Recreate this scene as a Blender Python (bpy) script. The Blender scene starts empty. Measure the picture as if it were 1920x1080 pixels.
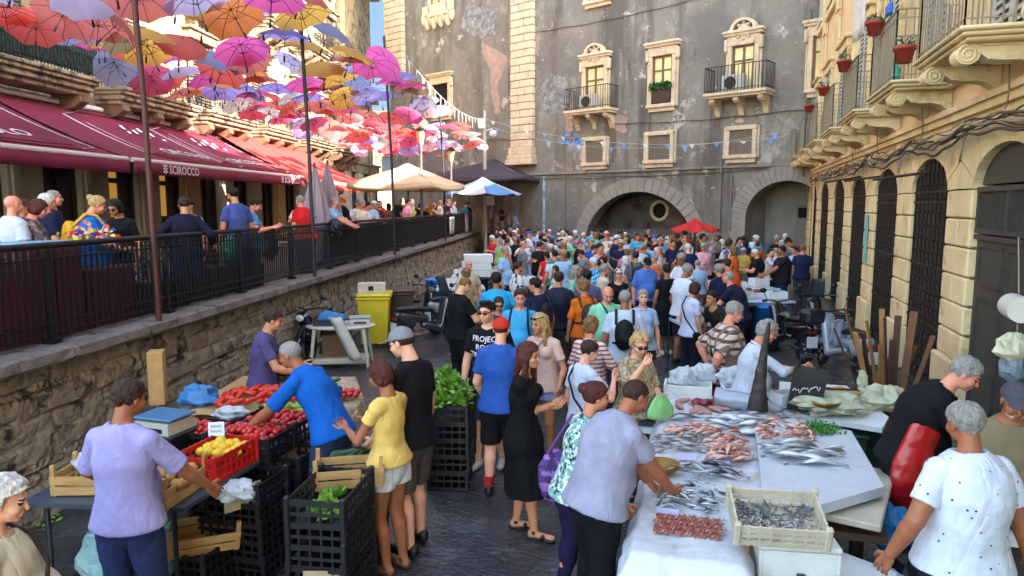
import bpy, math, random
import numpy as np
from mathutils import Vector, Matrix, noise as mnoise
from mathutils.bvhtree import BVHTree
R = math.radians
C = bpy.context.scene
COL = C.collection
# ---------------------------------------------------------------- camera
F = 1300.0; CAMZ = 2.85; TH = math.atan(155 / F)
cam_d = bpy.data.cameras.new('camera'); cam = bpy.data.objects.new('camera', cam_d); COL.objects.link(cam)
cam_d.sensor_width = 36; cam_d.lens = 36 * F / 1920; cam_d.clip_end = 2000; cam_d.clip_start = 0.05
cam.location = (0, 0, CAMZ); cam.rotation_euler = (math.pi / 2 - TH, 0, 0)
C.camera = cam
# ---------------------------------------------------------------- daylight
SUN = Vector((1, -0.62, 0.62)).normalized()
w = bpy.data.worlds.new('World'); C.world = w; w.use_nodes = True
wn = w.node_tree; bg = wn.nodes['Background']; sky = wn.nodes.new('ShaderNodeTexSky'); sky.sky_type = 'NISHITA'
sky.sun_disc = False; sky.sun_elevation = math.asin(SUN.z); sky.sun_rotation = math.atan2(SUN.x, SUN.y)
sky.air_density = 1.0; sky.dust_density = 1.2; sky.altitude = 50
tint = wn.nodes.new('ShaderNodeMix'); tint.data_type = 'RGBA'; tint.blend_type = 'MULTIPLY'; tint.inputs[0].default_value = 1; tint.inputs[7].default_value = (1.0, .92, .8, 1)
wn.links.new(sky.outputs[0], tint.inputs[6]); wn.links.new(tint.outputs[2], bg.inputs[0]); bg.inputs[1].default_value = 0.15
sd = bpy.data.lights.new('sun', 'SUN'); so = bpy.data.objects.new('sun', sd); COL.objects.link(so)
sd.energy = 2.6; sd.angle = R(0.6); sd.color = (1, 0.93, 0.82)
so.rotation_euler = SUN.to_track_quat('Z', 'Y').to_euler()
C.view_settings.view_transform = 'Standard'; C.view_settings.look = 'None'
C.view_settings.exposure = 3.62; C.view_settings.gamma = 1
C.cycles.max_bounces = 6; C.cycles.diffuse_bounces = 4; C.cycles.use_denoising = True
# ---------------------------------------------------------------- projection helpers
CT, ST = math.cos(TH), math.sin(TH)
def ray(px, py):
    u, v = (px - 960) / F, (540 - py) / F
    return Vector((u, CT + v * ST, -ST + v * CT))
def P(px, py, z=0.0):
    d = ray(px, py); t = (z - CAMZ) / d.z
    return Vector((d.x * t, d.y * t, z))
def W(px, py, Y):
    d = ray(px, py); t = Y / d.y
    return Vector((d.x * t, Y, CAMZ + d.z * t))
def proj(p):
    x, y, z = p[0], p[1], p[2] - CAMZ
    dep = y * CT - z * ST; up = y * ST + z * CT
    return 960 + F * x / dep, 540 - F * up / dep
rnd = random.Random(7)
# ---------------------------------------------------------------- mesh builder
class MB:
    def __init__(s): s.v = []; s.f = []; s.m = []; s.s = []
    def add(s, vs, fs, mi=0, sm=False):
        o = len(s.v); s.v.extend([tuple(v) for v in vs])
        for f in fs: s.f.append([i + o for i in f]); s.m.append(mi); s.s.append(sm)
        return s
    def box(s, c, d, rz=0, mi=0, M=None, bev=0):
        x, y, z = d[0] / 2, d[1] / 2, d[2] / 2
        m = M if M is not None else Matrix.Rotation(rz, 3, 'Z')
        c = Vector(c)
        if bev:
            b = min(bev, x * .9, y * .9, z * .9); vs = []; fs = []
            for sz in (-1, 1):
                for (ax, ay, az) in ((x - b, y - b, z), (x, y - b, z - b), (x - b, y, z - b)):
                    pass
            pts = {}
            def idx(p):
                k = tuple(round(a, 6) for a in p)
                if k not in pts: pts[k] = len(vs); vs.append(c + m @ Vector(p))
                return pts[k]
            X, Y, Z = x - b, y - b, z - b
            for sg in (-1, 1):
                fs.append([idx((sg * x, a * Y, q * Z)) for a, q in ((-1, -1), (1, -1), (1, 1), (-1, 1))])
                fs.append([idx((a * X, sg * y, q * Z)) for a, q in ((-1, -1), (1, -1), (1, 1), (-1, 1))])
                fs.append([idx((a * X, q * Y, sg * z)) for a, q in ((-1, -1), (1, -1), (1, 1), (-1, 1))])
            for a in (-1, 1):
                for q in (-1, 1):
                    fs.append([idx((a * x, q * Y, -Z)), idx((a * x, q * Y, Z)), idx((a * X, q * y, Z)), idx((a * X, q * y, -Z))])
                    fs.append([idx((a * x, -Y, q * Z)), idx((a * x, Y, q * Z)), idx((a * X, Y, q * z)), idx((a * X, -Y, q * z))])
                    fs.append([idx((-X, a * y, q * Z)), idx((X, a * y, q * Z)), idx((X, a * Y, q * z)), idx((-X, a * Y, q * z))])
                    for r in (-1, 1):
                        fs.append([idx((a * x, q * Y, r * Z)), idx((a * X, q * y, r * Z)), idx((a * X, q * Y, r * z))])
            return s.add(vs, fs, mi)
        vs = [c + m @ Vector((a * x, b * y, q * z)) for q in (-1, 1) for a, b in ((-1, -1), (1, -1), (1, 1), (-1, 1))]
        return s.add(vs, [(0, 3, 2, 1), (4, 5, 6, 7), (0, 1, 5, 4), (1, 2, 6, 5), (2, 3, 7, 6), (3, 0, 4, 7)], mi)
    def bar(s, a, b, wd, ht, mi=0, up=(0, 0, 1), bev=0):
        a, b = Vector(a), Vector(b); d = b - a; L = d.length; d.normalize()
        r = d.cross(Vector(up))
        if r.length < 1e-4: r = d.cross(Vector((1, 0, 0)))
        r.normalize(); u = r.cross(d)
        return s.box((a + b) / 2, (L, wd, ht), mi=mi, M=Matrix((d, -r, u)).transposed(), bev=bev)
    def tube(s, pts, rad, n=8, mi=0, cap=True, sm=True):
        pts = [Vector(p) for p in pts]; k = len(pts)
        rad = rad if hasattr(rad, '__len__') else [rad] * k
        vs = []; fs = []; ref = None
        for i, p in enumerate(pts):
            t = (pts[min(i + 1, k - 1)] - pts[max(i - 1, 0)]).normalized()
            if ref is None: ref = t.orthogonal().normalized()
            ref = (ref - t * ref.dot(t)); ref = ref.normalized() if ref.length > 1e-5 else t.orthogonal().normalized()
            b = t.cross(ref)
            for j in range(n):
                a = 2 * math.pi * j / n
                vs.append(p + (ref * math.cos(a) + b * math.sin(a)) * rad[i])
        for i in range(k - 1):
            for j in range(n):
                a, b2 = i * n + j, i * n + (j + 1) % n
                fs.append((a, b2, b2 + n, a + n))
        s.add(vs, fs, mi, sm)
        if cap:
            s.add(vs[:n], [tuple(range(n))[::-1]], mi); s.add(vs[-n:], [tuple(range(n))], mi)
        return s
    def cyl(s, a, b, r, r2=None, n=12, mi=0, sm=True): return s.tube([a, b], [r, r if r2 is None else r2], n, mi, True, sm)
    def lathe(s, c, prof, n=20, mi=0, M=None, sm=True, sx=1, sy=1):
        c = Vector(c); m = M or Matrix.Identity(3); vs = []; fs = []
        for r, z in prof:
            for j in range(n):
                a = 2 * math.pi * j / n; vs.append(c + m @ Vector((r * sx * math.cos(a), r * sy * math.sin(a), z)))
        for i in range(len(prof) - 1):
            for j in range(n):
                a, b = i * n + j, i * n + (j + 1) % n; fs.append((a, b, b + n, a + n))
        return s.add(vs, fs, mi, sm)
    def ball(s, c, r, n=10, mi=0, M=None):
        r = r if hasattr(r, '__len__') else (r, r, r); m = M or Matrix.Identity(3); c = Vector(c); vs = []; fs = []
        k = max(4, n // 2)
        for i in range(k + 1):
            t = math.pi * i / k
            for j in range(n):
                a = 2 * math.pi * j / n
                vs.append(c + m @ Vector((r[0] * math.sin(t) * math.cos(a), r[1] * math.sin(t) * math.sin(a), -r[2] * math.cos(t))))
        for i in range(k):
            for j in range(n):
                a, b = i * n + j, i * n + (j + 1) % n; fs.append((a, b, b + n, a + n))
        return s.add(vs, fs, mi, True)
    def prism(s, poly, axis_pt, ux, uy, depth, mi=0):
        """polygon (2D list) in plane (axis_pt, ux, uy) extruded by depth vector"""
        o = Vector(axis_pt); ux = Vector(ux); uy = Vector(uy); d = Vector(depth); n = len(poly)
        A = [o + ux * p[0] + uy * p[1] for p in poly]; B = [a + d for a in A]
        return s.add(A + B, [tuple(range(n))[::-1], tuple(range(n, 2 * n))] + [(i, (i + 1) % n, n + (i + 1) % n, n + i) for i in range(n)], mi)
    def grid(s, fn, nu, nv, mi=0, sm=True, closed=False):
        vs = [fn(i / nu, j / nv) for j in range(nv + 1) for i in range(nu + 1)]
        fs = [(j * (nu + 1) + i, j * (nu + 1) + i + 1, (j + 1) * (nu + 1) + i + 1, (j + 1) * (nu + 1) + i) for j in range(nv) for i in range(nu)]
        return s.add(vs, fs, mi, sm)
    def build(s, name, mats, parent=None, world=False, sol=0):
        me = bpy.data.meshes.new(name); me.from_pydata(s.v, [], s.f)
        me.polygons.foreach_set('material_index', s.m); me.polygons.foreach_set('use_smooth', s.s)
        for m in (mats if isinstance(mats, (list, tuple)) else [mats]): me.materials.append(m)
        me.update()
        return link(name, me, parent, world, sol)
def link(name, me, parent=None, world=False, sol=0):
    o = bpy.data.objects.new(name, me); COL.objects.link(o)
    if parent is not None:
        o.parent = parent
        if world: o.matrix_local = Matrix.Translation(parent.location).inverted() if parent.rotation_euler[2] == 0 else (Matrix.Translation(parent.location) @ parent.rotation_euler.to_matrix().to_4x4()).inverted()
    if sol:
        md = o.modifiers.new('thickness', 'SOLIDIFY'); md.thickness = sol; md.offset = 0
    return o
def tag(o, label=None, cat=None, group=None, kind=None):
    if label: o['label'] = label
    if cat: o['category'] = cat
    if group: o['group'] = group
    if kind: o['kind'] = kind
    return o
def thing(name, label, cat, loc=(0, 0, 0), rz=0, group=None):
    o = bpy.data.objects.new(name, None); COL.objects.link(o); o.empty_display_size = .1
    o.location = loc; o.rotation_euler = (0, 0, rz)
    return tag(o, label, cat, group)
KIDS = {}
def copy_tree(root, loc, rz=0, label=None, group=None, rot=None, scale=None):
    if not KIDS.get(root.name):
        KIDS[root.name] = [(c, [g for g in COL.objects if g.parent == c]) for c in COL.objects if c.parent == root]
    r = root.copy(); COL.objects.link(r); r.location = loc; r.rotation_euler = rot or (0, 0, rz)
    if scale: r.scale = scale if hasattr(scale, '__len__') else (scale,) * 3
    if label: r['label'] = label
    if group: r['group'] = group
    out = []
    for ch, gs in KIDS[root.name]:
        c = ch.copy(); COL.objects.link(c); c.parent = r; out.append(c)
        for g in gs:
            d = g.copy(); COL.objects.link(d); d.parent = c
    r_k = out
    return r, r_k
# ---------------------------------------------------------------- materials
MC = {}
def hexc(h):
    if isinstance(h, str):
        h = h.lstrip('#'); c = [int(h[i:i + 2], 16) / 255 for i in (0, 2, 4)]
        return tuple(x / 12.92 if x <= .04045 else ((x + .055) / 1.055) ** 2.4 for x in c)
    return tuple(h)
def mat(key, col=(.5, .5, .5), rough=.7, metal=0, var=.15, vs=8, bump=0, bs=40, col2=None, f2=.5, pat=None, spec=.5, emis=0, trans=0, det=4, coat=0, stretch=None, sat2=None):
    k = key
    if k in MC: return MC[k]
    col = hexc(col); m = bpy.data.materials.new(key); m.use_nodes = True; MC[k] = m
    nt = m.node_tree; N = nt.nodes; L = nt.links; b = N['Principled BSDF']
    b.inputs['Roughness'].default_value = rough; b.inputs['Metallic'].default_value = metal
    b.inputs['Specular IOR Level'].default_value = spec
    if coat: b.inputs['Coat Weight'].default_value = coat; b.inputs['Coat Roughness'].default_value = .08
    tc = N.new('ShaderNodeTexCoord'); vec = tc.outputs['Object']
    if stretch:
        mp = N.new('ShaderNodeMapping'); mp.inputs['Scale'].default_value = stretch; L.new(vec, mp.inputs[0]); vec = mp.outputs[0]
    out = None
    def noise(sc, de=det, ro=.6):
        n = N.new('ShaderNodeTexNoise'); n.inputs['Scale'].default_value = sc; n.inputs['Detail'].default_value = de; n.inputs['Roughness'].default_value = ro
        L.new(vec, n.inputs['Vector']); return n.outputs['Fac']
    def ramp(src, a, b_, ca=(0, 0, 0, 1), cb=(1, 1, 1, 1)):
        r = N.new('ShaderNodeValToRGB'); r.color_ramp.elements[0].position = a; r.color_ramp.elements[1].position = b_
        r.color_ramp.elements[0].color = ca; r.color_ramp.elements[1].color = cb; L.new(src, r.inputs[0]); return r.outputs[0]
    def mix(fac, a, b_):
        x = N.new('ShaderNodeMix'); x.data_type = 'RGBA'
        if hasattr(fac, 'links'): L.new(fac, x.inputs[0])
        else: x.inputs[0].default_value = fac
        for s_, i in ((a, 6), (b_, 7)):
            if hasattr(s_, 'links'): L.new(s_, x.inputs[i])
            else: x.inputs[i].default_value = (*s_[:3], 1)
        return x.outputs[2]
    n1 = noise(vs)
    lo = tuple(c * (1 - var) for c in col); hi = tuple(min(1, c * (1 + var)) for c in col)
    out = mix(ramp(n1, .3, .7), lo, hi)
    if col2 is not None: out = mix(ramp(noise(vs * .6 + 1.3, 6, .7), f2 - .06, f2 + .06), out, hexc(col2))
    if pat: out = pat(N, L, tc, out, mix, noise, ramp)
    if hasattr(out, 'links'): L.new(out, b.inputs['Base Color'])
    if bump:
        bp = N.new('ShaderNodeBump'); bp.inputs['Strength'].default_value = min(1, bump); bp.inputs['Distance'].default_value = .01 if bump <= 1 else .01 * bump
        L.new(noise(bs, 5), bp.inputs['Height']); L.new(bp.outputs[0], b.inputs['Normal'])
    if emis: L.new(out, b.inputs['Emission Color']); b.inputs['Emission Strength'].default_value = emis
    if trans:
        t = N.new('ShaderNodeBsdfTranslucent'); L.new(out, t.inputs[0]); ms = N.new('ShaderNodeMixShader'); ms.inputs[0].default_value = trans
        L.new(b.outputs[0], ms.inputs[1]); L.new(t.outputs[0], ms.inputs[2]); L.new(ms.outputs[0], N['Material Output'].inputs[0])
    return m
def pat_stripe(ca, freq=60, axis=2, duty=.5):
    def f(N, L, tc, out, mix, noise, ramp):
        sp = N.new('ShaderNodeSeparateXYZ'); L.new(tc.outputs['Object'], sp.inputs[0])
        m = N.new('ShaderNodeMath'); m.operation = 'MULTIPLY'; m.inputs[1].default_value = freq; L.new(sp.outputs[axis], m.inputs[0])
        s = N.new('ShaderNodeMath'); s.operation = 'SINE'; L.new(m.outputs[0], s.inputs[0])
        g = N.new('ShaderNodeMath'); g.operation = 'GREATER_THAN'; g.inputs[1].default_value = duty; L.new(s.outputs[0], g.inputs[0])
        return mix(g.outputs[0], out, hexc(ca))
    return f
def pat_plaid(ca, cb, fr=55):
    a, b = pat_stripe(ca, fr, 2, .3), pat_stripe(cb, fr, 0, .55)
    return lambda *q: b(q[0], q[1], q[2], a(*q), *q[4:])
def pat_dots(ca, scale=14, size=.12):
    def f(N, L, tc, out, mix, noise, ramp):
        v = N.new('ShaderNodeTexVoronoi'); v.inputs['Scale'].default_value = scale; v.inputs['Randomness'].default_value = .6; L.new(tc.outputs['Object'], v.inputs[0])
        g = N.new('ShaderNodeMath'); g.operation = 'LESS_THAN'; g.inputs[1].default_value = size; L.new(v.outputs['Distance'], g.inputs[0])
        return mix(g.outputs[0], out, hexc(ca))
    return f
def pat_blotch(cols, scale=20):
    def f(N, L, tc, out, mix, noise, ramp):
        for i, c in enumerate(cols):
            v = N.new('ShaderNodeTexNoise'); v.inputs['Scale'].default_value = scale * (1 + .37 * i); v.inputs['Detail'].default_value = 2
            mp = N.new('ShaderNodeMapping'); mp.inputs['Location'].default_value = (i * 3.1, i * 1.7, 0); L.new(tc.outputs['Object'], mp.inputs[0]); L.new(mp.outputs[0], v.inputs['Vector'])
            out = mix(ramp(v.outputs['Fac'], .53, .56), out, hexc(c))
        return out
    return f
def cloth(col, pat=None, key=None, rough=.85):
    k = key or ('cloth_' + str(col))
    return crease(mat(k, col, rough, var=.13, vs=6, bump=.35, bs=60, pat=pat, spec=.2))
def crease(m, sc=5.5, dist=.032):
    if m.get('creased'): return m
    m['creased'] = 1; nt = m.node_tree; N = nt.nodes; L = nt.links; b = N['Principled BSDF']
    tc = N.new('ShaderNodeTexCoord'); mp = N.new('ShaderNodeMapping'); mp.inputs['Scale'].default_value = (1, 1, .6); mp.inputs['Rotation'].default_value = (.4, .5, 0); L.new(tc.outputs['Object'], mp.inputs[0])
    n = N.new('ShaderNodeTexNoise'); n.inputs['Scale'].default_value = sc; n.inputs['Detail'].default_value = 3; n.inputs['Roughness'].default_value = .45; n.inputs['Distortion'].default_value = 1.2; L.new(mp.outputs[0], n.inputs['Vector'])
    a = N.new('ShaderNodeMath'); a.operation = 'SUBTRACT'; a.inputs[1].default_value = .5; L.new(n.outputs['Fac'], a.inputs[0]); c = N.new('ShaderNodeMath'); c.operation = 'ABSOLUTE'; L.new(a.outputs[0], c.inputs[0])
    bp = N.new('ShaderNodeBump'); bp.inputs['Strength'].default_value = .75; bp.inputs['Distance'].default_value = dist; L.new(c.outputs[0], bp.inputs['Height'])
    old = [x for x in N if x.type == 'BUMP' and x != bp]
    if old: L.new(old[0].outputs[0], bp.inputs['Normal'])
    L.new(bp.outputs[0], b.inputs['Normal']); return m
def plain(key, col, rough=.5, **k): return mat(key, col, rough, **k)
# ---------------------------------------------------------------- implicit surfaces
def snet(vol, org, h):
    s = vol < 0; nx, ny, nz = vol.shape
    cells = []; pos = []; quads = []
    cid = lambda i, j, k: (i * ny + j) * nz + k
    for ax in range(3):
        sl0 = [slice(1, -1)] * 3; sl1 = [slice(1, -1)] * 3
        sl0[ax] = slice(0, -1); sl1[ax] = slice(1, None)
        a, b = vol[tuple(sl0)], vol[tuple(sl1)]
        cr = (a < 0) != (b < 0); idx = np.argwhere(cr)
        if len(idx) == 0: continue
        va, vb = a[cr], b[cr]; t = va / (va - vb)
        off = np.ones(3, int); off[ax] = 0; g = idx + off
        p = g.astype(np.float64); p[:, ax] += t
        o1, o2 = [(1, 2), (2, 0), (0, 1)][ax]
        cs = []
        for d1, d2 in ((0, 0), (-1, 0), (-1, -1), (0, -1)):
            c = g.copy(); c[:, o1] += d1; c[:, o2] += d2
            cs.append(cid(c[:, 0], c[:, 1], c[:, 2]))
        for c in cs: cells.append(c); pos.append(p)
        q = np.stack(cs, 1); flip = va >= 0; q[flip] = q[flip][:, ::-1]; quads.append(q)
    if not cells: return np.zeros((0, 3)), np.zeros((0, 4), int)
    cells = np.concatenate(cells); pos = np.concatenate(pos); quads = np.concatenate(quads)
    u, inv = np.unique(cells, return_inverse=True); cnt = np.bincount(inv)
    v = np.stack([np.bincount(inv, pos[:, i]) / cnt for i in range(3)], 1)
    return v * h + np.array(org), np.searchsorted(u, quads)
def A3(v): return np.array(tuple(v), dtype=np.float32)
class Fld:
    def __init__(s, h): s.h = h; s.p = []; s.cuts = []; s.dis = None
    def cone(s, a, b, ra, rb, k=.02, flat=None, sub=False):
        a, b = A3(a), A3(b); m = max(ra, rb) + k
        s.p.append(('c', np.minimum(a, b) - m, np.maximum(a, b) + m, (a, b, ra, rb, flat), k, sub)); return s
    def ell(s, c, r, k=.02, M=None, sub=False):
        c, r = A3(c), A3(r); m = float(r.max()) + k
        s.p.append(('e', c - m, c + m, (c, r, None if M is None else np.array(M, dtype=np.float32)), k, sub)); return s
    def cut(s, fn): s.cuts.append(fn); return s
    def run(s):
        h = s.h; pos = [q for q in s.p if not q[5]]
        lo = np.min([q[1] for q in pos], 0) - 2 * h; hi = np.max([q[2] for q in pos], 0) + 2 * h
        n = np.ceil((hi - lo) / h).astype(int) + 1
        D = np.full(tuple(n), .2, np.float32)
        ax = [lo[i] + h * np.arange(n[i], dtype=np.float32) for i in range(3)]
        for kind, l, u, pr, k, sub in s.p:
            i0 = np.clip(np.floor((l - lo) / h).astype(int) - 1, 0, n); i1 = np.clip(np.ceil((u - lo) / h).astype(int) + 2, 0, n)
            if (i1 <= i0).any(): continue
            sl = tuple(slice(i0[i], i1[i]) for i in range(3))
            X, Y, Z = ax[0][sl[0]][:, None, None], ax[1][sl[1]][None, :, None], ax[2][sl[2]][None, None, :]
            if kind == 'c':
                a, b, ra, rb, flat = pr; d = b - a; L2 = float(d @ d) + 1e-12
                qx, qy, qz = X - a[0], Y - a[1], Z - a[2]
                t = np.clip((qx * d[0] + qy * d[1] + qz * d[2]) / L2, 0, 1)
                wx, wy, wz = qx - t * d[0], qy - t * d[1], qz - t * d[2]
                q2 = wx * wx + wy * wy + wz * wz
                if flat is not None:
                    nn, sc = A3(flat[0]), flat[1]; cc = wx * nn[0] + wy * nn[1] + wz * nn[2]; q2 = q2 + (sc * sc - 1) * cc * cc
                E = np.sqrt(q2) - (ra + t * (rb - ra))
            else:
                c, r, M = pr; qx, qy, qz = X - c[0], Y - c[1], Z - c[2]
                if M is not None:
                    qx, qy, qz = M[0, 0] * qx + M[1, 0] * qy + M[2, 0] * qz, M[0, 1] * qx + M[1, 1] * qy + M[2, 1] * qz, M[0, 2] * qx + M[1, 2] * qy + M[2, 2] * qz
                E = (np.sqrt((qx / r[0]) ** 2 + (qy / r[1]) ** 2 + (qz / r[2]) ** 2) - 1) * float(r.min())
            V = D[sl]
            if sub: E = -E; hh = np.clip(.5 - .5 * (V - E) / k, 0, 1); D[sl] = V * (1 - hh) + E * hh + k * hh * (1 - hh)
            else: hh = np.clip(.5 + .5 * (V - E) / k, 0, 1); D[sl] = V * (1 - hh) + E * hh - k * hh * (1 - hh)
        X, Y, Z = ax[0][:, None, None], ax[1][None, :, None], ax[2][None, None, :]
        if s.dis is not None: D = D + s.dis(X, Y, Z)
        for fn in s.cuts: D = np.maximum(D, fn(X, Y, Z).astype(np.float32))
        for i in range(3):
            e = [slice(None)] * 3; e[i] = 0; D[tuple(e)] = .2; e[i] = -1; D[tuple(e)] = .2
        return snet(D, lo, h)
def folds(amp, sc, seed=0, sz=.5):
    r = random.Random(seed); ks = [(r.uniform(-1, 1) * sc, r.uniform(-1, 1) * sc, r.uniform(-1, 1) * sc * sz, r.uniform(0, 6)) for _ in range(5)]
    def f(X, Y, Z):
        o = 0
        for a, b, c, d in ks: o = o + np.sin(a * X + b * Y + c * Z + d + 1.2 * np.sin(.6 * a * Z + .5 * b * X))
        w = 1
        for a, b, c, d in ks[:3]: w = w * np.abs(np.sin(1.7 * (a * Y - b * X) + 1.9 * c * Z + 2 * d + 1.5 * np.sin(.7 * b * Z + .8 * a * X)))
        return (amp * (o / 2.2 - 1.1 * (1 - np.sqrt(w + .02)) * (o > -.8))).astype(np.float32)
    return f
def np_mesh(name, v, q, mats, mi=None, smooth=True):
    me = bpy.data.meshes.new(name); n = len(q)
    me.vertices.add(len(v)); me.vertices.foreach_set('co', np.asarray(v, np.float32).ravel())
    me.loops.add(n * 4); me.loops.foreach_set('vertex_index', np.asarray(q, np.int32).ravel())
    me.polygons.add(n); me.polygons.foreach_set('loop_start', np.arange(0, n * 4, 4, dtype=np.int32))
    for m in mats: me.materials.append(m)
    if mi is not None: me.polygons.foreach_set('material_index', np.asarray(mi, np.int32))
    if smooth: me.polygons.foreach_set('use_smooth', np.ones(n, bool))
    me.update(calc_edges=True); return me
# ---------------------------------------------------------------- people
SKIN = {'fair': '#d9a184', 'tan': '#c08462', 'brown': '#9a6043', 'dark': '#6b3f2c', 'red': '#d08a70'}
HAIR = {'black': '#15100e', 'brown': '#35211a', 'light': '#7a5636', 'blond': '#ab8a5a', 'grey': '#8a8580', 'white': '#c9c5bd', 'auburn': '#4a1f18', 'shaved': '#5a4238'}
def skin_m(k): return mat('skin_' + k, SKIN[k], .5, var=.1, vs=9, bump=.3, bs=60, spec=.35, col2=tuple(a * b for a, b in zip(hexc(SKIN[k]), (1.02, .8, .75))), f2=.58)
def hair_m(k): return mat('hair_' + k, HAIR[k], .6, var=.28 if k in ('white', 'grey') else .55, vs=24, bump=1.1, bs=45, stretch=(2.4, 2.4, .45), spec=.3)
T_ = {}
def head_t(h):
    if ('h', h) in T_: return T_[('h', h)]
    f = Fld(h)
    f.ell((0, -.012, .03), (.075, .096, .083)).ell((0, .02, -.02), (.061, .072, .085)).ell((0, .034, -.072), (.046, .05, .036))
    f.ell((0, .071, -.092), (.02, .018, .018), .015).cone((-.032, .08, .024), (.032, .08, .024), .012, .012, .012)
    for s in (-1, 1):
        f.ell((s * .038, .058, -.032), (.027, .03, .028), .02)
        f.ell((s * .031, .101, .005), (.018, .016, .011), .01, sub=True)
        f.ell((s * .031, .0795, .004), (.0135, .0125, .0125), .003)
        f.ell((s * .078, -.004, -.006), (.009, .02, .033), .006)
    f.cone((0, .088, .012), (0, .109, -.03), .007, .0125, .01)
    f.cone((-.016, .094, -.058), (.016, .094, -.058), .0065, .0065, .006).cone((-.014, .093, -.069), (.014, .093, -.069), .007, .007, .004)
    f.cone((0, -.022, -.05), (0, -.035, -.17), .054, .055, .02)
    v, q = f.run(); c = v[q].mean(1)
    mi = np.zeros(len(q), int)
    ex = np.abs(np.abs(c[:, 0]) - .031)
    mi[(ex < .0155) & (np.abs(c[:, 2] - .004) < .0072) & (c[:, 1] > .07)] = 1
    mi[(ex < .021) & (np.abs(c[:, 2] - .027 + ex * .15) < .005) & (c[:, 1] > .07)] = 1
    mi[(np.abs(c[:, 0]) < .024) & (np.abs(c[:, 2] + .063) < .0085) & (c[:, 1] > .092)] = 2
    T_[('h', h)] = (v, q, mi); return T_[('h', h)]
def hairline(y):
    return np.interp(y, [-.14, -.06, -.02, .02, .045, .075, .11], [-.095, -.088, -.05, .004, .034, .064, .082])
def hair_t(kind, h):
    if (kind, h) in T_: return T_[(kind, h)]
    f = Fld(h); cr = lambda e: f.ell((0, -.012, .03), (.075 + e, .096 + e, .083 + e), .01)
    if kind in ('short', 'crop', 'fringe', 'quiff'):
        cr({'short': .007, 'crop': .005, 'fringe': .004, 'quiff': .007}[kind])
        if kind == 'short': f.ell((0, -.015, .062), (.07, .092, .068), .02)
        if kind == 'quiff': f.ell((0, .045, .112), (.05, .04, .022), .02)
        f.dis = (lambda X, Y, Z, a=folds(.005, 80, 3), b=folds(.0035, 210, 5, .3): a(X, Y, Z) + b(X, Y, Z)) if kind != 'crop' else folds(.0015, 80, 3)
        f.cut(lambda X, Y, Z: hairline(Y) - Z + 0 * X)
        if kind == 'fringe': f.cut(lambda X, Y, Z: Z - .05 + 0 * X + 0 * Y)
    elif kind == 'curly':
        cr(.022); f.ell((0, -.04, -.02), (.088, .075, .07)); f.dis = (lambda X, Y, Z, a=folds(.008, 75, 5, 1), b=folds(.005, 170, 6, 1): a(X, Y, Z) + b(X, Y, Z))
        f.cut(lambda X, Y, Z: np.where(Y > .02, .05 + (Y - .02) * .45 - Z, np.interp(Y, [-.1, -.02, .02], [-.1, -.05, .02]) - Z) + 0 * X)
    elif kind in ('bob', 'long', 'bun', 'tail'):
        cr(.014)
        f.dis = folds(.004, 80, 8, .25)
        if kind == 'bob':
            f.ell((0, -.025, -.03), (.092, .088, .09)).cone((-.06, -.03, -.06), (.06, -.03, -.06), .035, .035)
        if kind == 'long':
            f.ell((0, -.03, -.02), (.093, .08, .09)); f.dis = folds(.009, 55, 8, .5)
            f.cone((0, -.065, -.03), (0, -.085, -.3), .085, .07, .03, ((0, 1, 0), 1.7))
            for s in (-1, 1): f.cone((s * .07, .0, -.02), (s * .085, .03, -.27), .032, .03, .03)
        if kind == 'bun': f.ell((0, -.115, .055), (.045, .04, .042), .015)
        if kind == 'tail': f.cone((0, -.1, .0), (0, -.12, -.2), .035, .02)
        f.cut(lambda X, Y, Z: np.where((Y > .015), np.interp(Y, [.015, .05, .1], [-.3, .04, .07]) + (np.abs(X) > .066) * (-.35) * (1 if kind in ('long', 'bob') else 0) - Z, -1) if kind in ('long', 'bob') else hairline(Y) - Z + 0 * X)
    elif kind == 'cap':
        cr(.017); f.cone((-.035, .125, .05), (.035, .125, .05), .05, .05, .012, ((0, 0, 1), 7)); f.ell((0, -.012, .125), (.008, .008, .008), .003)
        f.cut(lambda X, Y, Z: .034 - Z + 0 * X + 0 * Y + np.where(Y < 0, Y * .25, 0))
    elif kind == 'sunhat':
        cr(.017); f.cone((0, -.01, .06), (0, -.01, .061), .135, .135, .01, ((0, 0, 1), 11)); f.cut(lambda X, Y, Z: .04 - Z + 0 * X + 0 * Y)
    elif kind in ('glasses', 'glasses_up'):
        dz = 0 if kind == 'glasses' else .078; dy = 0 if dz == 0 else -.014
        for s in (-1, 1):
            f.ell((s * .032, .101 + dy, .004 + dz), (.026, .0075, .019), .004); f.cone((s * .057, .095 + dy, .01 + dz), (s * .084, -.005 + dy, .01 + dz), .0045, .0045, .004)
        f.cone((-.012, .107 + dy, .009 + dz), (.012, .107 + dy, .009 + dz), .0045, .0045, .003)
    v, q = f.run(); T_[(kind, h)] = (v, q, np.zeros(len(q), int)); return T_[(kind, h)]
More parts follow.
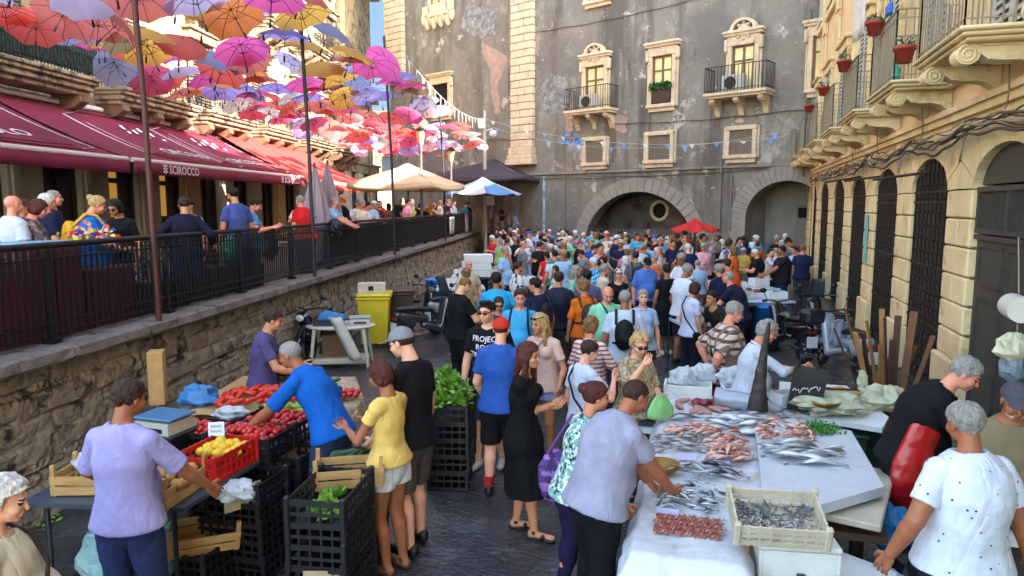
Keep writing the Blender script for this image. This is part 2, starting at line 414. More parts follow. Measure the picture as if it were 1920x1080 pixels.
def hand_t(kind, side, h):
    k = ('hand', kind, side, h)
    if k in T_: return T_[k]
    curl = {'relax': (.25, .35, .3), 'grip': (1.1, 1.3, .9), 'open': (.05, .12, .1), 'half': (.55, .7, .5)}[kind]
    f = Fld(h)
    # local: wrist at origin, fingers toward -Z, palm faces -X*side (toward the body), thumb toward +Y
    f.cone((0, -.018, -.03), (0, -.024, -.082), .021, .02, .012, ((1, 0, 0), 1.5)).cone((0, .016, -.03), (0, .024, -.082), .021, .02, .012, ((1, 0, 0), 1.5))
    f.cone((0, 0, .03), (0, 0, -.02), .026, .027, .015, ((1, 0, 0), 1.35))
    for i, (y, L) in enumerate(((.032, .068), (.011, .078), (-.011, .072), (-.031, .056))):
        p = Vector((0, y, -.09)); a = .0; sp = (1.5 - i) * .05
        for j, fr in enumerate((.42, .32, .26)):
            a += curl[j] * (1 + .12 * i); L2 = L * fr
            d = Vector((-side * math.sin(a), sp, -math.cos(a))); q = p + d * L2
            f.cone(p, q, .0092 - .0008 * j, .0086 - .0009 * j, .003); p = q
    p = Vector((-side * .004, .026, -.022)); dirs = ((-side * .25, .75, -.6), (-side * .45, .35, -.85), (-side * .4, .1, -.9))
    for j, (d, L2) in enumerate(zip(dirs, (.04, .03, .024))):
        q = p + Vector(d).normalized() * L2; f.cone(p, q, .0125 - .0012 * j, .0112 - .0012 * j, .005); p = q
    v, q = f.run(); T_[k] = (v, q, np.zeros(len(q), int)); return T_[k]
def rotx(a): return Matrix.Rotation(a, 3, 'X')
def frame(z, y):
    z = Vector(z).normalized(); y = Vector(y); x = y.cross(z)
    x = x.normalized() if x.length > 1e-5 else z.orthogonal().normalized(); y = z.cross(x)
    return Matrix((x, y, z)).transposed()
def ik(a, t, l1, l2, hint):
    d = t - a; L = d.length; mx = (l1 + l2) * .995
    if L > mx: t = a + d * (mx / L); d = t - a; L = mx
    n = d.normalized(); x = (l1 * l1 - l2 * l2 + L * L) / (2 * L); y = math.sqrt(max(0, l1 * l1 - x * x))
    hh = Vector(hint); hh = hh - n * hh.dot(n); hh = hh.normalized() if hh.length > 1e-5 else n.orthogonal().normalized()
    return a + n * x + hh * y, t
class Sk: pass
def skeleton(h, lean=0, bend=0, side=0, twist=0, hl=None, hr=None, head=(0, 0), feet=None, squat=0, sex='m', sit=False):
    s = Sk(); s.h = h; w = .9 if sex == 'm' else .84; s.w = w
    pz = .525 * h - squat * h
    if sit: pz = .30 * h
    s.pel = Vector((side * .02, -math.sin(R(lean)) * .10 * h, pz))
    u1 = Vector((math.sin(R(side * 1.0)), math.sin(R(lean * .6)), math.cos(R(lean * .6)))).normalized(); u2 = Vector((math.sin(R(side)), math.sin(R(lean + bend)), math.cos(R(lean + bend)))).normalized()
    s.waist = s.pel + u1 * .10 * h; s.chest = s.waist + (u1 + u2).normalized() * .115 * h; s.sc = s.chest + u2 * .085 * h
    s.u1, s.u2 = u1, u2
    r = Vector((math.cos(R(twist)), math.sin(R(twist)), 0)); r = (r - u2 * r.dot(u2)).normalized(); s.r = r; s.f = u2.cross(r)
    s.pr = Vector((1, 0, 0)); s.pf = u1.cross(s.pr)
    s.sh = {-1: s.sc - r * .106 * h * w - u2 * .018 * h, 1: s.sc + r * .106 * h * w - u2 * .018 * h}
    s.hip = {-1: s.pel + Vector((-.052 * h, 0, -.015 * h)), 1: s.pel + Vector((.052 * h, 0, -.015 * h))}
    s.el, s.wr, s.kn, s.an = {}, {}, {}, {}
    for sd, t in ((-1, hl), (1, hr)):
        t = t or (.17 * sd * w, .03, -.325)
        tp = s.sc + Vector(t[:3]) * h
        hint = t[3] if len(t) > 3 else (sd * .6, -.8, -.5)
        s.el[sd], s.wr[sd] = ik(s.sh[sd], tp, .172 * h, .148 * h, hint)
    feet = feet or ((-.055, .0), (.055, .02))
    s.toe = {}
    for sd, ft in zip((-1, 1), feet):
        an = Vector((ft[0] * h, ft[1] * h - .03 * h, .045 * h + (ft[2] * h if len(ft) > 2 else 0)))
        s.kn[sd], s.an[sd] = ik(s.hip[sd], an, .238 * h, .232 * h, (sd * .12, 1, .1))
        ang = R(-sd * (8 if len(ft) < 4 else ft[3])); s.toe[sd] = Vector((-math.sin(ang), math.cos(ang), 0))
    y, p = head; s.hy, s.hp = R(y), R(p)
    s.HR = Matrix.Rotation(R(y), 3, 'Z') @ Matrix.Rotation(-R(p), 3, 'X')
    nd = (u2 + Vector((0, .25 + math.sin(R(p)) * .5, .35))).normalized() if True else u2
    s.nk = s.sc + u2 * .012 * h
    s.hc = s.nk + nd * .05 * h + s.HR @ Vector((0, .012 * h, .062 * h)); return s
def body(s, lod, fat=0, sex='m', hands=('relax', 'relax')):
    h = s.h; b = 1 + fat * .5; vx = (.012, .019, .03)[lod]; f = Fld(vx); m = sex == 'm'
    fl = (s.f, 1.45 / (1 + fat * .5)); pf = (s.pf, 1.35)
    f.cone(s.pel + s.u1 * .0, s.waist, (.088 if m else .096) * h * b, (.077 if m else .066) * h * b, .03, pf)
    f.cone(s.waist, s.chest, (.077 if m else .066) * h * b, (.094 if m else .082) * h * b, .03, fl)
    f.cone(s.chest, s.sc - s.u2 * .03 * h, (.094 if m else .082) * h * b, (.08 if m else .068) * h, .03, fl)
    f.cone(s.sh[-1], s.sh[1], .028 * h * s.w, .028 * h * s.w, .03).cone(s.sc, s.hc - s.HR @ Vector((0, .02, .05)) * (h / 1.75), .037 * h * s.w, .031 * h * s.w, .015)
    if not m:
        for sd in (-1, 1): f.ell(s.chest + s.r * (sd * .045 * h) + s.f * .05 * h + s.u2 * .012 * h, (.034 * h,) * 3, .02)
    if fat > .1: f.ell(s.waist + s.f * .035 * h * (1 + fat), (.075 * h * b,) * 3, .04)
    for sd in (-1, 1):
        aw = (1 if m else .82) * (1 + fat * .3)
        f.cone(s.sh[sd], s.el[sd], .032 * h * aw, .024 * h * aw, .012)
        mid = s.el[sd].lerp(s.wr[sd], .3)
        f.cone(s.el[sd], mid, .024 * h * aw, .0245 * h * aw, .01).cone(mid, s.wr[sd], .0245 * h * aw, .0155 * h * aw, .01)
        f.cone(s.hip[sd], s.kn[sd], .058 * h * b, .034 * h * (1 + fat * .2), .012)
        cm = s.kn[sd].lerp(s.an[sd], .3) - s.toe[sd] * .01 * h
        f.cone(s.kn[sd], cm, .033 * h, .033 * h * (1 + fat * .2), .012).cone(cm, s.an[sd], .033 * h, .02 * h, .012)
        bk = s.an[sd] - s.toe[sd] * .015 * h; bk.z = s.an[sd].z - .022 * h; tt = bk + s.toe[sd] * .115 * h; tt.z = bk.z - .004 * h
        f.cone(s.an[sd], bk, .02 * h, .02 * h, .01).cone(bk, tt, .02 * h, .015 * h, .012)
    v, q = f.run(); V = [v]; Q = [q]; MI = [np.zeros(len(q), int)]; n = len(v)
    sc = h * .125 / .232; hv, hq, hm = head_t((.0055, .0085, .014)[lod])
    V.append(hv * sc @ np.array(s.HR.transposed()) + np.array(s.hc)); Q.append(hq + n); MI.append(hm); n += len(hv)
    for sd, kd in ((-1, hands[0]), (1, hands[1])):
        hv, hq, hm = hand_t(kd, sd, (.0045, .007, .012)[lod]); d = s.wr[sd] - s.el[sd]
        fw = (Vector((0, 1, .2)) + s.f * .5); M = frame(-d, fw) @ Matrix.Rotation(-sd * .5, 3, 'Z')
        V.append(hv * (h / 1.75 * (1 if m else .9)) @ np.array(M.transposed()) + np.array(s.wr[sd])); Q.append(hq + n); MI.append(hm); n += len(hv)
    return np.concatenate(V), np.concatenate(Q), np.concatenate(MI)
def half(p, n, neg=False):
    p, n = A3(p), A3(n)
    return lambda X, Y, Z: (X - p[0]) * n[0] + (Y - p[1]) * n[1] + (Z - p[2]) * n[2]
def topwear(s, lod, kind, fat=0, sex='m', seed=0):
    """kind: tee, long, tank, tunic, dress, apron"""
    h = s.h; b = 1 + fat * .5; f = Fld((.012, .018, .028)[lod]); m = sex == 'm'; e = .013
    fl = (s.f, 1.38 / (1 + fat * .5)); pf = (s.pf, 1.3)
    hip = s.pel - s.u1 * (.022 if kind != 'crop' else -.02) * h
    f.cone(hip, s.waist, (.112 if m else .114) * h * b + e * 1.8, (.084 if m else .074) * h * b + e * 1.3, .03, pf)
    f.cone(s.waist, s.chest, (.084 if m else .074) * h * b + e * 1.3, (.094 if m else .083) * h * b + e, .03, fl)
    f.cone(s.chest, s.sc - s.u2 * .03 * h, (.094 if m else .083) * h * b + e, (.08 if m else .068) * h + e, .03, fl)
    f.cone(s.sh[-1].lerp(s.sh[1], .08), s.sh[-1].lerp(s.sh[1], .92), .028 * h * s.w + e * .9, .028 * h * s.w + e * .9, .03)
    if not m:
        for sd in (-1, 1): f.ell(s.chest + s.r * (sd * .045 * h) + s.f * .052 * h + s.u2 * .012 * h, (.036 * h + e * .6,) * 3, .025)
    if fat > .1: f.ell(s.waist + s.f * .037 * h * (1 + fat), (.075 * h * b + e,) * 3, .05)
    if kind == 'dress':
        z0 = s.pel; kz = Vector((s.pel.x, (s.an[-1].y + s.an[1].y) / 2 + .02 * h, .2 * h))
        f.cone(z0, kz, .1 * h * b + e, .15 * h * b, .03, ((0, 1, 0), 1.25))
    aw = (1 if m else .82) * (1 + fat * .3); tcut = {'tee': .66, 'long': 1.0, 'tank': 0, 'tunic': .9, 'dress': .45, 'apron': 0, 'crop': .45, 'roll': 1}[kind]
    for sd in (-1, 1): f.cone(s.nk - s.u2 * .01 * h, s.sh[sd], .03 * h + e * .5, .03 * h + e * .5, .03)
    f.dis = folds(.0045, 24, seed, .4) if kind != 'dress' else (lambda X, Y, Z, g=folds(.004, 34, seed, .5): g(X, Y, Z) + .006 * np.clip((s.pel.z - Z) * 3, 0, 1) * np.sin(np.arctan2(Y - s.pel.y, X) * 13))
    if kind == 'dress': f.cut(lambda X, Y, Z: .235 * h - Z + 0 * X + 0 * Y)
    else:
        hem = hip - s.u1 * .012 * h; gh = half(hem, -s.u1); f.cut(lambda X, Y, Z: gh(X, Y, Z))
    nkc = s.nk + s.u2 * .034 * h + s.f * .014 * h; nr = (.046 if m else .054) * h; cc = A3(nkc)
    f.cut(lambda X, Y, Z: nr - np.sqrt((X - cc[0]) ** 2 + (Y - cc[1]) ** 2 + (Z - cc[2]) ** 2))
    v, q = f.run(); V = [v]; Q = [q]; n = len(v)
    for sd in (-1, 1):
        if not tcut: break
        g = Fld((.011, .017, .026)[lod]); t1 = min(1, tcut + .08)
        g.cone(s.sh[sd] - s.r * (sd * .03 * h) - s.u2 * .004 * h, s.sh[sd], .026 * h * aw + e * .6, .0305 * h * aw + e * .5, .02)
        g.cone(s.sh[sd], s.sh[sd].lerp(s.el[sd], t1), .0305 * h * aw + e * .5, (.033 if tcut < 1 else .025) * h * aw + e * .8, .015)
        if kind in ('long', 'roll'):
            t2 = .97 if kind == 'long' else .35
            g.cone(s.el[sd], s.el[sd].lerp(s.wr[sd], t2), .027 * h * aw + e * .8, .019 * h * aw + e * .8, .01); c = s.el[sd].lerp(s.wr[sd], t2 - .05); d = (s.wr[sd] - s.el[sd]).normalized()
            ec = A3(s.el[sd]); ph = half(c, d); rr = (.11 * h) ** 2
            g.cut(lambda X, Y, Z, ph=ph, w=A3(s.wr[sd]): np.where((X - w[0]) ** 2 + (Y - w[1]) ** 2 + (Z - w[2]) ** 2 < rr, ph(X, Y, Z), -1))
        else:
            c = s.sh[sd].lerp(s.el[sd], tcut); g.cut(half(c, (s.el[sd] - s.sh[sd]).normalized()))
        g.dis = folds(.004, 40, seed + sd, .8)
        v, q = g.run(); V.append(v); Q.append(q + n); n += len(v)
    return np.concatenate(V), np.concatenate(Q)
def legwear(s, lod, kind, fat=0, sex='m', seed=0):
    """trousers, slim, shorts, short, skirt"""
    h = s.h; b = 1 + fat * .5; f = Fld((.012, .019, .03)[lod]); m = sex == 'm'; e = .007
    f.cone(s.pel - s.u1 * .02 * h, s.pel + s.u1 * .05 * h, (.088 if m else .096) * h * b + e, (.082 if m else .085) * h * b + e, .03, (s.pf, 1.32))
    f.dis = folds(.0045, 30, seed + 3, .8); t = {'trousers': 1, 'slim': 1, 'shorts': .92, 'short': .35, 'skirt': .8}[kind]
    if kind == 'skirt':
        kz = Vector((s.pel.x, (s.an[-1].y + s.an[1].y) / 2, .3 * h)); f.cone(s.pel, kz, .1 * h * b + e, .13 * h, .03, ((0, 1, 0), 1.25)); f.cut(lambda X, Y, Z: .31 * h - Z + 0 * X + 0 * Y)
    f.cut(half(s.pel + s.u1 * .055 * h, s.u1))
    v, q = f.run(); V = [v]; Q = [q]; n = len(v)
    for sd in (-1, 1):
        if kind == 'skirt': break
        g = Fld(f.h); g.dis = folds(.005, 32, seed + 5 * sd, .9); hp, kn, an = s.hip[sd], s.kn[sd], s.an[sd]
        if t < 1:
            c = hp.lerp(kn, t); g.cone(hp, hp.lerp(kn, min(1, t + .1)), .062 * h * b + e, (.05 if kind == 'shorts' else .066) * h * b + e, .012); g.cut(half(c, (kn - hp).normalized()))
        else:
            sl = kind == 'slim'
            g.cone(hp, kn, .06 * h * b + e, (.037 if sl else .043) * h + e, .012).cone(kn, an + Vector((0, 0, .01 * h)), (.036 if sl else .042) * h + e, (.024 if sl else .034) * h + e, .012)
            g.ell(kn.lerp(an, .3) - s.toe[sd] * .012 * h, (.036 * h, .036 * h, .07 * h), .02); g.cut(lambda X, Y, Z: .018 * h - Z + 0 * X + 0 * Y)
        g.cut(half(s.pel + s.u1 * .03 * h, s.u1)) if kind != 'short' else None
        v, q = g.run(); V.append(v); Q.append(q + n); n += len(v)
    return np.concatenate(V), np.concatenate(Q)
def shoe(s, sd, lod, kind='sneaker'):
    h = s.h; f = Fld((.01, .016, .026)[lod]); an = s.an[sd]; tz = s.toe[sd]
    gz = an.z - .045 * h
    bk = Vector((an.x, an.y, gz)) - tz * .018 * h + Vector((0, 0, .02 * h)); tt = bk + tz * .11 * h
    if kind == 'sandal':
        f.cone(bk - Vector((0, 0, .014 * h)), tt - Vector((0, 0, .014 * h)), .024 * h, .026 * h, .01, ((0, 0, 1), 2.8))
        f.cone(bk.lerp(tt, .62) + Vector((-.02 * h, 0, .002 * h)), bk.lerp(tt, .62) + Vector((.02 * h, 0, .002 * h)), .012 * h, .012 * h, .01)
        f.cone(an - Vector((.018 * h, 0, .008 * h)), an + Vector((.018 * h, 0, -.008 * h)), .011 * h, .011 * h, .008)
    else:
        f.cone(bk, tt, .0235 * h, .021 * h, .015, ((0, 0, 1), 1.05)).cone(bk + Vector((0, 0, .016 * h)), bk.lerp(tt, .5), .0225 * h, .018 * h, .015)
    f.cut(lambda X, Y, Z: gz + .002 - Z + 0 * X + 0 * Y)
    return f.run()
def bum(v, q, mi=None): return v, q, (mi if mi is not None else np.zeros(len(q), int))
def person(label, pos, h=1.72, rz=0, sex='m', skin='tan', top=('tee', '#888888'), bot=('trousers', '#222222'), hair=('short', 'brown'), cap=None, capc='#333333',
           glasses=None, shoes=('sneaker', '#222222'), lod=0, fat=.1, floor=0, hands=('relax', 'relax'), group=None, beard=None, apron=None, **po):
    s = skeleton(h, sex=sex, **po); seed = rnd.randint(0, 999)
    e = thing('person', label, 'person', (pos[0], pos[1], floor), R(rz), group); e['_s'] = 0; del e['_s']
    lipm = mat('lips_' + skin, tuple(a * b for a, b in zip(hexc(SKIN[skin]), (.75, .45, .45))), .45)
    v, q, mi = body(s, lod, fat, sex, hands)
    link('body', np_mesh('body', v, q, [skin_m(skin), mat('eye_dark', '#1a120f', .3), lipm], mi), e)
    def mm(c, k='c'):
        return crease(c) if isinstance(c, bpy.types.Material) else cloth(c)
    tv, tq = topwear(s, lod, top[0], fat, sex, seed)
    to = link({'tee': 'shirt', 'long': 'shirt', 'roll': 'shirt', 'tank': 'tank_top', 'tunic': 'shirt', 'dress': 'dress', 'crop': 'blouse', 'apron': 'shirt'}[top[0]], np_mesh('top', tv, tq, [mm(top[1])]), e)
    if lod < 2 and top[0] in ('tee', 'tunic', 'roll'):
        m_ = MB(); rr = (.043 if sex == 'm' else .05) * h; cn = s.nk + s.u2 * .008 * h + s.f * .006 * h
        def ng(u, v):
            a = 6.2832 * u; return cn + s.r * (rr * 1.02 * math.cos(a)) + s.f * (rr * .95 * math.sin(a)) + s.u2 * (.012 * h * v - .012 * h * math.sin(a) + .0) + (s.r * math.cos(a) + s.f * math.sin(a)) * (-.006 * v)
        m_.grid(ng, 24, 2); m_.build('collar', mm(top[1]), to, sol=.006)
    if top[0] != 'dress' and bot:
        lv, lq = legwear(s, lod, bot[0], fat, sex, seed); link({'short': 'shorts', 'slim': 'trousers'}.get(bot[0], bot[0]), np_mesh('legs', lv, lq, [mm(bot[1])]), e)
    if shoes:
        for sd in (-1, 1):
            sv, sq = shoe(s, sd, lod, shoes[0]); link('sandal' if shoes[0] == 'sandal' else 'shoe', np_mesh('shoe', sv, sq, [mat('shoe_' + shoes[1], shoes[1], .5, bump=.2)]), e)
    hr = (.006, .009, .014)[lod]; sc = h * .125 / .232; Rn = np.array(s.HR.transposed())
    def hp(name, kind, m):
        v, q, _ = hair_t(kind, hr if 'glasses' not in kind else hr * .6); link(name, np_mesh(name, v * sc @ Rn + np.array(s.hc), q, [m]), e)
    if hair: hp('hair', 'crop' if cap == 'cap' and hair[0] in ('short', 'quiff') else hair[0], hair_m(hair[1]))
    if beard:
        f = Fld(hr); f.ell((0, .036, -.072), (.052, .052, .042)).cut(lambda X, Y, Z: Z + .048 + 0 * X + 0 * Y).cut(lambda X, Y, Z: .02 - Y + 0 * X + 0 * Z); f.dis = folds(.003, 100, 2)
        v, q = f.run(); link('beard', np_mesh('beard', v * sc @ Rn + np.array(s.hc), q, [hair_m(beard)]), e)
    if cap: hp('cap' if cap == 'cap' else 'hat', cap, cloth(capc))
    if glasses: hp('sunglasses', 'glasses' if glasses == 1 else 'glasses_up', mat('lens_dark', '#0c0c0e', .15, spec=.6))
    e_s = s
    s.M = Matrix.Translation((pos[0], pos[1], floor)) @ Matrix.Rotation(R(rz), 4, 'Z'); s.e = e; s.top = (tv, tq)
    return s
def text_on(s, lines, size, col, z0, dz, back=False, x0=0, name='lettering', gap=.002, width=None):
    """lettering laid on the front (or back) of the shirt of person s; z0 = fraction of height of the first line"""
    bv = BVHTree.FromPolygons([Vector(a) for a in s.top[0]], [tuple(int(i) for i in a) for a in s.top[1]])
    mb = MB(); sg = -1 if back else 1
    for i, t in enumerate(lines):
        vs, fs = text_geo(t, size)
        out = []
        for x, y in vs:
            xx = (x + x0) * (-sg); o = Vector((s.chest.x + xx, s.chest.y + sg * .5, z0 * s.h - i * dz + y))
            hit = bv.ray_cast(o, Vector((0, -sg, 0)))[0]
            out.append((hit if hit else Vector((o.x, s.chest.y + sg * .13, o.z))) + Vector((0, sg * gap, 0)))
        mb.add(out, fs)
    return mb.build(name, col, s.e, sol=.0015)
def text_geo(t, size, align='CENTER'):
    cu = bpy.data.curves.new('t', 'FONT'); cu.body = t; cu.size = size; cu.align_x = align; cu.resolution_u = 2; cu.offset = size * .012
    o = bpy.data.objects.new('t', cu); COL.objects.link(o); bpy.context.view_layer.update()
    me = o.to_mesh(); vs = [(v.co.x, v.co.y) for v in me.vertices]; fs = [tuple(p.vertices) for p in me.polygons]
    o.to_mesh_clear(); bpy.data.objects.remove(o); bpy.data.curves.remove(cu); return vs, fs
# ================================================================ SETTING
M_basalt = mat('wet_paving', '#343538', .3, var=.4, vs=1.6, bump=2.0, bs=18, col2='#4c4d51', f2=.57, spec=.9)
def wet(m):
    nt = m.node_tree; N = nt.nodes; L = nt.links; b = N['Principled BSDF']
    tc = N.new('ShaderNodeTexCoord'); n = N.new('ShaderNodeTexNoise'); n.inputs['Scale'].default_value = 1.1; n.inputs['Detail'].default_value = 7; n.inputs['Roughness'].default_value = .65; L.new(tc.outputs['Object'], n.inputs['Vector'])
    r = N.new('ShaderNodeMapRange'); r.inputs[1].default_value = .38; r.inputs[2].default_value = .62; r.inputs[3].default_value = .04; r.inputs[4].default_value = .36; L.new(n.outputs['Fac'], r.inputs[0]); L.new(r.outputs[0], b.inputs['Roughness'])
    br = N.new('ShaderNodeTexBrick'); br.inputs['Scale'].default_value = 1.0; br.inputs['Brick Width'].default_value = .55; br.inputs['Row Height'].default_value = .38; br.inputs['Mortar Size'].default_value = .012; br.inputs['Mortar Smooth'].default_value = .6
    mp = N.new('ShaderNodeMapping'); mp.inputs['Rotation'].default_value = (0, 0, .5); L.new(tc.outputs['Object'], mp.inputs[0])
    n2 = N.new('ShaderNodeTexNoise'); n2.inputs['Scale'].default_value = 2.5; L.new(mp.outputs[0], n2.inputs['Vector'])
    mx = N.new('ShaderNodeMix'); mx.data_type = 'RGBA'; mx.inputs[0].default_value = .06; L.new(mp.outputs[0], mx.inputs[6]); L.new(n2.outputs['Color'], mx.inputs[7]); L.new(mx.outputs[2], br.inputs['Vector'])
    bp0 = [x for x in N if x.type == 'BUMP'][0]; bp = N.new('ShaderNodeBump'); bp.inputs['Strength'].default_value = .7; bp.inputs['Distance'].default_value = .014; bp.invert = True
    L.new(br.outputs['Fac'], bp.inputs['Height']); L.new(bp0.outputs[0], bp.inputs['Normal']); L.new(bp.outputs[0], b.inputs['Normal'])
wet(M_basalt)
M_far = mat('dry_ground', '#6b665f', .9, var=.2, vs=.3)
g = MB()
def gz(u, v):
    x, y = -14 + 40 * u, -8 + 60 * v
    return (x, y, -.006 * (1 + math.sin(x * 1.7 + math.sin(y * 1.1)) * math.sin(y * 2.1 + x * .4)))
g.grid(gz, 160, 220); tag(g.build('paving', M_basalt), kind='structure')
tag(MB().box((0, 60, -.1), (900, 900, .1)).build('ground', M_far), kind='structure')
# ---- directions
LD = Vector((.0808, 1, 0)).normalized(); LN = Vector((LD.y, -LD.x, 0))          # along the retaining wall / towards the market
def lw(Y, c, z): return Vector((-c + .0808 * Y, Y, z))                           # point on a line parallel to the retaining wall
WC = 4.86; TZ = 1.36                                                             # wall line, terrace floor height
LANG = math.atan2(LD.y, LD.x)
# ---- terrace floor
M_terr = mat('terrace_stone', '#4f4a47', .8, var=.25, vs=2.5, bump=.6, bs=14)
t = MB(); a, b_, c_, d_ = lw(-6, WC + .12, 0), lw(37.6, WC + .12, 0), lw(60, 20, 0), lw(-6, 20, 0)
t.prism([(p.x, p.y) for p in (a, b_, c_, d_)], (0, 0, .02), (1, 0, 0), (0, 1, 0), (0, 0, TZ - .02)); tag(t.build('terrace_pavement', M_terr), kind='structure')
# ---- retaining wall of rough stone
def stone_mat():
    m = mat('rough_stone', '#86796a', .92, var=.4, vs=3.2, bump=1.0, bs=24, col2='#2e2825', f2=.56, det=8)
    return m
def hsh(i, j, k=0): return (math.sin(i * 127.1 + j * 311.7 + k * 74.7) * 43758.5453) % 1
wall = thing('retaining_wall', 'long rough stone retaining wall with coping below the black railing', 'wall', lw(16, WC, 0))
def wall_mesh(Y0, Y1, res, big):
    nu = int((Y1 - Y0) / res); zt = 1.42; nv = int(zt / min(res, .035))
    Y = np.linspace(Y0, Y1, nu + 1); Z = np.linspace(0, zt, nv + 1)
    out = []
    for z in Z:
        rowh = .235; jr = int(z / rowh); fz = z / rowh - jr
        for y in Y:
            wv = .04 * math.sin(y * 1.3 + jr * 2.1) if big else .1 * math.sin(y * 3 + z * 5)
            zz = z + wv; jr = int(zz / rowh + 50); fz = zz / rowh + 50 - jr
            L = .62 + .25 * hsh(jr, 3); xx = y / L + hsh(jr, 1) * 7; ci = int(xx + 100); fx = xx + 100 - ci
            e = min(fz, 1 - fz) * rowh; ex = min(fx, 1 - fx) * L
            edge = min(1, e / .035) * min(1, ex / .035)
            n = mnoise.fractal(Vector((y * 2.3, z * 3.1, 5)), 1, 2, 5)
            n2 = mnoise.fractal(Vector((y * 9, z * 11, 2)), .8, 2, 3)
            if big: p = .045 * edge * (0.5 + hsh(ci, jr)) + .03 * n * edge + .012 * n2
            else: p = .03 * edge * hsh(ci, jr) + .035 * n + .02 * n2
            if z < .3: p = max(p, 0) * .25 + .09 + .006 * n2        # concrete skirting
            p += .05 * (1 - z / zt)
            q = lw(y, WC, z) + LN * (p - .03); out.append(q)
    fs = [(j * (nu + 1) + i, j * (nu + 1) + i + 1, (j + 1) * (nu + 1) + i + 1, (j + 1) * (nu + 1) + i) for j in range(nv) for i in range(nu)]
    return out, fs
m = MB()
for args in ((-3, 3.4, .07, True), (3.4, 14, .04, True), (14, 37.6, .09, False)):
    vs, fs = wall_mesh(*args); m.add(vs, fs, 0, False)
m.build('stone_face', stone_mat(), wall, world=True)
# end face by the steps
m = MB(); m.box(lw(37.6, WC + .15, .7), (.34, .1, 1.4), rz=LANG - math.pi / 2); m.build('end_face', stone_mat(), wall, world=True)
m = MB(); y = -3.0; k = 0
M_cop = mat('coping_stone', '#6d6660', .85, var=.3, vs=5, bump=1, bs=30, col2='#2e2a28', f2=.62)
while y < 37.5:
    L = rnd.uniform(.85, 1.5); cc = lw(y + L / 2, WC + .12, 1.45 + rnd.uniform(-.008, .008))
    nseg = 8
    def cf(u, v, y=y, L=L, zc=cc.z):
        yy = y + .006 + (L - .012) * u; a = v * 5
        prof = [(-.17, -.065), (.27, -.065), (.3, -.03), (.29, .055), (.24, .075), (-.17, .075)]
        i = min(5, int(round(a))); dx, dz = prof[i]
        n = mnoise.noise(Vector((yy * 6, i * 1.3, 1))) * .022
        return lw(yy, WC + .12, zc + dz + n * .5) + LN * (dx + n)
    m.grid(cf, nseg, 5, 0, False); y += L
m.build('coping', M_cop, wall, world=True)
# ---- fence
M_iron = mat('black_iron', '#1b1a20', .4, var=.2, vs=12, metal=.3, spec=.5)
M_banner = mat('dark_mesh_banner', '#24252b', .8, var=.3, vs=3)
fen = thing('railing', 'long black iron railing on top of the stone wall', 'railing', lw(16, WC + .12, 1.52))
zb, zt = 1.62, 2.45
step = 1.95; n = 0; ys = []
yy = -1.2
while yy < 37: ys.append(yy); yy += step
for i, y in enumerate(ys):
    pt = lw(y, WC + .12, 0); p = MB(); p.box(pt + Vector((0, 0, 2.0)), (.055, .055, .98), rz=LANG); p.box(pt + Vector((0, 0, 1.55)), (.12, .12, .05), rz=LANG); p.build('post', M_iron, fen, world=True)
for i in range(len(ys) - 1):
    p = MB(); y0, y1 = ys[i] + .03, ys[i + 1] - .03
    for z in (zb, zb + .1, zt - .11): p.bar(lw(y0, WC + .12, z), lw(y1, WC + .12, z), .03, .02)
    k = 22
    for j in range(1, k):
        yj = y0 + (y1 - y0) * j / k; p.bar(lw(yj, WC + .12, zb - .04), lw(yj, WC + .12, zt - .02), .02, .02, up=(1, 0, 0))
        if j % 2: p.tube([lw(yj, WC + .12, zt - .055) + LD * .03 * math.cos(a * math.pi / 4) + Vector((0, 0, .03 * math.sin(a * math.pi / 4))) for a in range(9)], .005, 4, cap=False)
    p.build('railing_panel', M_iron, fen, world=True)
p = MB(); p.tube([lw(ys[0], WC + .12, zt + .02), lw(ys[-1], WC + .12, zt + .02)], .032, 10); p.build('handrail', M_iron, fen, world=True)
for i in range(8, len(ys) - 1):
    y0, y1 = ys[i] + .04, ys[i + 1] - .04
    p = MB(); p.grid(lambda u, v: lw(y0 + (y1 - y0) * u, WC + .16, zb + .1 + (zt - zb - .17) * v) + LN * .012 * math.sin(u * 9 + v * 3), 12, 6); p.build('mesh_screen', M_banner, fen, world=True, sol=.006)
# printed sheets tied to the far railing
M_white = mat('white_sheet', '#c9cbc9', .7, var=.06, vs=9)
M_ink = mat('ink', '#2c2c30', .7)
for (px, lab, hh, colr) in ((845, 'white printed notice tied to the far end of the railing', .72, M_white), (888, 'narrow white cloth hanging from the far end of the railing', .8, M_white), (872, 'pale pink and blue towel hung over the railing beside the white cloth', .9, mat('towel_pink', '#b0a0a8', .8, pat=pat_blotch(['#6f9fc0', '#c06a70'], 9)))):
    r = (px - 960) / F; Y = WC / (.0808 - r) - .2
    if lab.startswith('white printed'):
        s_ = MB(); s_.grid(lambda u, v: lw(Y + 1.3 * u, WC - .0, 1.66 + hh * v) + LN * .02 * math.sin(u * 5), 8, 4)
        o = tag(s_.build('notice_sheet', colr, sol=.004), lab, 'notice'); s_ = MB()
        for k in range(7): s_.bar(lw(Y + .2, WC - .03, 2.25 - k * .08), lw(Y + 1.1 - .3 * hsh(k, 2), WC - .03, 2.25 - k * .08), .002, .022)
        b = s_.build('print', M_ink, o)
    else:
        s_ = MB(); s_.grid(lambda u, v: lw(Y + .9 * u, WC - .0, 2.46 - hh * v * (1 - .1 * u)) + LN * (.04 + .03 * math.sin(u * 14 + v)), 14, 6)
        tag(s_.build('hanging_cloth', colr, sol=.006), lab, 'cloth')

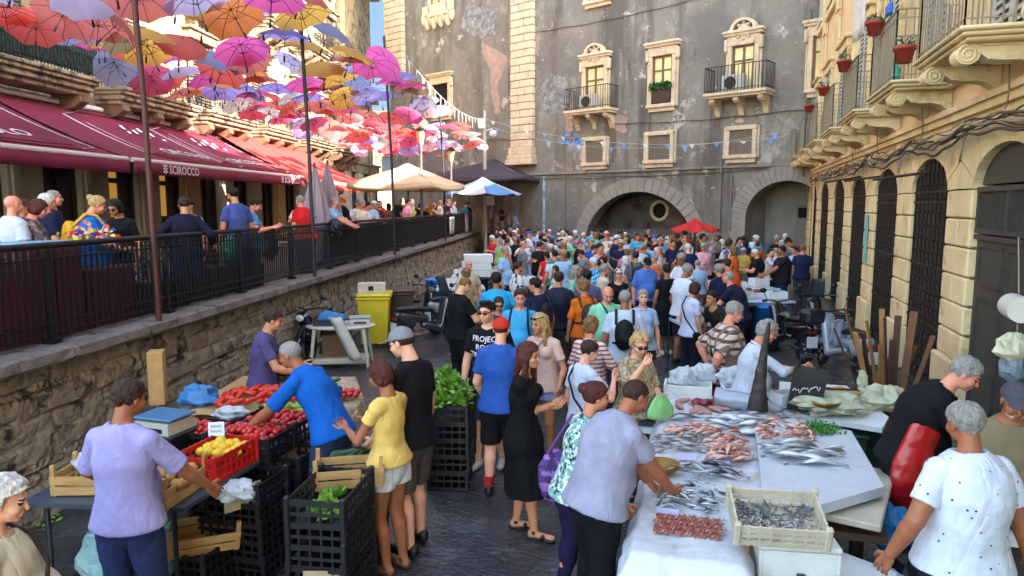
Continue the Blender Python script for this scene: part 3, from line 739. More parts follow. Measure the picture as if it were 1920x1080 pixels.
# ---- sky backdrop: dome segment far behind the palazzo
sm = bpy.data.materials.new('sky_blue'); sm.use_nodes = True; nt = sm.node_tree; N = nt.nodes; L = nt.links; N.remove(N['Principled BSDF']); em = N.new('ShaderNodeEmission'); tc = N.new('ShaderNodeTexCoord'); sp = N.new('ShaderNodeSeparateXYZ'); L.new(tc.outputs['Object'], sp.inputs[0]); mr = N.new('ShaderNodeMapRange'); mr.inputs[2].default_value = 220; L.new(sp.outputs[2], mr.inputs[0]); mx = N.new('ShaderNodeMix'); mx.data_type = 'RGBA'; L.new(mr.outputs[0], mx.inputs[0]); mx.inputs[6].default_value = (.048, .07, .088, 1); mx.inputs[7].default_value = (.016, .034, .07, 1); L.new(mx.outputs[2], em.inputs[0]); L.new(em.outputs[0], N['Material Output'].inputs[0])
m = MB(); m.grid(lambda u, v: (400 * math.sin((u - .5) * 2.2) * math.cos(v * .9), 400 * math.cos((u - .5) * 2.2) * math.cos(v * .9), -20 + 420 * math.sin(v * .9)), 32, 12); o = m.build('sky', sm); tag(o, kind='structure')
# ================================================================ RIGHT BUILDING (yellow, arches + balconies)
RD = Vector((.3115, 1, 0)).normalized(); RN = Vector((-RD.y, RD.x, 0))   # along the wall, outward normal (towards the street)
R0 = Vector((3.11, 0, 0)); RK = math.sqrt(1 + .3115 ** 2)
def rw(Y, out, z): return R0 + Vector((.3115 * Y, Y, 0)) + RN * out + Vector((0, 0, z))
RANG = math.atan2(RD.y, RD.x)
M_yel = mat('cream_limestone', '#dcc596', .85, var=.16, vs=1.4, bump=.7, bs=18, col2='#b0925c', f2=.62, det=8)
M_yel2 = mat('cream_plaster', '#e6c292', .85, var=.1, vs=.9, bump=.3, bs=30, col2='#c49a70', f2=.68)
M_joint = mat('stone_joint', '#6a5232', .95)
M_gate = mat('grey_gate_paint', '#3d3b36', .55, var=.2, vs=5, bump=.3, bs=60, spec=.4)
M_rust = mat('rusty_iron', '#2b211b', .7, var=.4, vs=14, bump=.6, bs=60, metal=.2)
M_inner_shade = mat('dark_interior', '#0c0b0a', .9)  # near-black colour stands in for the shade inside openings
M_glass = mat('window_glass', '#28303a', .08, spec=.9, var=.3, vs=1)
bld = thing('balconied_building', 'cream stone building with arched gates and scrolled balconies on the right', 'building', rw(12, 0, 0))
AY = [2.0 + 3 * i for i in range(-1, 10)]        # arch centres (Y)
AY = [y for y in AY]; HW = 1.04; SP = 3.06; RISE = .51; IMP = 4.0
def arch_pts(n=16): return [(HW * math.cos(math.pi * i / n), SP + RISE * math.sin(math.pi * i / n)) for i in range(n + 1)]
def loc(yc, s, out, z): return rw(yc, out, z) + RD * s
# plain lower wall with arch openings: piece per bay
half_bay = 1.5 * RK
for i, yc in enumerate(AY):
    m = MB(); pts = arch_pts(18); th = .42
    # two piers built of rusticated blocks
    # pier between this arch and the next one (centred at yc+1.5)
    pw = 2 * (half_bay - HW); k = 0; z = .0
    plinth = .75
    m.box(loc(yc + 1.5, 0, -th / 2 + .03, plinth / 2), (pw + .06, th + .06, plinth), rz=RANG, bev=.02)
    z = plinth; rows = 6; rh = (SP - plinth) / rows
    for r_ in range(rows):
        w_ = pw
        if r_ % 2: m.box(loc(yc + 1.5, 0, -th / 2 - .0, z + rh / 2), (w_, th, rh - .018), rz=RANG, bev=.022)
        else:
            sp = .1 * (hsh(i, r_) - .5)
            m.box(loc(yc + 1.5, -w_ / 4 + sp / 2, -th / 2, z + rh / 2), (w_ / 2 + sp - .012, th - .002, rh - .018), rz=RANG, bev=.022)
            m.box(loc(yc + 1.5, w_ / 4 + sp / 2, -th / 2, z + rh / 2), (w_ / 2 - sp - .012, th - .004, rh - .018), rz=RANG, bev=.022)
        z += rh
    # voussoir zone: radial stones clipped to the bay rectangle
    nv = 13
    for k in range(nv):
        a0, a1 = math.pi * k / nv + .008, math.pi * (k + 1) / nv - .008
        def outer(a):
            c, s = math.cos(a), math.sin(a); tx = (half_bay - .008) / abs(c) if abs(c) > 1e-6 else 1e9; tz = (IMP - SP) / s if s > 1e-6 else 1e9
            t = min(tx, tz); return (c * t, SP + s * t)
        inn = [(HW * math.cos(a0 + (a1 - a0) * q / 3), SP + RISE * math.sin(a0 + (a1 - a0) * q / 3)) for q in range(4)]
        oo = [outer(a0 + (a1 - a0) * q / 3) for q in range(4)]
        poly = inn + oo[::-1]; dout = .0 + .012 * (hsh(k, i) - .3)
        ca = math.atan2(IMP - SP, half_bay)
        for cr in (ca, math.pi - ca):
            if a0 < cr < a1:
                cor = (half_bay - .008, IMP) if cr < 1.57 else (-half_bay + .008, IMP)
                poly = inn + [p for p in sorted(oo[:] + [cor], key=lambda p: -math.atan2(p[1] - SP, p[0]))]
        base = rw(yc, dout, 0); m.prism(poly, base - RN * .45, RD, (0, 0, 1), RN * .45)
    m.build('rusticated_bay', M_yel, bld, world=True)
# dark joint backing behind the stones
m = MB()
for yc in AY:
    m.box(loc(yc + 1.5, 0, -.24, SP / 2), (pw - .03, .36, SP), rz=RANG)
    m.box(loc(yc, 0, -.62, 1.9), (3 * RK, .12, 4.2), rz=RANG)
m.build('back_wall', M_joint, bld, world=True)
# gates and grilles
for i, yc in enumerate(AY):
    if abs(yc - 8) < .1 or yc < 7.5:
        gt = MB()
        pts = [(-HW, 0), (HW, 0)] + arch_pts(18)
        lower = [(-HW, 0), (HW, 0), (HW, 2.12), (-HW, 2.12)]
        base = rw(yc, -.15, 0)
        for sgn in (-1, 1): gt.prism([(sgn * .012, .03), (sgn * (HW - .01), .03), (sgn * (HW - .01), 2.42), (sgn * .012, 2.42)][::sgn], base, RD, (0, 0, 1), RN * .05)
        for sgn in (-1, 1):
            for (x0, x1, z0, z1) in ((.08, .9, .15, 1.7), (.08, .9, 1.85, 2.35)):
                for q in ((x0, x1, z0, z0 + .03), (x0, x1, z1 - .03, z1), (x0, x0 + .03, z0, z1), (x1 - .03, x1, z0, z1)):
                    gt.box(loc(yc, sgn * (q[0] + q[1]) / 2, -.09, (q[2] + q[3]) / 2), (q[1] - q[0], .03, q[3] - q[2]), rz=RANG)
        for z in (2.42, 2.5, 3.02): gt.box(loc(yc, 0, -.1, z + .03), (2 * HW, .09, .06), rz=RANG)
        for s_ in (-HW + .03, 0, HW - .03): gt.box(loc(yc, s_, -.1, 2.78), (.06, .08, .5), rz=RANG)
        for k in range(-14, 15): gt.box(loc(yc, k * .071, -.1, 2.78), (.022, .02, .5), rz=RANG)
        top = [(HW * math.cos(math.pi * q / 18) * .995, SP + .05 + (RISE - .055) * math.sin(math.pi * q / 18)) for q in range(19)]
        gt.prism(top, base, RD, (0, 0, 1), RN * .04)
        go = gt.build('gate', M_gate, bld, world=True); bk = MB(); bk.box(loc(yc, 0, -.24, 2.75), (2 * HW, .02, .7), rz=RANG); bk.build('gate_backing', M_inner_shade, go)
    else:
        gt = MB()
        zmax = lambda s_: SP + RISE * math.sqrt(max(0, 1 - s_ * s_ / HW / HW))
        for z in (.12, 1.0, 1.9, 2.9, SP): gt.bar(loc(yc, -HW, -.06, z), loc(yc, HW, -.06, z), .03, .04)
        for k in range(9):
            s_ = -HW + .1 + k * (2 * HW - .2) / 8; gt.bar(loc(yc, s_, -.06, .08), loc(yc, s_, -.06, zmax(s_)), .026, .026, up=(1, 0, 0))
        for k in range(8):
            s_ = -HW + .1 + (k + .5) * (2 * HW - .2) / 8; z = .2
            while z < zmax(s_) - .16:
                cpt = [loc(yc, s_ + .075 * math.sin(a * math.pi / 3) * (1 if a < 4 else 1), -.06, z + .1 - .095 * math.cos(a * math.pi / 3)) for a in range(7)]
                gt.tube(cpt, .015, 4, cap=False, sm=False); z += .21
        gt.build('iron_grille', M_rust, bld, world=True)
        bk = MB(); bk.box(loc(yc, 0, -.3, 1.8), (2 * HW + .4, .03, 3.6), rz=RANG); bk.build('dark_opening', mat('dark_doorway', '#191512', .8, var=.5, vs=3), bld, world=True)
# cornice, upper wall
Y0, Y1 = -8, 26.4; HT = 15.5
SHADE_STEPS = ((-8, 11, 19.5), (11, 14.2, 15), (14.2, 26.4, 11.3)); m = MB()  # wall tops stepped out of view to shade near scene and admit far sun
for ya, yb, ht in SHADE_STEPS: m.bar(rw(ya, -.36, (IMP + ht) / 2), rw(yb, -.36, (IMP + ht) / 2), .7, ht - IMP, up=(0, 0, 1))
m.bar(rw(Y1, -.36, IMP / 2) + RD * -.2, rw(Y1, -.36, IMP / 2), .7, IMP)
m.build('upper_wall', M_yel2, bld, world=True)
m = MB()
for ya, yb, ht in SHADE_STEPS: m.box(rw((ya + yb) / 2, -6.2, ht / 2 - .1), ((yb - ya) * RK - .02, 11, ht - .2), rz=RANG)
m.build("building_mass", M_yel2, bld, world=True)
m = MB()
for dz, do, h_ in ((IMP + .05, .07, .1), (IMP + .14, .12, .08), (4.55, .1, .1), (9.1, .12, .2)): m.bar(rw(Y0, do / 2 - .0, dz), rw(Y1, do / 2, dz), do, h_)
m.build('string_course', M_yel, bld, world=True)
# volute console profile (s = outwards, z)
def spiral_profile():
    top = [(0, .0), (.72, .0)]
    c = (.69, -.15); r = .15
    arc = [(c[0] + r * .74 * math.cos(a), c[1] + r * math.sin(a)) for a in [math.pi / 2 - k * math.pi / 10 for k in range(1, 16)]]
    tail = [(.5, -.24), (.38, -.27), (.25, -.27), (.14, -.31), (.06, -.39), (0, -.46)]
    return top[:1] + [(.66, 0)] + arc + tail
PRO = [(a, b * .74) for a, b in spiral_profile()]
def console(m, Yc, sc=1.0, z=4.5):
    for sgn in (1,):
        m.prism([(a * 1.1 * sc, b * sc) for a, b in PRO], rw(Yc, 0, z) - RD * .11, RN, (0, 0, 1), RD * .22)
    for side in (-1, 1):
        o = rw(Yc, 0, z) + RD * side * .115
        pts = []
        for k in range(34):
            a = math.pi / 2 - k * math.pi / 8; r = .138 * (1 - k / 36)
            pts.append(o + RN * (.69 + r * .74 * math.cos(a)) * 1.1 * sc + Vector((0, 0, (-.15 + r * math.sin(a)) * sc * .74)))
        m.tube(pts, .016 * sc, 5)
        m.tube([o + RN * a * 1.1 * sc + Vector((0, 0, b * sc * .74)) for a, b in ((.6, -.02), (.3, -.03), (.1, -.04), (.02, -.05))], .014, 5)
        m.tube([o + RN * a * 1.1 * sc + Vector((0, 0, b * sc * .74)) for a, b in ((.5, -.22), (.38, -.25), (.25, -.25), (.14, -.29), (.03, -.41))], .014, 5)
M_brail = mat('balcony_rail_paint', '#8d8472', .5, var=.15)
M_shut = mat('shutter_grey', '#b7b2a4', .6, var=.1)
def balcony(Yc, wd=1.85, pr=.85, z=4.62):
    m = MB()
    for dz, o_, h_ in ((0, 0, .045), (-.046, -.04, .045), (-.092, -.09, .04)):
        m.box(rw(Yc, (pr + o_) / 2, z + dz - .022), (wd + 2 * o_ + .1, pr + o_, h_), rz=RANG, bev=.015)
    for s_ in (-.62, .62): console(m, Yc + s_ / RK, .92, z - .135)
    b = m.build('balcony', M_yel, bld, world=True)
    r = MB(); hr = .98
    def edge(a, b_, n):
        r.bar(a + Vector((0, 0, hr)), b_ + Vector((0, 0, hr)), .04, .018); r.bar(a + Vector((0, 0, .08)), b_ + Vector((0, 0, .08)), .02, .014); r.bar(a + Vector((0, 0, .86)), b_ + Vector((0, 0, .86)), .02, .012)
        for k in range(n + 1):
            p = a.lerp(b_, k / n); r.bar(p, p + Vector((0, 0, hr)), .014, .014, up=(1, 0, 0))
    hw = wd / 2 - .04; A = loc(Yc, -hw, .03, z); B = loc(Yc, -hw, pr - .06, z); Cc = loc(Yc, hw, pr - .06, z); D = loc(Yc, hw, .03, z)
    edge(A, B, 7); edge(B, Cc, 15); edge(Cc, D, 7)
    ro = r.build('balcony_railing', M_brail, b)
    return b
for i, yc in enumerate(AY):
    if yc < 1: continue
    balcony(yc - .2)
    for (z0, z1, lv) in ((4.65, 7.1, 0), (9.4, 11.6 if yc < 13.5 else 10.75, 1)):
        w = MB(); ww = .62
        for s_ in (-1, 1): w.box(loc(yc, s_ * (ww + .1), .04, (z0 + z1) / 2), (.2, .1, z1 - z0), rz=RANG, bev=.012)
        w.box(loc(yc, 0, .05, z1 + .11), (2 * ww + .5, .12, .22), rz=RANG, bev=.015); w.box(loc(yc, 0, .09, z1 + .27), (2 * ww + .7, .2, .1), rz=RANG, bev=.02)
        if lv: w.box(loc(yc, 0, .07, z0 - .08), (2 * ww + .6, .16, .12), rz=RANG, bev=.015)
        wo = w.build('window_frame', M_yel, bld, world=True)
        sh = MB(); sh.box(loc(yc, 0, .012, (z0 + z1) / 2), (2 * ww, .03, z1 - z0), rz=RANG); sh.build('pane', M_glass, wo)
        sh = MB()
        for s_ in (-1, 1):
            for k in range(22): sh.box(loc(yc, s_ * ww / 2, .04, z0 + .08 + (z1 - z0 - .16) * (k + .5) / 22), (ww - .12, .012, .05), rz=RANG, M=None)
            for q in (-1, 1): sh.box(loc(yc, s_ * ww / 2 + q * (ww / 2 - .03), .045, (z0 + z1) / 2), (.05, .03, z1 - z0), rz=RANG)
        sh.build('shutter', M_shut, wo)
    p = MB(); pc = loc(yc + 1.5, 0, 0, 0)
    for do, wd_, z0, z1 in ((.07, .5, 4.7, 9.0), (.12, .58, 8.6, 9.0), (.12, .58, 4.7, 5.0)): p.box(loc(yc + 1.5, 0, do / 2, (z0 + z1) / 2), (wd_, do, z1 - z0), rz=RANG, bev=.01)
    p.build('pilaster', M_yel, bld, world=True)
# flower pots hooked on the balcony rails
M_terra = mat('terracotta_red', '#9a3a2a', .6, var=.2)
M_leafd = mat('leaf_dark', '#2f5a22', .6, var=.4, vs=30)
def pot(p, lab):
    e = thing('flower_pot', lab, 'flower pot', p, 0, 'red flower pots on the balcony rails')
    m = MB(); m.lathe((0, 0, 0), [(0, 0), (.085, 0), (.12, .16), (.14, .16), (.14, .21), (.115, .21), (.11, .17), (0, .17)], 16); m.build('pot', M_terra, e)
    m = MB()
    for k in range(26):
        a, b = rnd.uniform(0, 6.28), rnd.uniform(.02, .14); c = Vector((b * math.cos(a), b * math.sin(a), .2 + rnd.uniform(0, .12))); d = Vector((rnd.uniform(-1, 1), rnd.uniform(-1, 1), rnd.uniform(0, 1))).normalized() * .05; s_ = d.orthogonal() * .5
        m.add([c - d, c + s_, c + d, c - s_], [(0, 1, 2, 3)])
    m.build('plant', M_leafd, e)
pot(rw(10.0 - .2 - .9, .9, 4.66), 'squat terracotta pot standing on the second nearest cream balcony')
for Yc, s_, lab in ((10.8, .95, 'red flower pot hooked on the railing of the third cream balcony'), (13.7, .95, 'red flower pot on the balcony rail beside the far grey facade'), (16.7, .95, 'small red flower pot on the fifth cream balcony rail'), (19.7, .95, 'smallest red flower pot on the farthest balcony rail')):
    pot(rw(Yc, .93, 5.45), lab)
# bundle of cables along the wall
M_cab = mat('cable_grey', '#4a4038', .7, var=.3); M_cab2 = mat('cable_pale', '#8c7f70', .6)
cb = thing('cable_bundle', 'messy bundle of black and grey cables strung along the cream building', 'cables', rw(10, .2, 3.9))
for k in range(9):
    ph = rnd.uniform(0, 6); zz = 3.86 + .035 * (k % 4) - .02 * k; m = MB(); pts = []
    for q in range(130):
        Y = 3.0 + q * .175; pts.append(rw(Y, .15 + .05 * math.sin(Y * .9 + ph) + .02 * k / 3, zz + .05 * math.sin(Y * 1.7 + ph) - .09 * abs(math.sin(Y * 1.05 + ph * .2)) + .02 * math.sin(Y * 6 + ph)))
    m.tube(pts, .01 if k < 6 else .018, 5); m.build('cable', M_cab if k % 3 else M_cab2, cb, world=True)
for k in range(8):
    Y = 5.2 + k * 1.7 + rnd.uniform(-.4, .4); m = MB(); z0 = 3.9; pts = [rw(Y + t_ * .5, .16 + .05 * math.sin(t_ * 5), z0 + 1.6 * (1 - t_) ** 1.5 * (k % 2) - .5 * math.sin(t_ * 3.14) * (1 - k % 2)) for t_ in [q / 10 for q in range(11)]]
    m.tube(pts, .009, 4); m.build('loose_wire', M_cab2, cb, world=True)
# conduit pipes (rods) sticking from the far wall
for k, (Y, L) in enumerate(((10.6, 2.2), (14.2, 1.6), (16.8, 2.4))):
    m = MB(); m.cyl(rw(Y, .1, 3.35 + .08 * k), rw(Y + L * .75, .55, 3.3 + .08 * k), .022, n=6)
    tag(m.build('awning_rod', M_rust), ['long rusty rod over the nearest iron grilles', 'middle rusty rod jutting over the far grilles', 'farthest rusty rod above the last grilles'][k], 'rod')
# blue broom and coloured bottles on balcony
br = thing('broom', 'upturned broom with blue bristle head on a cream balcony', 'broom', rw(10.9, .6, 4.66))
m = MB(); m.cyl(rw(10.9, .6, 4.68), rw(10.9, .72, 5.75), .014); m.build('handle', M_cab2, br, world=True)
m = MB(); m.box(rw(10.9, .73, 5.84), (.3, .06, .17), rz=RANG, bev=.02); m.build('broom_head', mat('blue_plastic', '#1a64c8', .4), br, world=True)
for k, (c, dY) in enumerate((('#2c9a80', 0), ('#7a4aa8', .16))):
    m = MB(); m.lathe(rw(10.5 + dY, .66, 4.66), [(0, 0), (.06, 0), (.065, .2), (.025, .27), (.025, .32), (0, .32)], 12)
    tag(m.build('detergent_bottle', mat('bottle_' + str(k), c, .3)), ['teal bottle standing on the balcony by the broom', 'purple bottle standing on the balcony by the broom'][k], 'bottle')
# white sheet hanging from an upper balcony
m = MB(); m.grid(lambda u, v: rw(11.6 + 1.0 * u, .95 + .03 * math.sin(u * 9), 7.2 - 1.5 * v), 14, 6)
tag(m.build('laundry_sheet', mat('sheet_white', '#cfcac4', .9), sol=.006), 'white sheet hung out above the cream balconies', 'sheet')
m = MB(); m.box(rw(12.55 + 3, .03, 2.1), (.25, .02, 1.1), rz=RANG); tag(m.build('wall_plaque', mat('turq', '#6fb6b4', .5)), 'turquoise strip panel on the pier between the iron grilles', 'panel')
# ================================================================ PALAZZO (grey facade across the square)
PV = -500.0; PD = Vector(((PV - 960) / F * 1.0, 1.0, 0)); PK = PD.length      # facade direction, going away to the left
P0 = Vector(((1525 - 960) / F * 26.5 * .993, 26.5, 0)); PDn = PD.normalized(); PN = Vector((-PDn.y, PDn.x, 0))
if PN.y > 0: PN = -PN
PANG = math.atan2(PDn.y, PDn.x)
def pdist(px):                       # distance along the facade from its right end for a picture column
    d = ray(px, 385); r = d.x / d.y
    # P0 + PD*t : x = r*y
    t = (r * P0.y - P0.x) / (PD.x - r * PD.y); return t * PK
def pf(s, out, z): return P0 + PDn * s + PN * out + Vector((0, 0, z))
def pz(px, py):                      # height on the facade
    q = pf(pdist(px), 0, 0); return W(px, py, q.y).z
M_gray = mat('grey_render', '#7b7469', .9, var=.14, vs=.35, bump=.5, bs=9, col2='#8c867c', f2=.58, det=10)
def stain(m):
    nt = m.node_tree; N = nt.nodes; L = nt.links; b = N['Principled BSDF']; src = b.inputs['Base Color'].links[0].from_socket
    tc = N.new('ShaderNodeTexCoord')
    def nz(sc, st, de=8):
        mp = N.new('ShaderNodeMapping'); mp.inputs['Scale'].default_value = st; L.new(tc.outputs['Object'], mp.inputs[0])
        n = N.new('ShaderNodeTexNoise'); n.inputs['Scale'].default_value = sc; n.inputs['Detail'].default_value = de; n.inputs['Roughness'].default_value = .7; L.new(mp.outputs[0], n.inputs['Vector']); return n.outputs['Fac']
    def mixr(src, fac, lo, hi, col):
        r = N.new('ShaderNodeMapRange'); r.inputs[1].default_value = lo; r.inputs[2].default_value = hi; L.new(fac, r.inputs[0])
        x = N.new('ShaderNodeMix'); x.data_type = 'RGBA'; L.new(r.outputs[0], x.inputs[0]); L.new(src, x.inputs[6]); x.inputs[7].default_value = (*hexc(col), 1); return x.outputs[2]
    o = mixr(src, nz(1.0, (1, 1, .12)), .48, .62, '#5c554c')
    o = mixr(o, nz(.16, (1, 1, 1.3), 12), .53, .6, '#6b6660')
    o = mixr(o, nz(.9, (1, 1, 1), 12), .6, .63, '#b0a79c')
    o = mixr(o, nz(6.0, (1, 1, .5), 6), .62, .7, '#4e4a46')
    o = mixr(o, nz(.45, (1, 1, .8)), .58, .66, '#a8a097')
    o = mixr(o, nz(2.2, (1, 1, 1)), .64, .7, '#c2bbb2')
    L.new(o, b.inputs['Base Color'])
stain(M_gray)
M_lime = mat('pale_limestone', '#cbb596', .85, var=.18, vs=2.5, bump=.6, bs=20, col2='#8f7d66', f2=.65)
M_pink = mat('bare_plaster_pink', '#ad8878', .95, var=.2, vs=3, col2='#8f8880', f2=.52)
pal = thing('palazzo', 'tall grey rendered palazzo with arches closing the square', 'building', pf(16, 0, 0))
SE = pdist(735); PH = 24
arches = [(1205, 125, 333), (1458, 95, 322)]
def arch_def(pxl, pxr, pyt):
    s0, s1 = pdist(pxr), pdist(pxl); sc = (s0 + s1) / 2; r = (s1 - s0) / 2; px = (pxl + pxr) / 2; zt = pz(px, pyt); return sc, r, zt
A1 = arch_def(1078, 1332, 333); A2 = arch_def(1372, 1590, 318)
A1 = (A1[0], A1[1], A1[2]); A2 = (A2[0], A2[1], A2[2] + .2)
# wall with two arched openings: polygon strips
ARW = .62
def opening(sc, r, zt):
    ri = r - ARW; zi = zt - ARW; sp = max(.0, zi - ri * .92); return sc, ri, sp, zi
O = [opening(*A1), opening(*A2)]
m = MB()
def wall_quad(s0, s1, z0, z1): m.box(pf((s0 + s1) / 2, -.3, (z0 + z1) / 2), (s1 - s0, .6, z1 - z0), rz=PANG)
ztop = max(o[3] for o in O) + .3
O.sort(key=lambda o: o[0])
edges = []
cur = -4.0
for sc, ri, sp, zi in O:
    wall_quad(cur, sc - ri, 0, ztop); cur = sc + ri
    n = 24
    for k in range(n):
        a0, a1 = math.pi * k / n, math.pi * (k + 1) / n
        x0, x1 = sc + ri * math.cos(a0), sc + ri * math.cos(a1); z0, z1 = sp + (zi - sp) * math.sin(a0), sp + (zi - sp) * math.sin(a1)
        m.prism([(x1, z1), (x0, z0), (x0, ztop), (x1, ztop)], pf(0, -.6, 0), PDn, (0, 0, 1), PN * .6)
wall_quad(cur, SE, 0, ztop); wall_quad(-4, SE, ztop, PH)
m.build('facade_wall', M_gray, pal, world=True)
m = MB(); m.box(pf(SE - .3, -5.4, PH / 2), (.6, 9.6, PH - .1), rz=PANG); m.box(pf(SE / 2 - 2, -.95, PH / 2 + 5), (SE + 2, .5, PH - 10), rz=PANG); m.build('side_wall', M_gray, pal, world=True)
M_lower = mat('lower_grey_plaster', '#857c75', .95, var=.2, vs=.8, bump=.6, bs=8, col2='#57504c', f2=.58, det=8)
o_is_big = lambda sc: abs(sc - A1[0]) < .1
# arch rings, recess back walls
for idx, (sc, ri, sp, zi) in enumerate(O):
    m = MB(); n = 26
    for k in range(n):
        a0, a1 = math.pi * k / n + .004, math.pi * (k + 1) / n - .004; q = []
        for rr, zz in ((0, 0), (ARW, ARW)):
            q.append([(sc + (ri + rr) * math.cos(a), sp + (zi - sp + zz) * math.sin(a)) for a in (a0, (a0 + a1) / 2, a1)])
        poly = q[0] + q[1][::-1]; m.prism(poly, pf(0, -.02, 0), PDn, (0, 0, 1), PN * .1)
    for sg in (-1, 1): m.box(pf(sc + sg * (ri + ARW / 2), .02, sp / 2), (ARW, .12, sp), rz=PANG) if sp > .05 else None
    m.build('arch_ring', mat('arch_stone', '#8d857c', .9, var=.16, vs=3, bump=.6, bs=20), pal, world=True)
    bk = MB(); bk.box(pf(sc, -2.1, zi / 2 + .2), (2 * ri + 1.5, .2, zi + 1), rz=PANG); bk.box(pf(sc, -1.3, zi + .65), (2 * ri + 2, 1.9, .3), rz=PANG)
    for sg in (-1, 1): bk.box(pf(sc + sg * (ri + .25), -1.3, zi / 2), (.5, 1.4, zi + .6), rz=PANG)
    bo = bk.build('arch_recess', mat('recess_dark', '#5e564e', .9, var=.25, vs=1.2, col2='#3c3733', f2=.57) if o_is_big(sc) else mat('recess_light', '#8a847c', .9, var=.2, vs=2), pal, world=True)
big = O[0] if abs(O[0][0] - A1[0]) < .1 else O[1]; sml = O[1] if big is O[0] else O[0]
# oculi in the big arch
for px in (1205,):
    q = big; cz = 3.0; m = MB(); cc = pf(q[0] + .0, -1.98, 2.6)
    ring = []
    for k in range(20):
        a0, a1 = 2 * math.pi * k / 20, 2 * math.pi * (k + 1) / 20
        m.prism([(.36 * math.cos(a0), .36 * math.sin(a0)), (.5 * math.cos(a0), .5 * math.sin(a0)), (.5 * math.cos(a1), .5 * math.sin(a1)), (.36 * math.cos(a1), .36 * math.sin(a1))], cc, PDn, (0, 0, 1), PN * .06)
    o = m.build('oculus', M_lime, pal, world=True); m = MB(); m.prism([(.36 * math.cos(math.pi * k / 10), .36 * math.sin(math.pi * k / 10)) for k in range(20)], cc + PN * .0, PDn, (0, 0, 1), PN * .02); m.build('oculus_opening', M_inner_shade, o)
cc = pf(big[0] - 2.15, -1.98, 2.2); m = MB(); m.prism([(.4 * math.cos(math.pi * k / 10), .4 * math.sin(math.pi * k / 10)) for k in range(20)], cc, PDn, (0, 0, 1), PN * .03); m.build('oculus', M_inner_shade, pal, world=True)
# low spiked railing in the arch
m = MB()
for k in range(40):
    s_ = big[0] + big[1] * .95 - k * .13; p = pf(s_, -.75, 0); m.bar(p, p + Vector((0, 0, 1.75)), .02, .02, up=(1, 0, 0))
for z in (.3, 1.5): m.bar(pf(big[0] + big[1] * .95, -.75, z), pf(big[0] + big[1] * .95 - 5.1, -.75, z), .03, .03)
m.build('spiked_railing', M_brail, pal, world=True)
# door with two dark transoms in the small arch
s0 = pdist(1516); s1 = pdist(1462); m = MB(); z1 = pz(1490, 384)
m.box(pf((s0 + s1) / 2, -1.92, z1 / 2), (s1 - s0, .16, z1), rz=PANG, bev=.02); do = m.build('door', mat('grey_door', '#77716b', .7, var=.15), pal, world=True)
m = MB()
for k in (.27, .73): m.box(pf(s0 + (s1 - s0) * k, -1.82, z1 - .32), ((s1 - s0) * .38, .05, .42), rz=PANG)
m.build('transom', M_inner_shade, do)
# string course
m = MB(); zc = pz(1200, 322); m.box(pf(SE / 2 - 2, .05, zc + .05), (SE + 4, .1, .1), rz=PANG, bev=.02); m.build('string_course', M_lower, pal, world=True)
# big pilasters of pale blocks
def pilaster(pxl, pxr, pyb, z0=None, basez=True):
    s1, s0 = pdist(pxl), pdist(pxr); zb = pz((pxl + pxr) / 2, pyb); m = MB(); z = zb + (.9 if basez else 0); k = 0; sc = (s0 + s1) / 2; wd = s1 - s0
    if basez:
        for dz, ex, h_ in ((0, .34, .3), (.3, .22, .22), (.52, .12, .38)): m.box(pf(sc, .16 + ex / 4, zb + dz + h_ / 2), (wd + ex, .34 + ex / 2, h_ - .01), rz=PANG, bev=.03)
    rh = .37
    while z < PH:
        f = .5 if k % 2 else .34 + .3 * hsh(k, 1)
        if k % 2: m.box(pf(sc, .14, z + rh / 2), (wd, .28, rh - .03), rz=PANG, bev=.02)
        else:
            m.box(pf(s0 + wd * f / 2, .14, z + rh / 2), (wd * f - .03, .275, rh - .03), rz=PANG, bev=.02); m.box(pf(s0 + wd * (f + 1) / 2, .14, z + rh / 2), (wd * (1 - f) - .03, .27, rh - .03), rz=PANG, bev=.02)
        z += rh; k += 1
    o = m.build('pilaster', M_lime, pal, world=True); m = MB(); m.box(pf(sc, .1, (zb + PH) / 2 + .3), (wd - .06, .2, PH - zb - .7), rz=PANG); m.build('mortar', mat('mortar', '#6e6354', .95), o)
pilaster(963, 1003, 310); pilaster(733, 766, 160, basez=False)
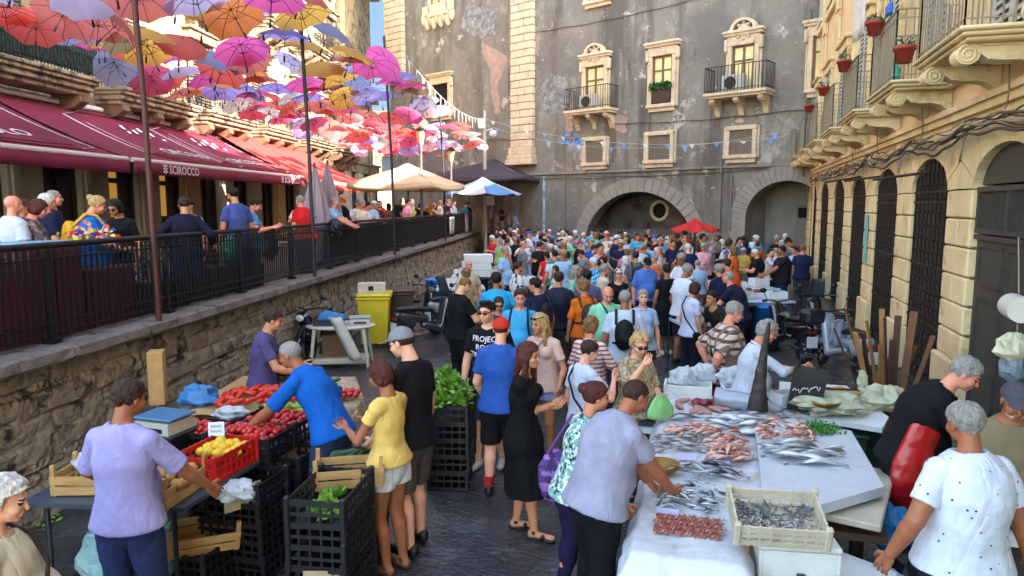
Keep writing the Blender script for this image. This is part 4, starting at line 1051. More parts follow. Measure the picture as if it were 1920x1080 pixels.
# windows
M_curtain = mat('curtained_glass', '#c9bc88', .25, var=.12, vs=2, spec=.6)
M_pglass = mat('palazzo_glass', '#cdbf8a', .12, var=.25, vs=.7, spec=.8)
M_wood = mat('window_wood', '#6e5236', .6)
def pwin(pl, pr, pt, pb, kind, fr=.18, dark=False, boxes=False, name='window'):
    """pl..pb picture bounds of the opening"""
    s1, s0 = pdist(pl), pdist(pr); pc = (pl + pr) / 2; zt_, zb_ = pz(pc, pt), pz(pc, pb); sc = (s0 + s1) / 2; wd = s1 - s0; m = MB()
    for sg in (-1, 1): m.box(pf(sc + sg * (wd / 2 + fr / 2), .09, (zt_ + zb_) / 2), (fr, .18, zt_ - zb_), rz=PANG, bev=.015); m.box(pf(sc + sg * (wd / 2 + fr * 1.25), .05, (zt_ + zb_) / 2), (fr * .5, .1, zt_ - zb_ + .3), rz=PANG, bev=.01)
    m.box(pf(sc, .1, zt_ + fr / 2), (wd + 2 * fr, .2, fr), rz=PANG, bev=.015)
    if kind in ('pediment', 'flat'):
        zz = zt_ + fr + .28; m.box(pf(sc, .1, zt_ + fr + .14), (wd + 2.4 * fr, .16, .28), rz=PANG, bev=.01); m.box(pf(sc, .16, zz + .06), (wd + 4.2 * fr, .34, .12), rz=PANG, bev=.03); m.box(pf(sc, .13, zz - .04), (wd + 3.6 * fr, .26, .08), rz=PANG)
        for sg in (-1, 1): m.box(pf(sc + sg * (wd / 2 + fr * 1.4), .13, zt_ + fr * .2), (fr * .8, .22, .5), rz=PANG, bev=.04)
    if kind == 'pediment':
        r = .42; c = zz + .1
        for k in range(12):
            a0, a1 = math.pi * k / 12, math.pi * (k + 1) / 12
            m.prism([(r * math.cos(a0), r * .85 * math.sin(a0)), ((r + .12) * math.cos(a0), (r + .12) * .85 * math.sin(a0)), ((r + .12) * math.cos(a1), (r + .12) * .85 * math.sin(a1)), (r * math.cos(a1), r * .85 * math.sin(a1))], pf(sc, 0, c), PDn, (0, 0, 1), PN * .3)
        m.ball(pf(sc, .1, c - .02), (.3, .16, .34), 16, M=Matrix.Rotation(PANG, 3, 'Z'))
        for k in range(8): a = k * math.pi / 4; m.ball(pf(sc + .3 * math.cos(a), .2, c - .02 + .32 * math.sin(a)), .07, 8)
        for sg in (-1, 1): m.ball(pf(sc + sg * .55, .16, c + .0), (.16, .1, .1), 8, M=Matrix.Rotation(PANG, 3, 'Z'))
    if kind in ('flat', 'grille'): m.box(pf(sc, .12, zb_ - .08), (wd + 2.6 * fr, .26, .16), rz=PANG, bev=.02); m.box(pf(sc, .07, zb_ - .24), (wd + 1.6 * fr, .14, .16), rz=PANG)
    wo = m.build(name, M_lime, pal, world=True)
    m = MB(); m.box(pf(sc, .02, (zt_ + zb_) / 2), (wd, .03, zt_ - zb_), rz=PANG)
    m.build('pane', M_inner_shade if dark or kind == 'grille' else M_pglass, wo)
    m = MB()
    if kind != 'grille' and not dark:
        for x, w_ in ((-wd / 2 + .04, .08), (0, .09), (wd / 2 - .04, .08)): m.box(pf(sc + x, .05, (zt_ + zb_) / 2), (w_, .05, zt_ - zb_), rz=PANG)
        for z in (zt_ - .04, zb_ + .05, zt_ - (zt_ - zb_) * .3): m.box(pf(sc, .05, z), (wd, .045, .07), rz=PANG)
        m.build('sash', M_wood, wo)
    elif kind == 'grille':
        n = 9; H_ = zt_ - zb_
        for k in range(-n, n + 1):
            for d in (-1, 1):
                a = Vector((k * wd / n * 1.0, 0)); pts = []
                x0 = k * wd / n * .9
                for t in range(0, 25):
                    u = t / 24; xx = x0 + d * (u - .5) * H_ * .8
                    if abs(xx) < wd / 2: pts.append((xx, zb_ + u * H_))
                if len(pts) > 1: m.bar(pf(sc + pts[0][0], .08 + .015 * d, pts[0][1]), pf(sc + pts[-1][0], .08 + .015 * d, pts[-1][1]), .028, .028)
        m.build('lattice', mat('lattice_iron', '#8a7c6c', .7), wo)
    return sc, wd, zt_, zb_, wo
def pbalcony(sc, wd, zf, hw, wo):
    m = MB(); m.box(pf(sc, .45, zf - .06), (2 * hw, .9, .12), rz=PANG, bev=.02); m.box(pf(sc, .4, zf - .16), (2 * hw - .1, .8, .09), rz=PANG)
    for s_ in (-hw + .3, 0, hw - .3):
        m.prism([(0, -.2), (.7, -.2), (.72, -.32), (.6, -.42), (.4, -.44), (.22, -.6), (.1, -.85), (0, -.9)], pf(sc + s_, 0, zf) - PDn * .11, PN, (0, 0, 1), PDn * .22)
    o = m.build('balcony', M_lime, pal, world=True); r = MB(); B = [pf(sc - hw + .05, .05, zf), pf(sc - hw + .05, .85, zf), pf(sc + hw - .05, .85, zf), pf(sc + hw - .05, .05, zf)]
    for a, b, n in ((B[0], B[1], 6), (B[1], B[2], 18), (B[2], B[3], 6)):
        r.bar(a + Vector((0, 0, 1)), b + Vector((0, 0, 1)), .04, .03); r.bar(a + Vector((0, 0, .1)), b + Vector((0, 0, .1)), .03, .02)
        for k in range(n + 1): p = a.lerp(b, k / n); r.bar(p, p + Vector((0, 0, 1)), .02, .02, up=(1, 0, 0))
    r.build('balcony_railing', M_iron, o)
w1 = pwin(1098, 1132, 125, 210, 'pediment'); pbalcony(w1[0] - .02, w1[1], w1[3] + .05, 1.25, w1[4])
w2 = pwin(1220, 1256, 105, 195, 'flat'); w3 = pwin(1365, 1406, 85, 180, 'pediment'); pbalcony(w3[0], w3[1], w3[3] + .1, 1.3, w3[4])
w4 = pwin(1512, 1550, 66, 165, 'flat')
g1 = pwin(1100, 1132, 264, 305, 'grille'); g2 = pwin(1216, 1256, 254, 300, 'grille'); g3 = pwin(1366, 1408, 244, 290, 'grille')
pwin(815, 843, -60, 25, 'flat'); pwin(1100, 1135, -60, 0, 'flat')
w6 = pwin(817, 845, 158, 215, 'flat', fr=.2, dark=True)
# lace-like carved apron under the upper left window
m = MB(); s0, s1 = pdist(856), pdist(800); zz = pz(828, 32)
for k in range(9): m.ball(pf(s0 + (s1 - s0) * (k + .5) / 9, .1, zz - .25 * (k % 2)), (.2, .1, .38), 8)
m.box(pf((s0 + s1) / 2, .09, zz + .45), (s1 - s0, .18, .55), rz=PANG, bev=.05); m.build('carved_apron', M_lime, pal, world=True)
# exposed plaster patches (irregular, slightly proud rims)
def patch(pts, seed, mt=M_pink):
    m = MB(); c = None; poly = []
    for (px, py) in pts: poly.append((pdist(px), pz(px, py)))
    out = []
    for i in range(len(poly)):
        a, b = poly[i], poly[(i + 1) % len(poly)]
        for k in range(7):
            t = k / 7; n = mnoise.noise(Vector((seed + i * 3.1 + k * .9, seed, 0))) * .28; out.append((a[0] + (b[0] - a[0]) * t + n, a[1] + (b[1] - a[1]) * t + n * .7))
    m.prism(out, pf(0, 0, 0), PDn, (0, 0, 1), PN * .012); m.build('bare_patch', mt, pal, world=True)
patch([(905, 80), (925, 90), (950, 105), (945, 140), (932, 160), (940, 210), (930, 215), (922, 180), (920, 130), (905, 100)], 1)
patch([(1060, 190), (1075, 200), (1072, 245), (1060, 250)], 2); patch([(1150, 212), (1175, 220), (1168, 250), (1145, 240)], 3); patch([(1001, 60), (1010, 70), (1008, 105), (1001, 100)], 4)
patch([(880, 5), (925, 20), (930, 60), (900, 75), (865, 50)], 6, mat('white_salt', '#8f8c8a', .95, var=.2, vs=4, col2='#6a6866')); patch([(1010, 150), (1060, 140), (1070, 200), (1020, 220)], 8, mat('white_salt', '#8f8c8a'))
# air conditioners
M_ac = mat('ac_white', '#b9b5a8', .5, var=.06); M_dark = mat('dark_plastic', '#17171a', .5)
def ac(sc, z, lab):
    e = thing('air_conditioner', lab, 'air conditioner', pf(sc, .6, z)); m = MB(); m.box(pf(sc, .62, z + .34), (.9, .36, .62), rz=PANG, bev=.03); m.build('casing', M_ac, e, world=True)
    m = MB(); c = pf(sc + .08, .81, z + .34); m.prism([(.24 * math.cos(k * math.pi / 12), .24 * math.sin(k * math.pi / 12)) for k in range(24)], c, PDn, (0, 0, 1), PN * .015)
    for k in range(4): m.bar(c + PN * .02 + PDn * .24 * math.cos(k * .785) + Vector((0, 0, .24 * math.sin(k * .785))), c + PN * .02 - PDn * .24 * math.cos(k * .785) - Vector((0, 0, .24 * math.sin(k * .785))), .012, .012)
    m.build('fan_grille', M_dark, e, world=True)
ac(pdist(1117), w1[3] + .05, 'white air conditioner on the balcony of the left palazzo window'); ac(pdist(1380), w3[3] + .1, 'white air conditioner on the balcony of the right palazzo window')
# planter in the middle window
s_ = w2[0]; e = thing('window_planter', 'brown planter with green shrubs in the middle palazzo window', 'planter', pf(s_, .12, w2[3])); m = MB(); m.box(pf(s_, .14, w2[3] + .33), (w2[1] * .92, .22, .62), rz=PANG, bev=.02)
for k in range(9): m.box(pf(s_ - w2[1] * .42 + k * w2[1] * .105, .26, w2[3] + .33), (.03, .02, .6), rz=PANG)
m.build('planter_box', mat('planter_brown', '#4b3226', .7), e, world=True); m = MB()
for k in range(240):
    c = pf(s_ + rnd.uniform(-.55, .55), .2 + rnd.uniform(-.12, .15), w2[3] + .68 + rnd.uniform(-.1, .22)); d = Vector((rnd.uniform(-1, 1), rnd.uniform(-1, 1), rnd.uniform(-.3, 1))).normalized() * .08; q = d.orthogonal() * .5
    m.add([c - d, c + q, c + d, c - q], [(0, 1, 2, 3)])
m.build('plant', M_leafd, e, world=True)

M_pipe = mat('drain_pipe', '#6c6762', .6, var=.2)
for k, (px, a, b_) in enumerate(((1352, 300, 430), (1504, 20, 330), (1060, 335, 470), (1372, 330, 430))):
    s_ = pdist(px); m = MB(); m.tube([pf(s_, .09, pz(px, b_)), pf(s_ + .02, .09, pz(px, a)), pf(s_ + .1, .02, pz(px, a) + .1)], .045, 8)
    for q in range(4): z = pz(px, b_) + (pz(px, a) - pz(px, b_)) * q / 4; m.tube([pf(s_, .09, z), pf(s_, .09, z + .05)], .06, 8)
    m.build('drain_pipe', M_pipe, pal, world=True)
for k, (p0, p1) in enumerate((((1000, 335), (1480, 312)), ((1010, 60), (1320, -8)), ((1150, 232), (1500, 205)), ((770, 250), (960, 262)))):
    a, b_ = (pf(pdist(q[0]), .06, pz(*q)) for q in (p0, p1)); m = MB(); m.tube([a.lerp(b_, t / 12) - Vector((0, 0, .12 * math.sin(math.pi * t / 12) + .03 * math.sin(t * 2.2))) for t in range(13)], .018, 4); m.build('wall_cable', M_cab, pal, world=True)
# ================================================================ LEFT BUILDING behind the terrace
BC = 13.2
M_lb = mat('weathered_cream_wall', '#b3a07c', .9, var=.25, vs=1.1, bump=.8, bs=12, col2='#5c5142', f2=.55, det=9)
M_lb2 = mat('stained_stone', '#8f7b63', .9, var=.3, vs=2.2, bump=1, bs=16, col2='#352e28', f2=.55, det=9)
M_brown = mat('soffit_stone', '#6e503c', .9, var=.3, vs=3, bump=.6, col2='#3a2a22', f2=.6)
M_grn = mat('green_cladding', '#2c4a40', .7, var=.2, vs=4, pat=pat_stripe('#1c332c', 60, 1, .2))
lb = thing('old_townhouse', 'weathered cream town house with iron balconies above the maroon awnings', 'building', lw(20, BC, TZ))
def lbx(m, Y0, Y1, c0, c1, z0, z1, bev=0):
    a = lw((Y0 + Y1) / 2, (c0 + c1) / 2, (z0 + z1) / 2); m.box(a, (Y1 - Y0, abs(c1 - c0), z1 - z0), rz=LANG, bev=bev)
YE = 49.0; LH = 17
m = MB(); lbx(m, 4, YE, BC + .35, BC + 6, TZ - 1, LH); m.build('building_mass', M_lb, lb, world=True)
# ground floor: pilasters and openings
y = 9.0; k = 0
M_gf = mat('ground_floor_render', '#958a7c', .8, var=.12, vs=1.5, bump=.2); M_gf2 = mat('ground_floor_tan', '#a88c64', .8, var=.15, vs=2)
M_lit = mat('lit_pane', '#d9a548', .5, emis=.04, var=.15)
M_dk = mat('dark_shopfront', '#171413', .4, var=.5, vs=2)
while y < YE - 2:
    wp = 1.15; wo_ = 1.35; m = MB(); lbx(m, y, y + wp, BC, BC + .4, TZ, 4.9, .02); lbx(m, y + .1, y + .32, BC - .07, BC, TZ, 4.7, .01)
    m.build('pier', M_gf if (y < 19 or k % 3) else M_gf2, lb, world=True)
    m = MB(); lbx(m, y + wp, y + wp + wo_, BC + .24, BC + .34, TZ, 4.9); o = m.build('shop_door', M_dk, lb, world=True)
    m = MB()
    for q in (0, .5, 1): lbx(m, y + wp + q * (wo_ - .07), y + wp + q * (wo_ - .07) + .07, BC + .16, BC + .24, TZ, 4.3)
    for z in (2.4, 3.55): lbx(m, y + wp, y + wp + wo_, BC + .17, BC + .24, z, z + .07)
    m.build('door_frame', mat('dark_wood', '#2a1a16', .5), o, world=False).location = (0, 0, 0)
    if k in (1, 4, 5):
        m = MB(); lbx(m, y + wp + .1, y + wp + .62, BC + .2, BC + .23, 2.5, 3.5); lbx(m, y + wp + .1, y + wp + .62, BC + .2, BC + .23, 3.65, 4.2); m.build('lit_pane', M_lit, o)
    y += wp + wo_; k += 1
m = MB(); lbx(m, 4, YE, BC - .02, BC + .4, 4.9, 5.55); lbx(m, 4, YE, BC - .16, BC, 5.42, 5.56, .02); m.build('frieze', M_lb2, lb, world=True)
def lbalc(Y0, Y1, z, style, lv=0):
    m = MB()
    for (e, z0, z1) in ((0, -.1, 0), (-.08, -.2, -.1), (-.2, -.34, -.2), (-.36, -.46, -.34)):
        lbx(m, Y0 - e * .3 if e else Y0, Y1 + e * .3, BC, BC - 1.05 - e * .8, z + z0, z + z1, .02)
    b = m.build('balcony', M_lb2, lb, world=True); m = MB(); n = 3
    for q in range(n):
        yc = Y0 + .35 + (Y1 - Y0 - .7) * q / (n - 1); prof = [(0, 0), (.78, 0), (.8, -.16), (.62, -.3), (.35, -.36), (.2, -.62), (.1, -.72), (0, -.74)]
        m = MB(); m.prism(prof, lw(yc - .16, BC, z - .46), LN, (0, 0, 1), LD * .32); m.build('bracket', M_brown if lv == 0 else M_lb2, b)
    r = MB(); hr = .98; cF = BC - 1.02
    segs = [(lw(Y0 + .05, BC, z), lw(Y0 + .05, cF, z), 7), (lw(Y0 + .05, cF, z), lw(Y1 - .05, cF, z), int((Y1 - Y0) / .11)), (lw(Y1 - .05, cF, z), lw(Y1 - .05, BC, z), 7)]
    for a, c, nn in segs:
        for zz, t in ((hr, .035), (.12, .025), (.5, .02), (.86, .02)): r.bar(a + Vector((0, 0, zz)), c + Vector((0, 0, zz)), t, .02)
        for q in range(nn + 1):
            p = a.lerp(c, q / nn); r.bar(p, p + Vector((0, 0, hr)), .016, .016, up=(1, 0, 0))
        d = (c - a)
        for q in range(nn // 2):
            p = a.lerp(c, (q + .5) / (nn / 2)); r.tube([p + d.normalized() * .08 * math.cos(t * 1.05) + Vector((0, 0, .3 + .15 * math.sin(t * 1.05))) for t in range(7)], .009, 4, cap=False)
    r.build('balcony_railing', M_iron, b)
    if style == 1:
        r = MB(); r.grid(lambda u, v: lw(Y0 + .1 + (Y1 - Y0 - .2) * u, cF + .04 + .012 * math.sin(u * 120), z + .05 + .9 * v), 160, 1, sm=False); r.build('green_screen', M_grn, b, sol=.01)
def ldoor(yc, z, H=2.6, ww=.62):
    m = MB()
    for sg in (-1, 1): lbx(m, yc + sg * (ww + .12) - .12, yc + sg * (ww + .12) + .12, BC + .2, BC - .1 + .35, z, z + H, .01)
    lbx(m, yc - ww - .35, yc + ww + .35, BC + .05, BC + .4, z + H, z + H + .3, .02); lbx(m, yc - ww - .45, yc + ww + .45, BC - .05, BC + .4, z + H + .3, z + H + .42, .02)
    o = m.build('window_frame', M_lb2, lb, world=True); m = MB(); lbx(m, yc - ww, yc + ww, BC + .3, BC + .36, z, z + H); m.build('pane', M_glass, o)
    m = MB()
    for q in range(24): lbx(m, yc - ww + .05, yc + ww - .05, BC + .24, BC + .27, z + .05 + q * H / 24, z + .05 + q * H / 24 + H / 24 * .6)
    m.build('shutter', mat('shutter_brown', '#5a5040', .7), o)
bal = [(9.2, 18.6, 1), (19.6, 23.6, 0), (24.3, 27.8, 0), (28.8, 32.5, 0), (33.5, 37.2, 0), (38.2, 42, 0)]
for i, (a, b_, st) in enumerate(bal):
    lbalc(a, b_, 6.1, st)
    for q in range(1 if b_ - a < 5 else 3): ldoor(a + (b_ - a) * (q + .5) / (1 if b_ - a < 5 else 3), 6.1)
    lbalc(a + .6, b_ - .4, 10.6, 0, 1); ldoor((a + b_) / 2, 10.6); ldoor((a + b_) / 2, 14.2, 2, .5)
for yy in (19.1, 24, 28.3, 33, 37.7, 42.6):
    m = MB(); lbx(m, yy - .22, yy + .22, BC + .18, BC + .36, 5.6, LH, .01); m.build('pilaster', mat('pale_pilaster', '#cfc09a', .85, var=.15), lb, world=True)
m = MB(); lbx(m, 4, YE, BC - .1, BC + .36, 9.7, 9.95, .03); lbx(m, 4, YE, BC - .3, BC + .36, LH - .5, LH - .1, .05); m.build('cornice', M_lb2, lb, world=True)
# ---- maroon awnings
M_maro = mat('maroon_canvas', '#7a1d36', .75, var=.1, vs=1.2, bump=.15, bs=8, trans=.18); M_maro2 = mat('maroon_valance', '#6c1530', .75, var=.15, vs=3)
M_redc = mat('red_canvas', '#b03a36', .75, var=.2, vs=1.5, trans=.2)
M_print = mat('white_print', '#d8ccd0', .7, var=.05)
M_alu = mat('white_bar', '#c9c1c2', .4, var=.05)
def awning(Y0, Y1, mt, mv, label, zf=3.86, zb_=5.42, cf=9.7, prints=True, txt=()):
    e = thing('awning', label, 'awning', lw((Y0 + Y1) / 2, cf, zf), 0, 'awnings over the restaurant terrace')
    def S(u, v, up=0): # u along, v 0 front..1 back
        y = Y0 + (Y1 - Y0) * u; c = cf + (BC - .15 - cf) * v; return lw(y, c, zf + (zb_ - zf) * v - .1 * math.sin(math.pi * v) * (1 + .2 * math.sin(u * 13)) + up)
    m = MB(); m.grid(lambda u, v: S(u, v), 40, 8); m.build('canopy', mt, e, world=True, sol=.012)
    m = MB(); m.grid(lambda u, v: S(u, 0) + LN * (.05 + .012 * math.sin(u * 40)) - Vector((0, 0, .04 + .27 * v)), 80, 2); m.build('valance', mv, e, world=True, sol=.008)
    m = MB(); m.tube([S(0, 0), S(1, 0)], .055, 10); m.build('front_bar', M_alu, e, world=True)
    m = MB(); m.tube([S(0, 1) + Vector((0, 0, .06)), S(1, 1) + Vector((0, 0, .06))], .08, 8); m.build('cassette', M_alu, e, world=True)
    m = MB(); n = max(2, int((Y1 - Y0) / 3.2))
    for q in range(n + 1):
        u = .02 + .96 * q / n; a, b_, c = S(u, .02, -.08), S(u, .5, -.32), S(u, 1, -.14); m.tube([a, b_, c], .03, 6)
    m.build('folding_arm', M_dark, e, world=True)
    if prints:
        L = Y1 - Y0; pr = MB()
        def line(pts, w_=.09):
            for (a, b_) in zip(pts[:-1], pts[1:]):
                n_ = 8
                for q in range(n_):
                    p0, p1 = [S((a[0] + (b_[0] - a[0]) * t / n_) / L, a[1] + (b_[1] - a[1]) * t / n_, .016) for t in (q, q + 1)]
                    dd = (p1 - p0).normalized(); nn = dd.cross(Vector((0, 0, 1))).normalized() * w_ / 2; pr.add([p0 - nn, p0 + nn, p1 + nn, p1 - nn], [(0, 1, 2, 3)])
        for s0 in prints:
            line([(s0, .82), (s0 + .9, .9), (s0 + 3.6, .9), (s0 + 4.4, .8), (s0 + 4.6, .16), (s0 + 3.9, .1), (s0 + .8, .1), (s0, .2), (s0, .82)]); line([(s0 + .35, .72), (s0 + .35, .24), (s0 + 1.1, .16), (s0 + 4.0, .16)], .05)
            tl = MB(); vs, fs = text_geo('CIRCOLO', .52); tl.add([S((s0 + 2.3 - x) / L, .26 + y / 3.8, .018) for x, y in [(-a, b_) for a, b_ in vs]], fs); tl.build('lettering', M_print, e, world=True)
            for q in range(3): # interlaced emblem
                pts = [(s0 + 1.55 + .75 * t + 0, .62 + .055 * q + .05 * math.sin(t * 6.28 + q * 2.1)) for t in [w_ / 12 * 2 for w_ in range(13)]]; line(pts, .09)
        pr.build('printed_frame', M_print, e, world=True)
    for u, sz in txt:
        tm = MB(); vs, fs = text_geo('SCIROCCO', sz); y0 = Y0 + (Y1 - Y0) * u; b0 = S(u, 0) - Vector((0, 0, .25)) + LN * .078
        b0 = Vector((b0.x, b0.y, b0.z)); tm.add([b0 + LD * x + Vector((0, 0, y * 1.05)) for x, y in vs], fs)
        wd = max(a[0] for a in vs)
        for q in range(3): tm.tube([b0 - LD * (wd + .28) + LD * (.03 + .16 * t) + Vector((0, 0, .02 + .07 * q + .03 * math.sin(t * 9)))for t in [w_ / 6 for w_ in range(7)]], .012, 4)
        tm.build('lettering', M_print, e, world=True)
awning(9.6, 15.45, M_maro, M_maro2, 'maroon awning nearest the camera with a white printed frame', prints=(1.0,), txt=())
awning(15.62, 25.6, M_maro, M_maro2, 'long maroon awning with SCIROCCO lettered twice on its valance', prints=(1.8, 6.6 - 1.2), txt=((.2, .27), (.885, .27)))
awning(25.8, 34.4, M_redc, mat('red_valance', '#a8423c', .75, var=.1), 'bright red sunlit awning beyond the maroon ones', zf=3.75, zb_=5.6, cf=9.6, prints=())
# ================================================================ UMBRELLA SKY
def umb_canopy(rad=.54, ht=.2, n=8):
    m = MB(); vs = [(0, 0, ht)]; fs = []; rings = 5
    for i in range(1, rings + 1):
        t = i / rings
        for k in range(n * 4):
            a = 2 * math.pi * k / (n * 4); f = (k % 4) / 4; sc = 1 - .075 * t * math.sin(math.pi * f); zz = ht * (1 - t ** 1.8) + .035 * t * math.sin(math.pi * f) * t
            vs.append((rad * t * sc * math.cos(a), rad * t * sc * math.sin(a), zz))
    N_ = n * 4
    for k in range(N_): fs.append((0, 1 + k, 1 + (k + 1) % N_))
    for i in range(rings - 1):
        for k in range(N_): a, b = 1 + i * N_ + k, 1 + i * N_ + (k + 1) % N_; fs.append((a, a + N_, b + N_, b))
    m.add(vs, fs, 0, False); return m
UC = {'lavender': '#c2b4da', 'violet': '#9c86d4', 'hot pink': '#e455a8', 'red': '#de5546', 'salmon': '#d8746c', 'yellow': '#e8b040', 'tan': '#a39266', 'magenta': '#c23a6c', 'periwinkle': '#949cc8', 'pale pink': '#e2a9b4', 'white': '#d8cfcf', 'crimson': '#d23a54', 'orange': '#e8843c'}
um_mesh = {}
for nme, c in UC.items():
    mm_ = mat('umbrella_' + nme.replace(' ', '_'), tuple(min(1, .9 * a + .05) for a in hexc(c)), .6, var=.08, vs=3, trans=.68); me_o = umb_canopy().build('canopy', mm_); um_mesh[nme] = me_o.data; bpy.data.objects.remove(me_o)
def make_umb():
    e = thing('hanging_umbrella', 'x', 'umbrella', (0, 0, -50)); o = link('canopy', um_mesh['red'], e)
    m = MB()
    for k in range(8):
        a = math.pi / 4 * k; m.tube([(.54 * t * math.cos(a), .54 * t * math.sin(a), .2 * (1 - t ** 1.8) - .012) for t in (0, .3, .6, .85, 1)], .005, 4, cap=False); m.tube([(0, 0, -.02), (.27 * math.cos(a), .27 * math.sin(a), .13)], .004, 4, cap=False)
    m.build('ribs', M_dark, e); m = MB(); m.cyl((0, 0, .27), (0, 0, -.34), .006, n=6); m.build('shaft', M_dark, e)
    m = MB(); m.tube([(0, 0, -.32), (0, 0, -.42), (.01, 0, -.44)], [.017, .02, .012], 8); m.build('handle', M_dark, e); return e
proto = make_umb(); used = {}; first = True; nrow = 0
near_c = ['lavender', 'hot pink', 'red', 'yellow', 'tan', 'violet', 'salmon', 'lavender', 'orange', 'lavender', 'violet', 'yellow', 'hot pink', 'pale pink', 'yellow', 'salmon', 'periwinkle']
far_c = ['red', 'pale pink', 'crimson', 'white', 'red', 'magenta', 'lavender', 'salmon', 'pale pink', 'violet']
ORD = ['first', 'second', 'third', 'fourth', 'fifth', 'sixth', 'seventh', 'eighth']
Yr = 8.6; row = 0
wires = MB(); UMB = []
while Yr < 34.5:
    cols_n = 7
    for k in range(cols_n):
        if rnd.random() < (.05 if Yr < 20 else .1): continue
        c_ = 4.35 + k * .91 + rnd.uniform(-.15, .15); yy = Yr + rnd.uniform(-.2, .2); zz = 6.0 - .018 * max(0, Yr - 12) - .25 * math.sin(math.pi * (k + .5) / 7) + rnd.uniform(-.2, .25)
        pal_ = near_c if rnd.random() > (Yr - 15) / 8 else far_c; cn = rnd.choice(pal_)
        UMB.append((lw(yy, c_, zz), cn, row, k))
    wires.tube([lw(Yr, 4.6 + t * 8.4 / 8, 6.32 - .018 * max(0, Yr - 12) - .25 * math.sin(math.pi * t / 8)) for t in range(9)], .005, 4); Yr += .88; row += 1
tag(wires.build('umbrella_wires', M_dark), 'thin wires the coloured umbrellas hang from above the terrace', 'wires')
def word(n): return ['front', 'second', 'third', 'fourth', 'fifth', 'sixth', 'seventh', 'eighth', 'ninth', 'tenth', 'eleventh', 'twelfth', 'thirteenth', 'fourteenth', 'fifteenth', 'sixteenth', 'seventeenth', 'eighteenth', 'nineteenth', 'twentieth'][n] if n < 20 else ['twenty-first', 'twenty-second', 'twenty-third', 'twenty-fourth', 'twenty-fifth', 'twenty-sixth', 'twenty-seventh', 'twenty-eighth', 'twenty-ninth', 'thirtieth', 'thirty-first'][n - 20]
for i, (p, cn, rw_, k) in enumerate(UMB):
    tx, ty = rnd.gauss(0, .3), rnd.gauss(0, .3)
    nm = ('%s umbrella in the %s row of the hanging umbrellas, %s' % (cn, word(rw_), ['outermost over the railing', 'second in from the railing', 'third in from the railing', 'middle of its row', 'third out from the balconies', 'second out from the balconies', 'nearest the balconies'][k]))
    if first: first = False; proto.location = p; proto.rotation_euler = (tx, ty, rnd.uniform(0, 6)); r, kids = proto, [c for c in COL.objects if c.parent == proto]; proto['label'] = nm; proto['group'] = 'coloured umbrellas hung over the terrace'
    else: r, kids = copy_tree(proto, p, 0, nm, 'coloured umbrellas hung over the terrace', rot=(tx, ty, rnd.uniform(0, 6)), scale=rnd.uniform(.8, .98))
    for c in kids:
        if c.name.startswith('canopy'): c.data = um_mesh[cn]
# ---- poles, lamps
M_pole = mat('rusty_red_pole', '#4a1d1a', .6, var=.3, vs=6); M_poled = mat('dark_pole', '#26232a', .5)
for k, (Y, c, top, lab) in enumerate(((7.97, 4.75, 8.2, 'tall rusty red pole nearest the camera tied to the railing'), (12.95, 4.75, 8.4, 'tall dark pole standing beside the closed grey parasols'), (18.8, 4.7, 7.25, 'dark pole in front of the far umbrellas with wires at its tip'), (26.6, 4.7, 6.6, 'thin pole in front of the cream parasol'))):
    m = MB(); m.tube([lw(Y, c, TZ), lw(Y, c + .04, 4) + LD * .03, lw(Y, c + .17, top)], .034, 8); o = m.build('pole', M_pole if k == 0 else M_poled)
    o.name = 'support_pole'; tag(o, lab, 'pole', 'poles rising from the railing')
M_lampg = mat('lamp_glass', '#d6b788', .3, trans=.3, var=.1)
def lamp(Y, c, top, lab):
    e = thing('street_lamp', lab, 'street lamp', lw(Y, c, TZ), 0, 'street lamps on the terrace'); m = MB(); b = lw(Y, c, 0)
    m.lathe(b, [(.14, TZ), (.14, TZ + .3), (.07, TZ + .45), (.055, 2.6), (.05, top - .75), (.08, top - .7), (.05, top - .6), (.12, top - .5), (0, top - .5)], 12); m.build('post', mat('lamp_post_grey', '#6a6268', .5), e, world=True)
    m = MB(); m.lathe(b, [(.1, top - .5), (.17, top - .12), (.17, top - .08)], 8); m.build('lantern', M_lampg, e, world=True)
    m = MB(); m.lathe(b, [(.21, top - .08), (.2, top - .04), (.1, top + .06), (.03, top + .1), (0, top + .16)], 12); m.build('lamp_cap', M_poled, e, world=True)
lamp(25.2, 5.6 - .3, 5.55, 'nearer street lamp with square lantern behind the railing'); lamp(31, 5.2, 5.3, 'farther street lamp with tapering lantern near the pale mast')
e = thing('camera_mast', 'pale grey mast carrying a dome camera at the end of the wall', 'mast', W(910, 480, 35.8) * 1)
e.location = (W(910, 480, 35.8).x, 35.8, 0); b = Vector((e.location.x, 35.8, 0)); m = MB(); m.cyl(b, b + Vector((0, 0, 7.6)), .11, .08, 12); m.build('post', mat('galvanised', '#a5a39c', .5, var=.12, vs=5), e, world=True)
m = MB(); m.bar(b + Vector((0, 0, 6.6)), b + Vector((.4, 0, 6.7)), .05, .05); m.ball(b + Vector((.42, -.05, 6.45)), .2, 12); m.box(b + Vector((-.14, -.1, 6.95)), (.3, .2, .5)); m.build('dome_camera', M_alu, e, world=True)
m = MB(); m.box(b + Vector((.28, -.1, 3.2)), (.42, .16, .7), bev=.03); m.build('cabinet', M_alu, e, world=True)
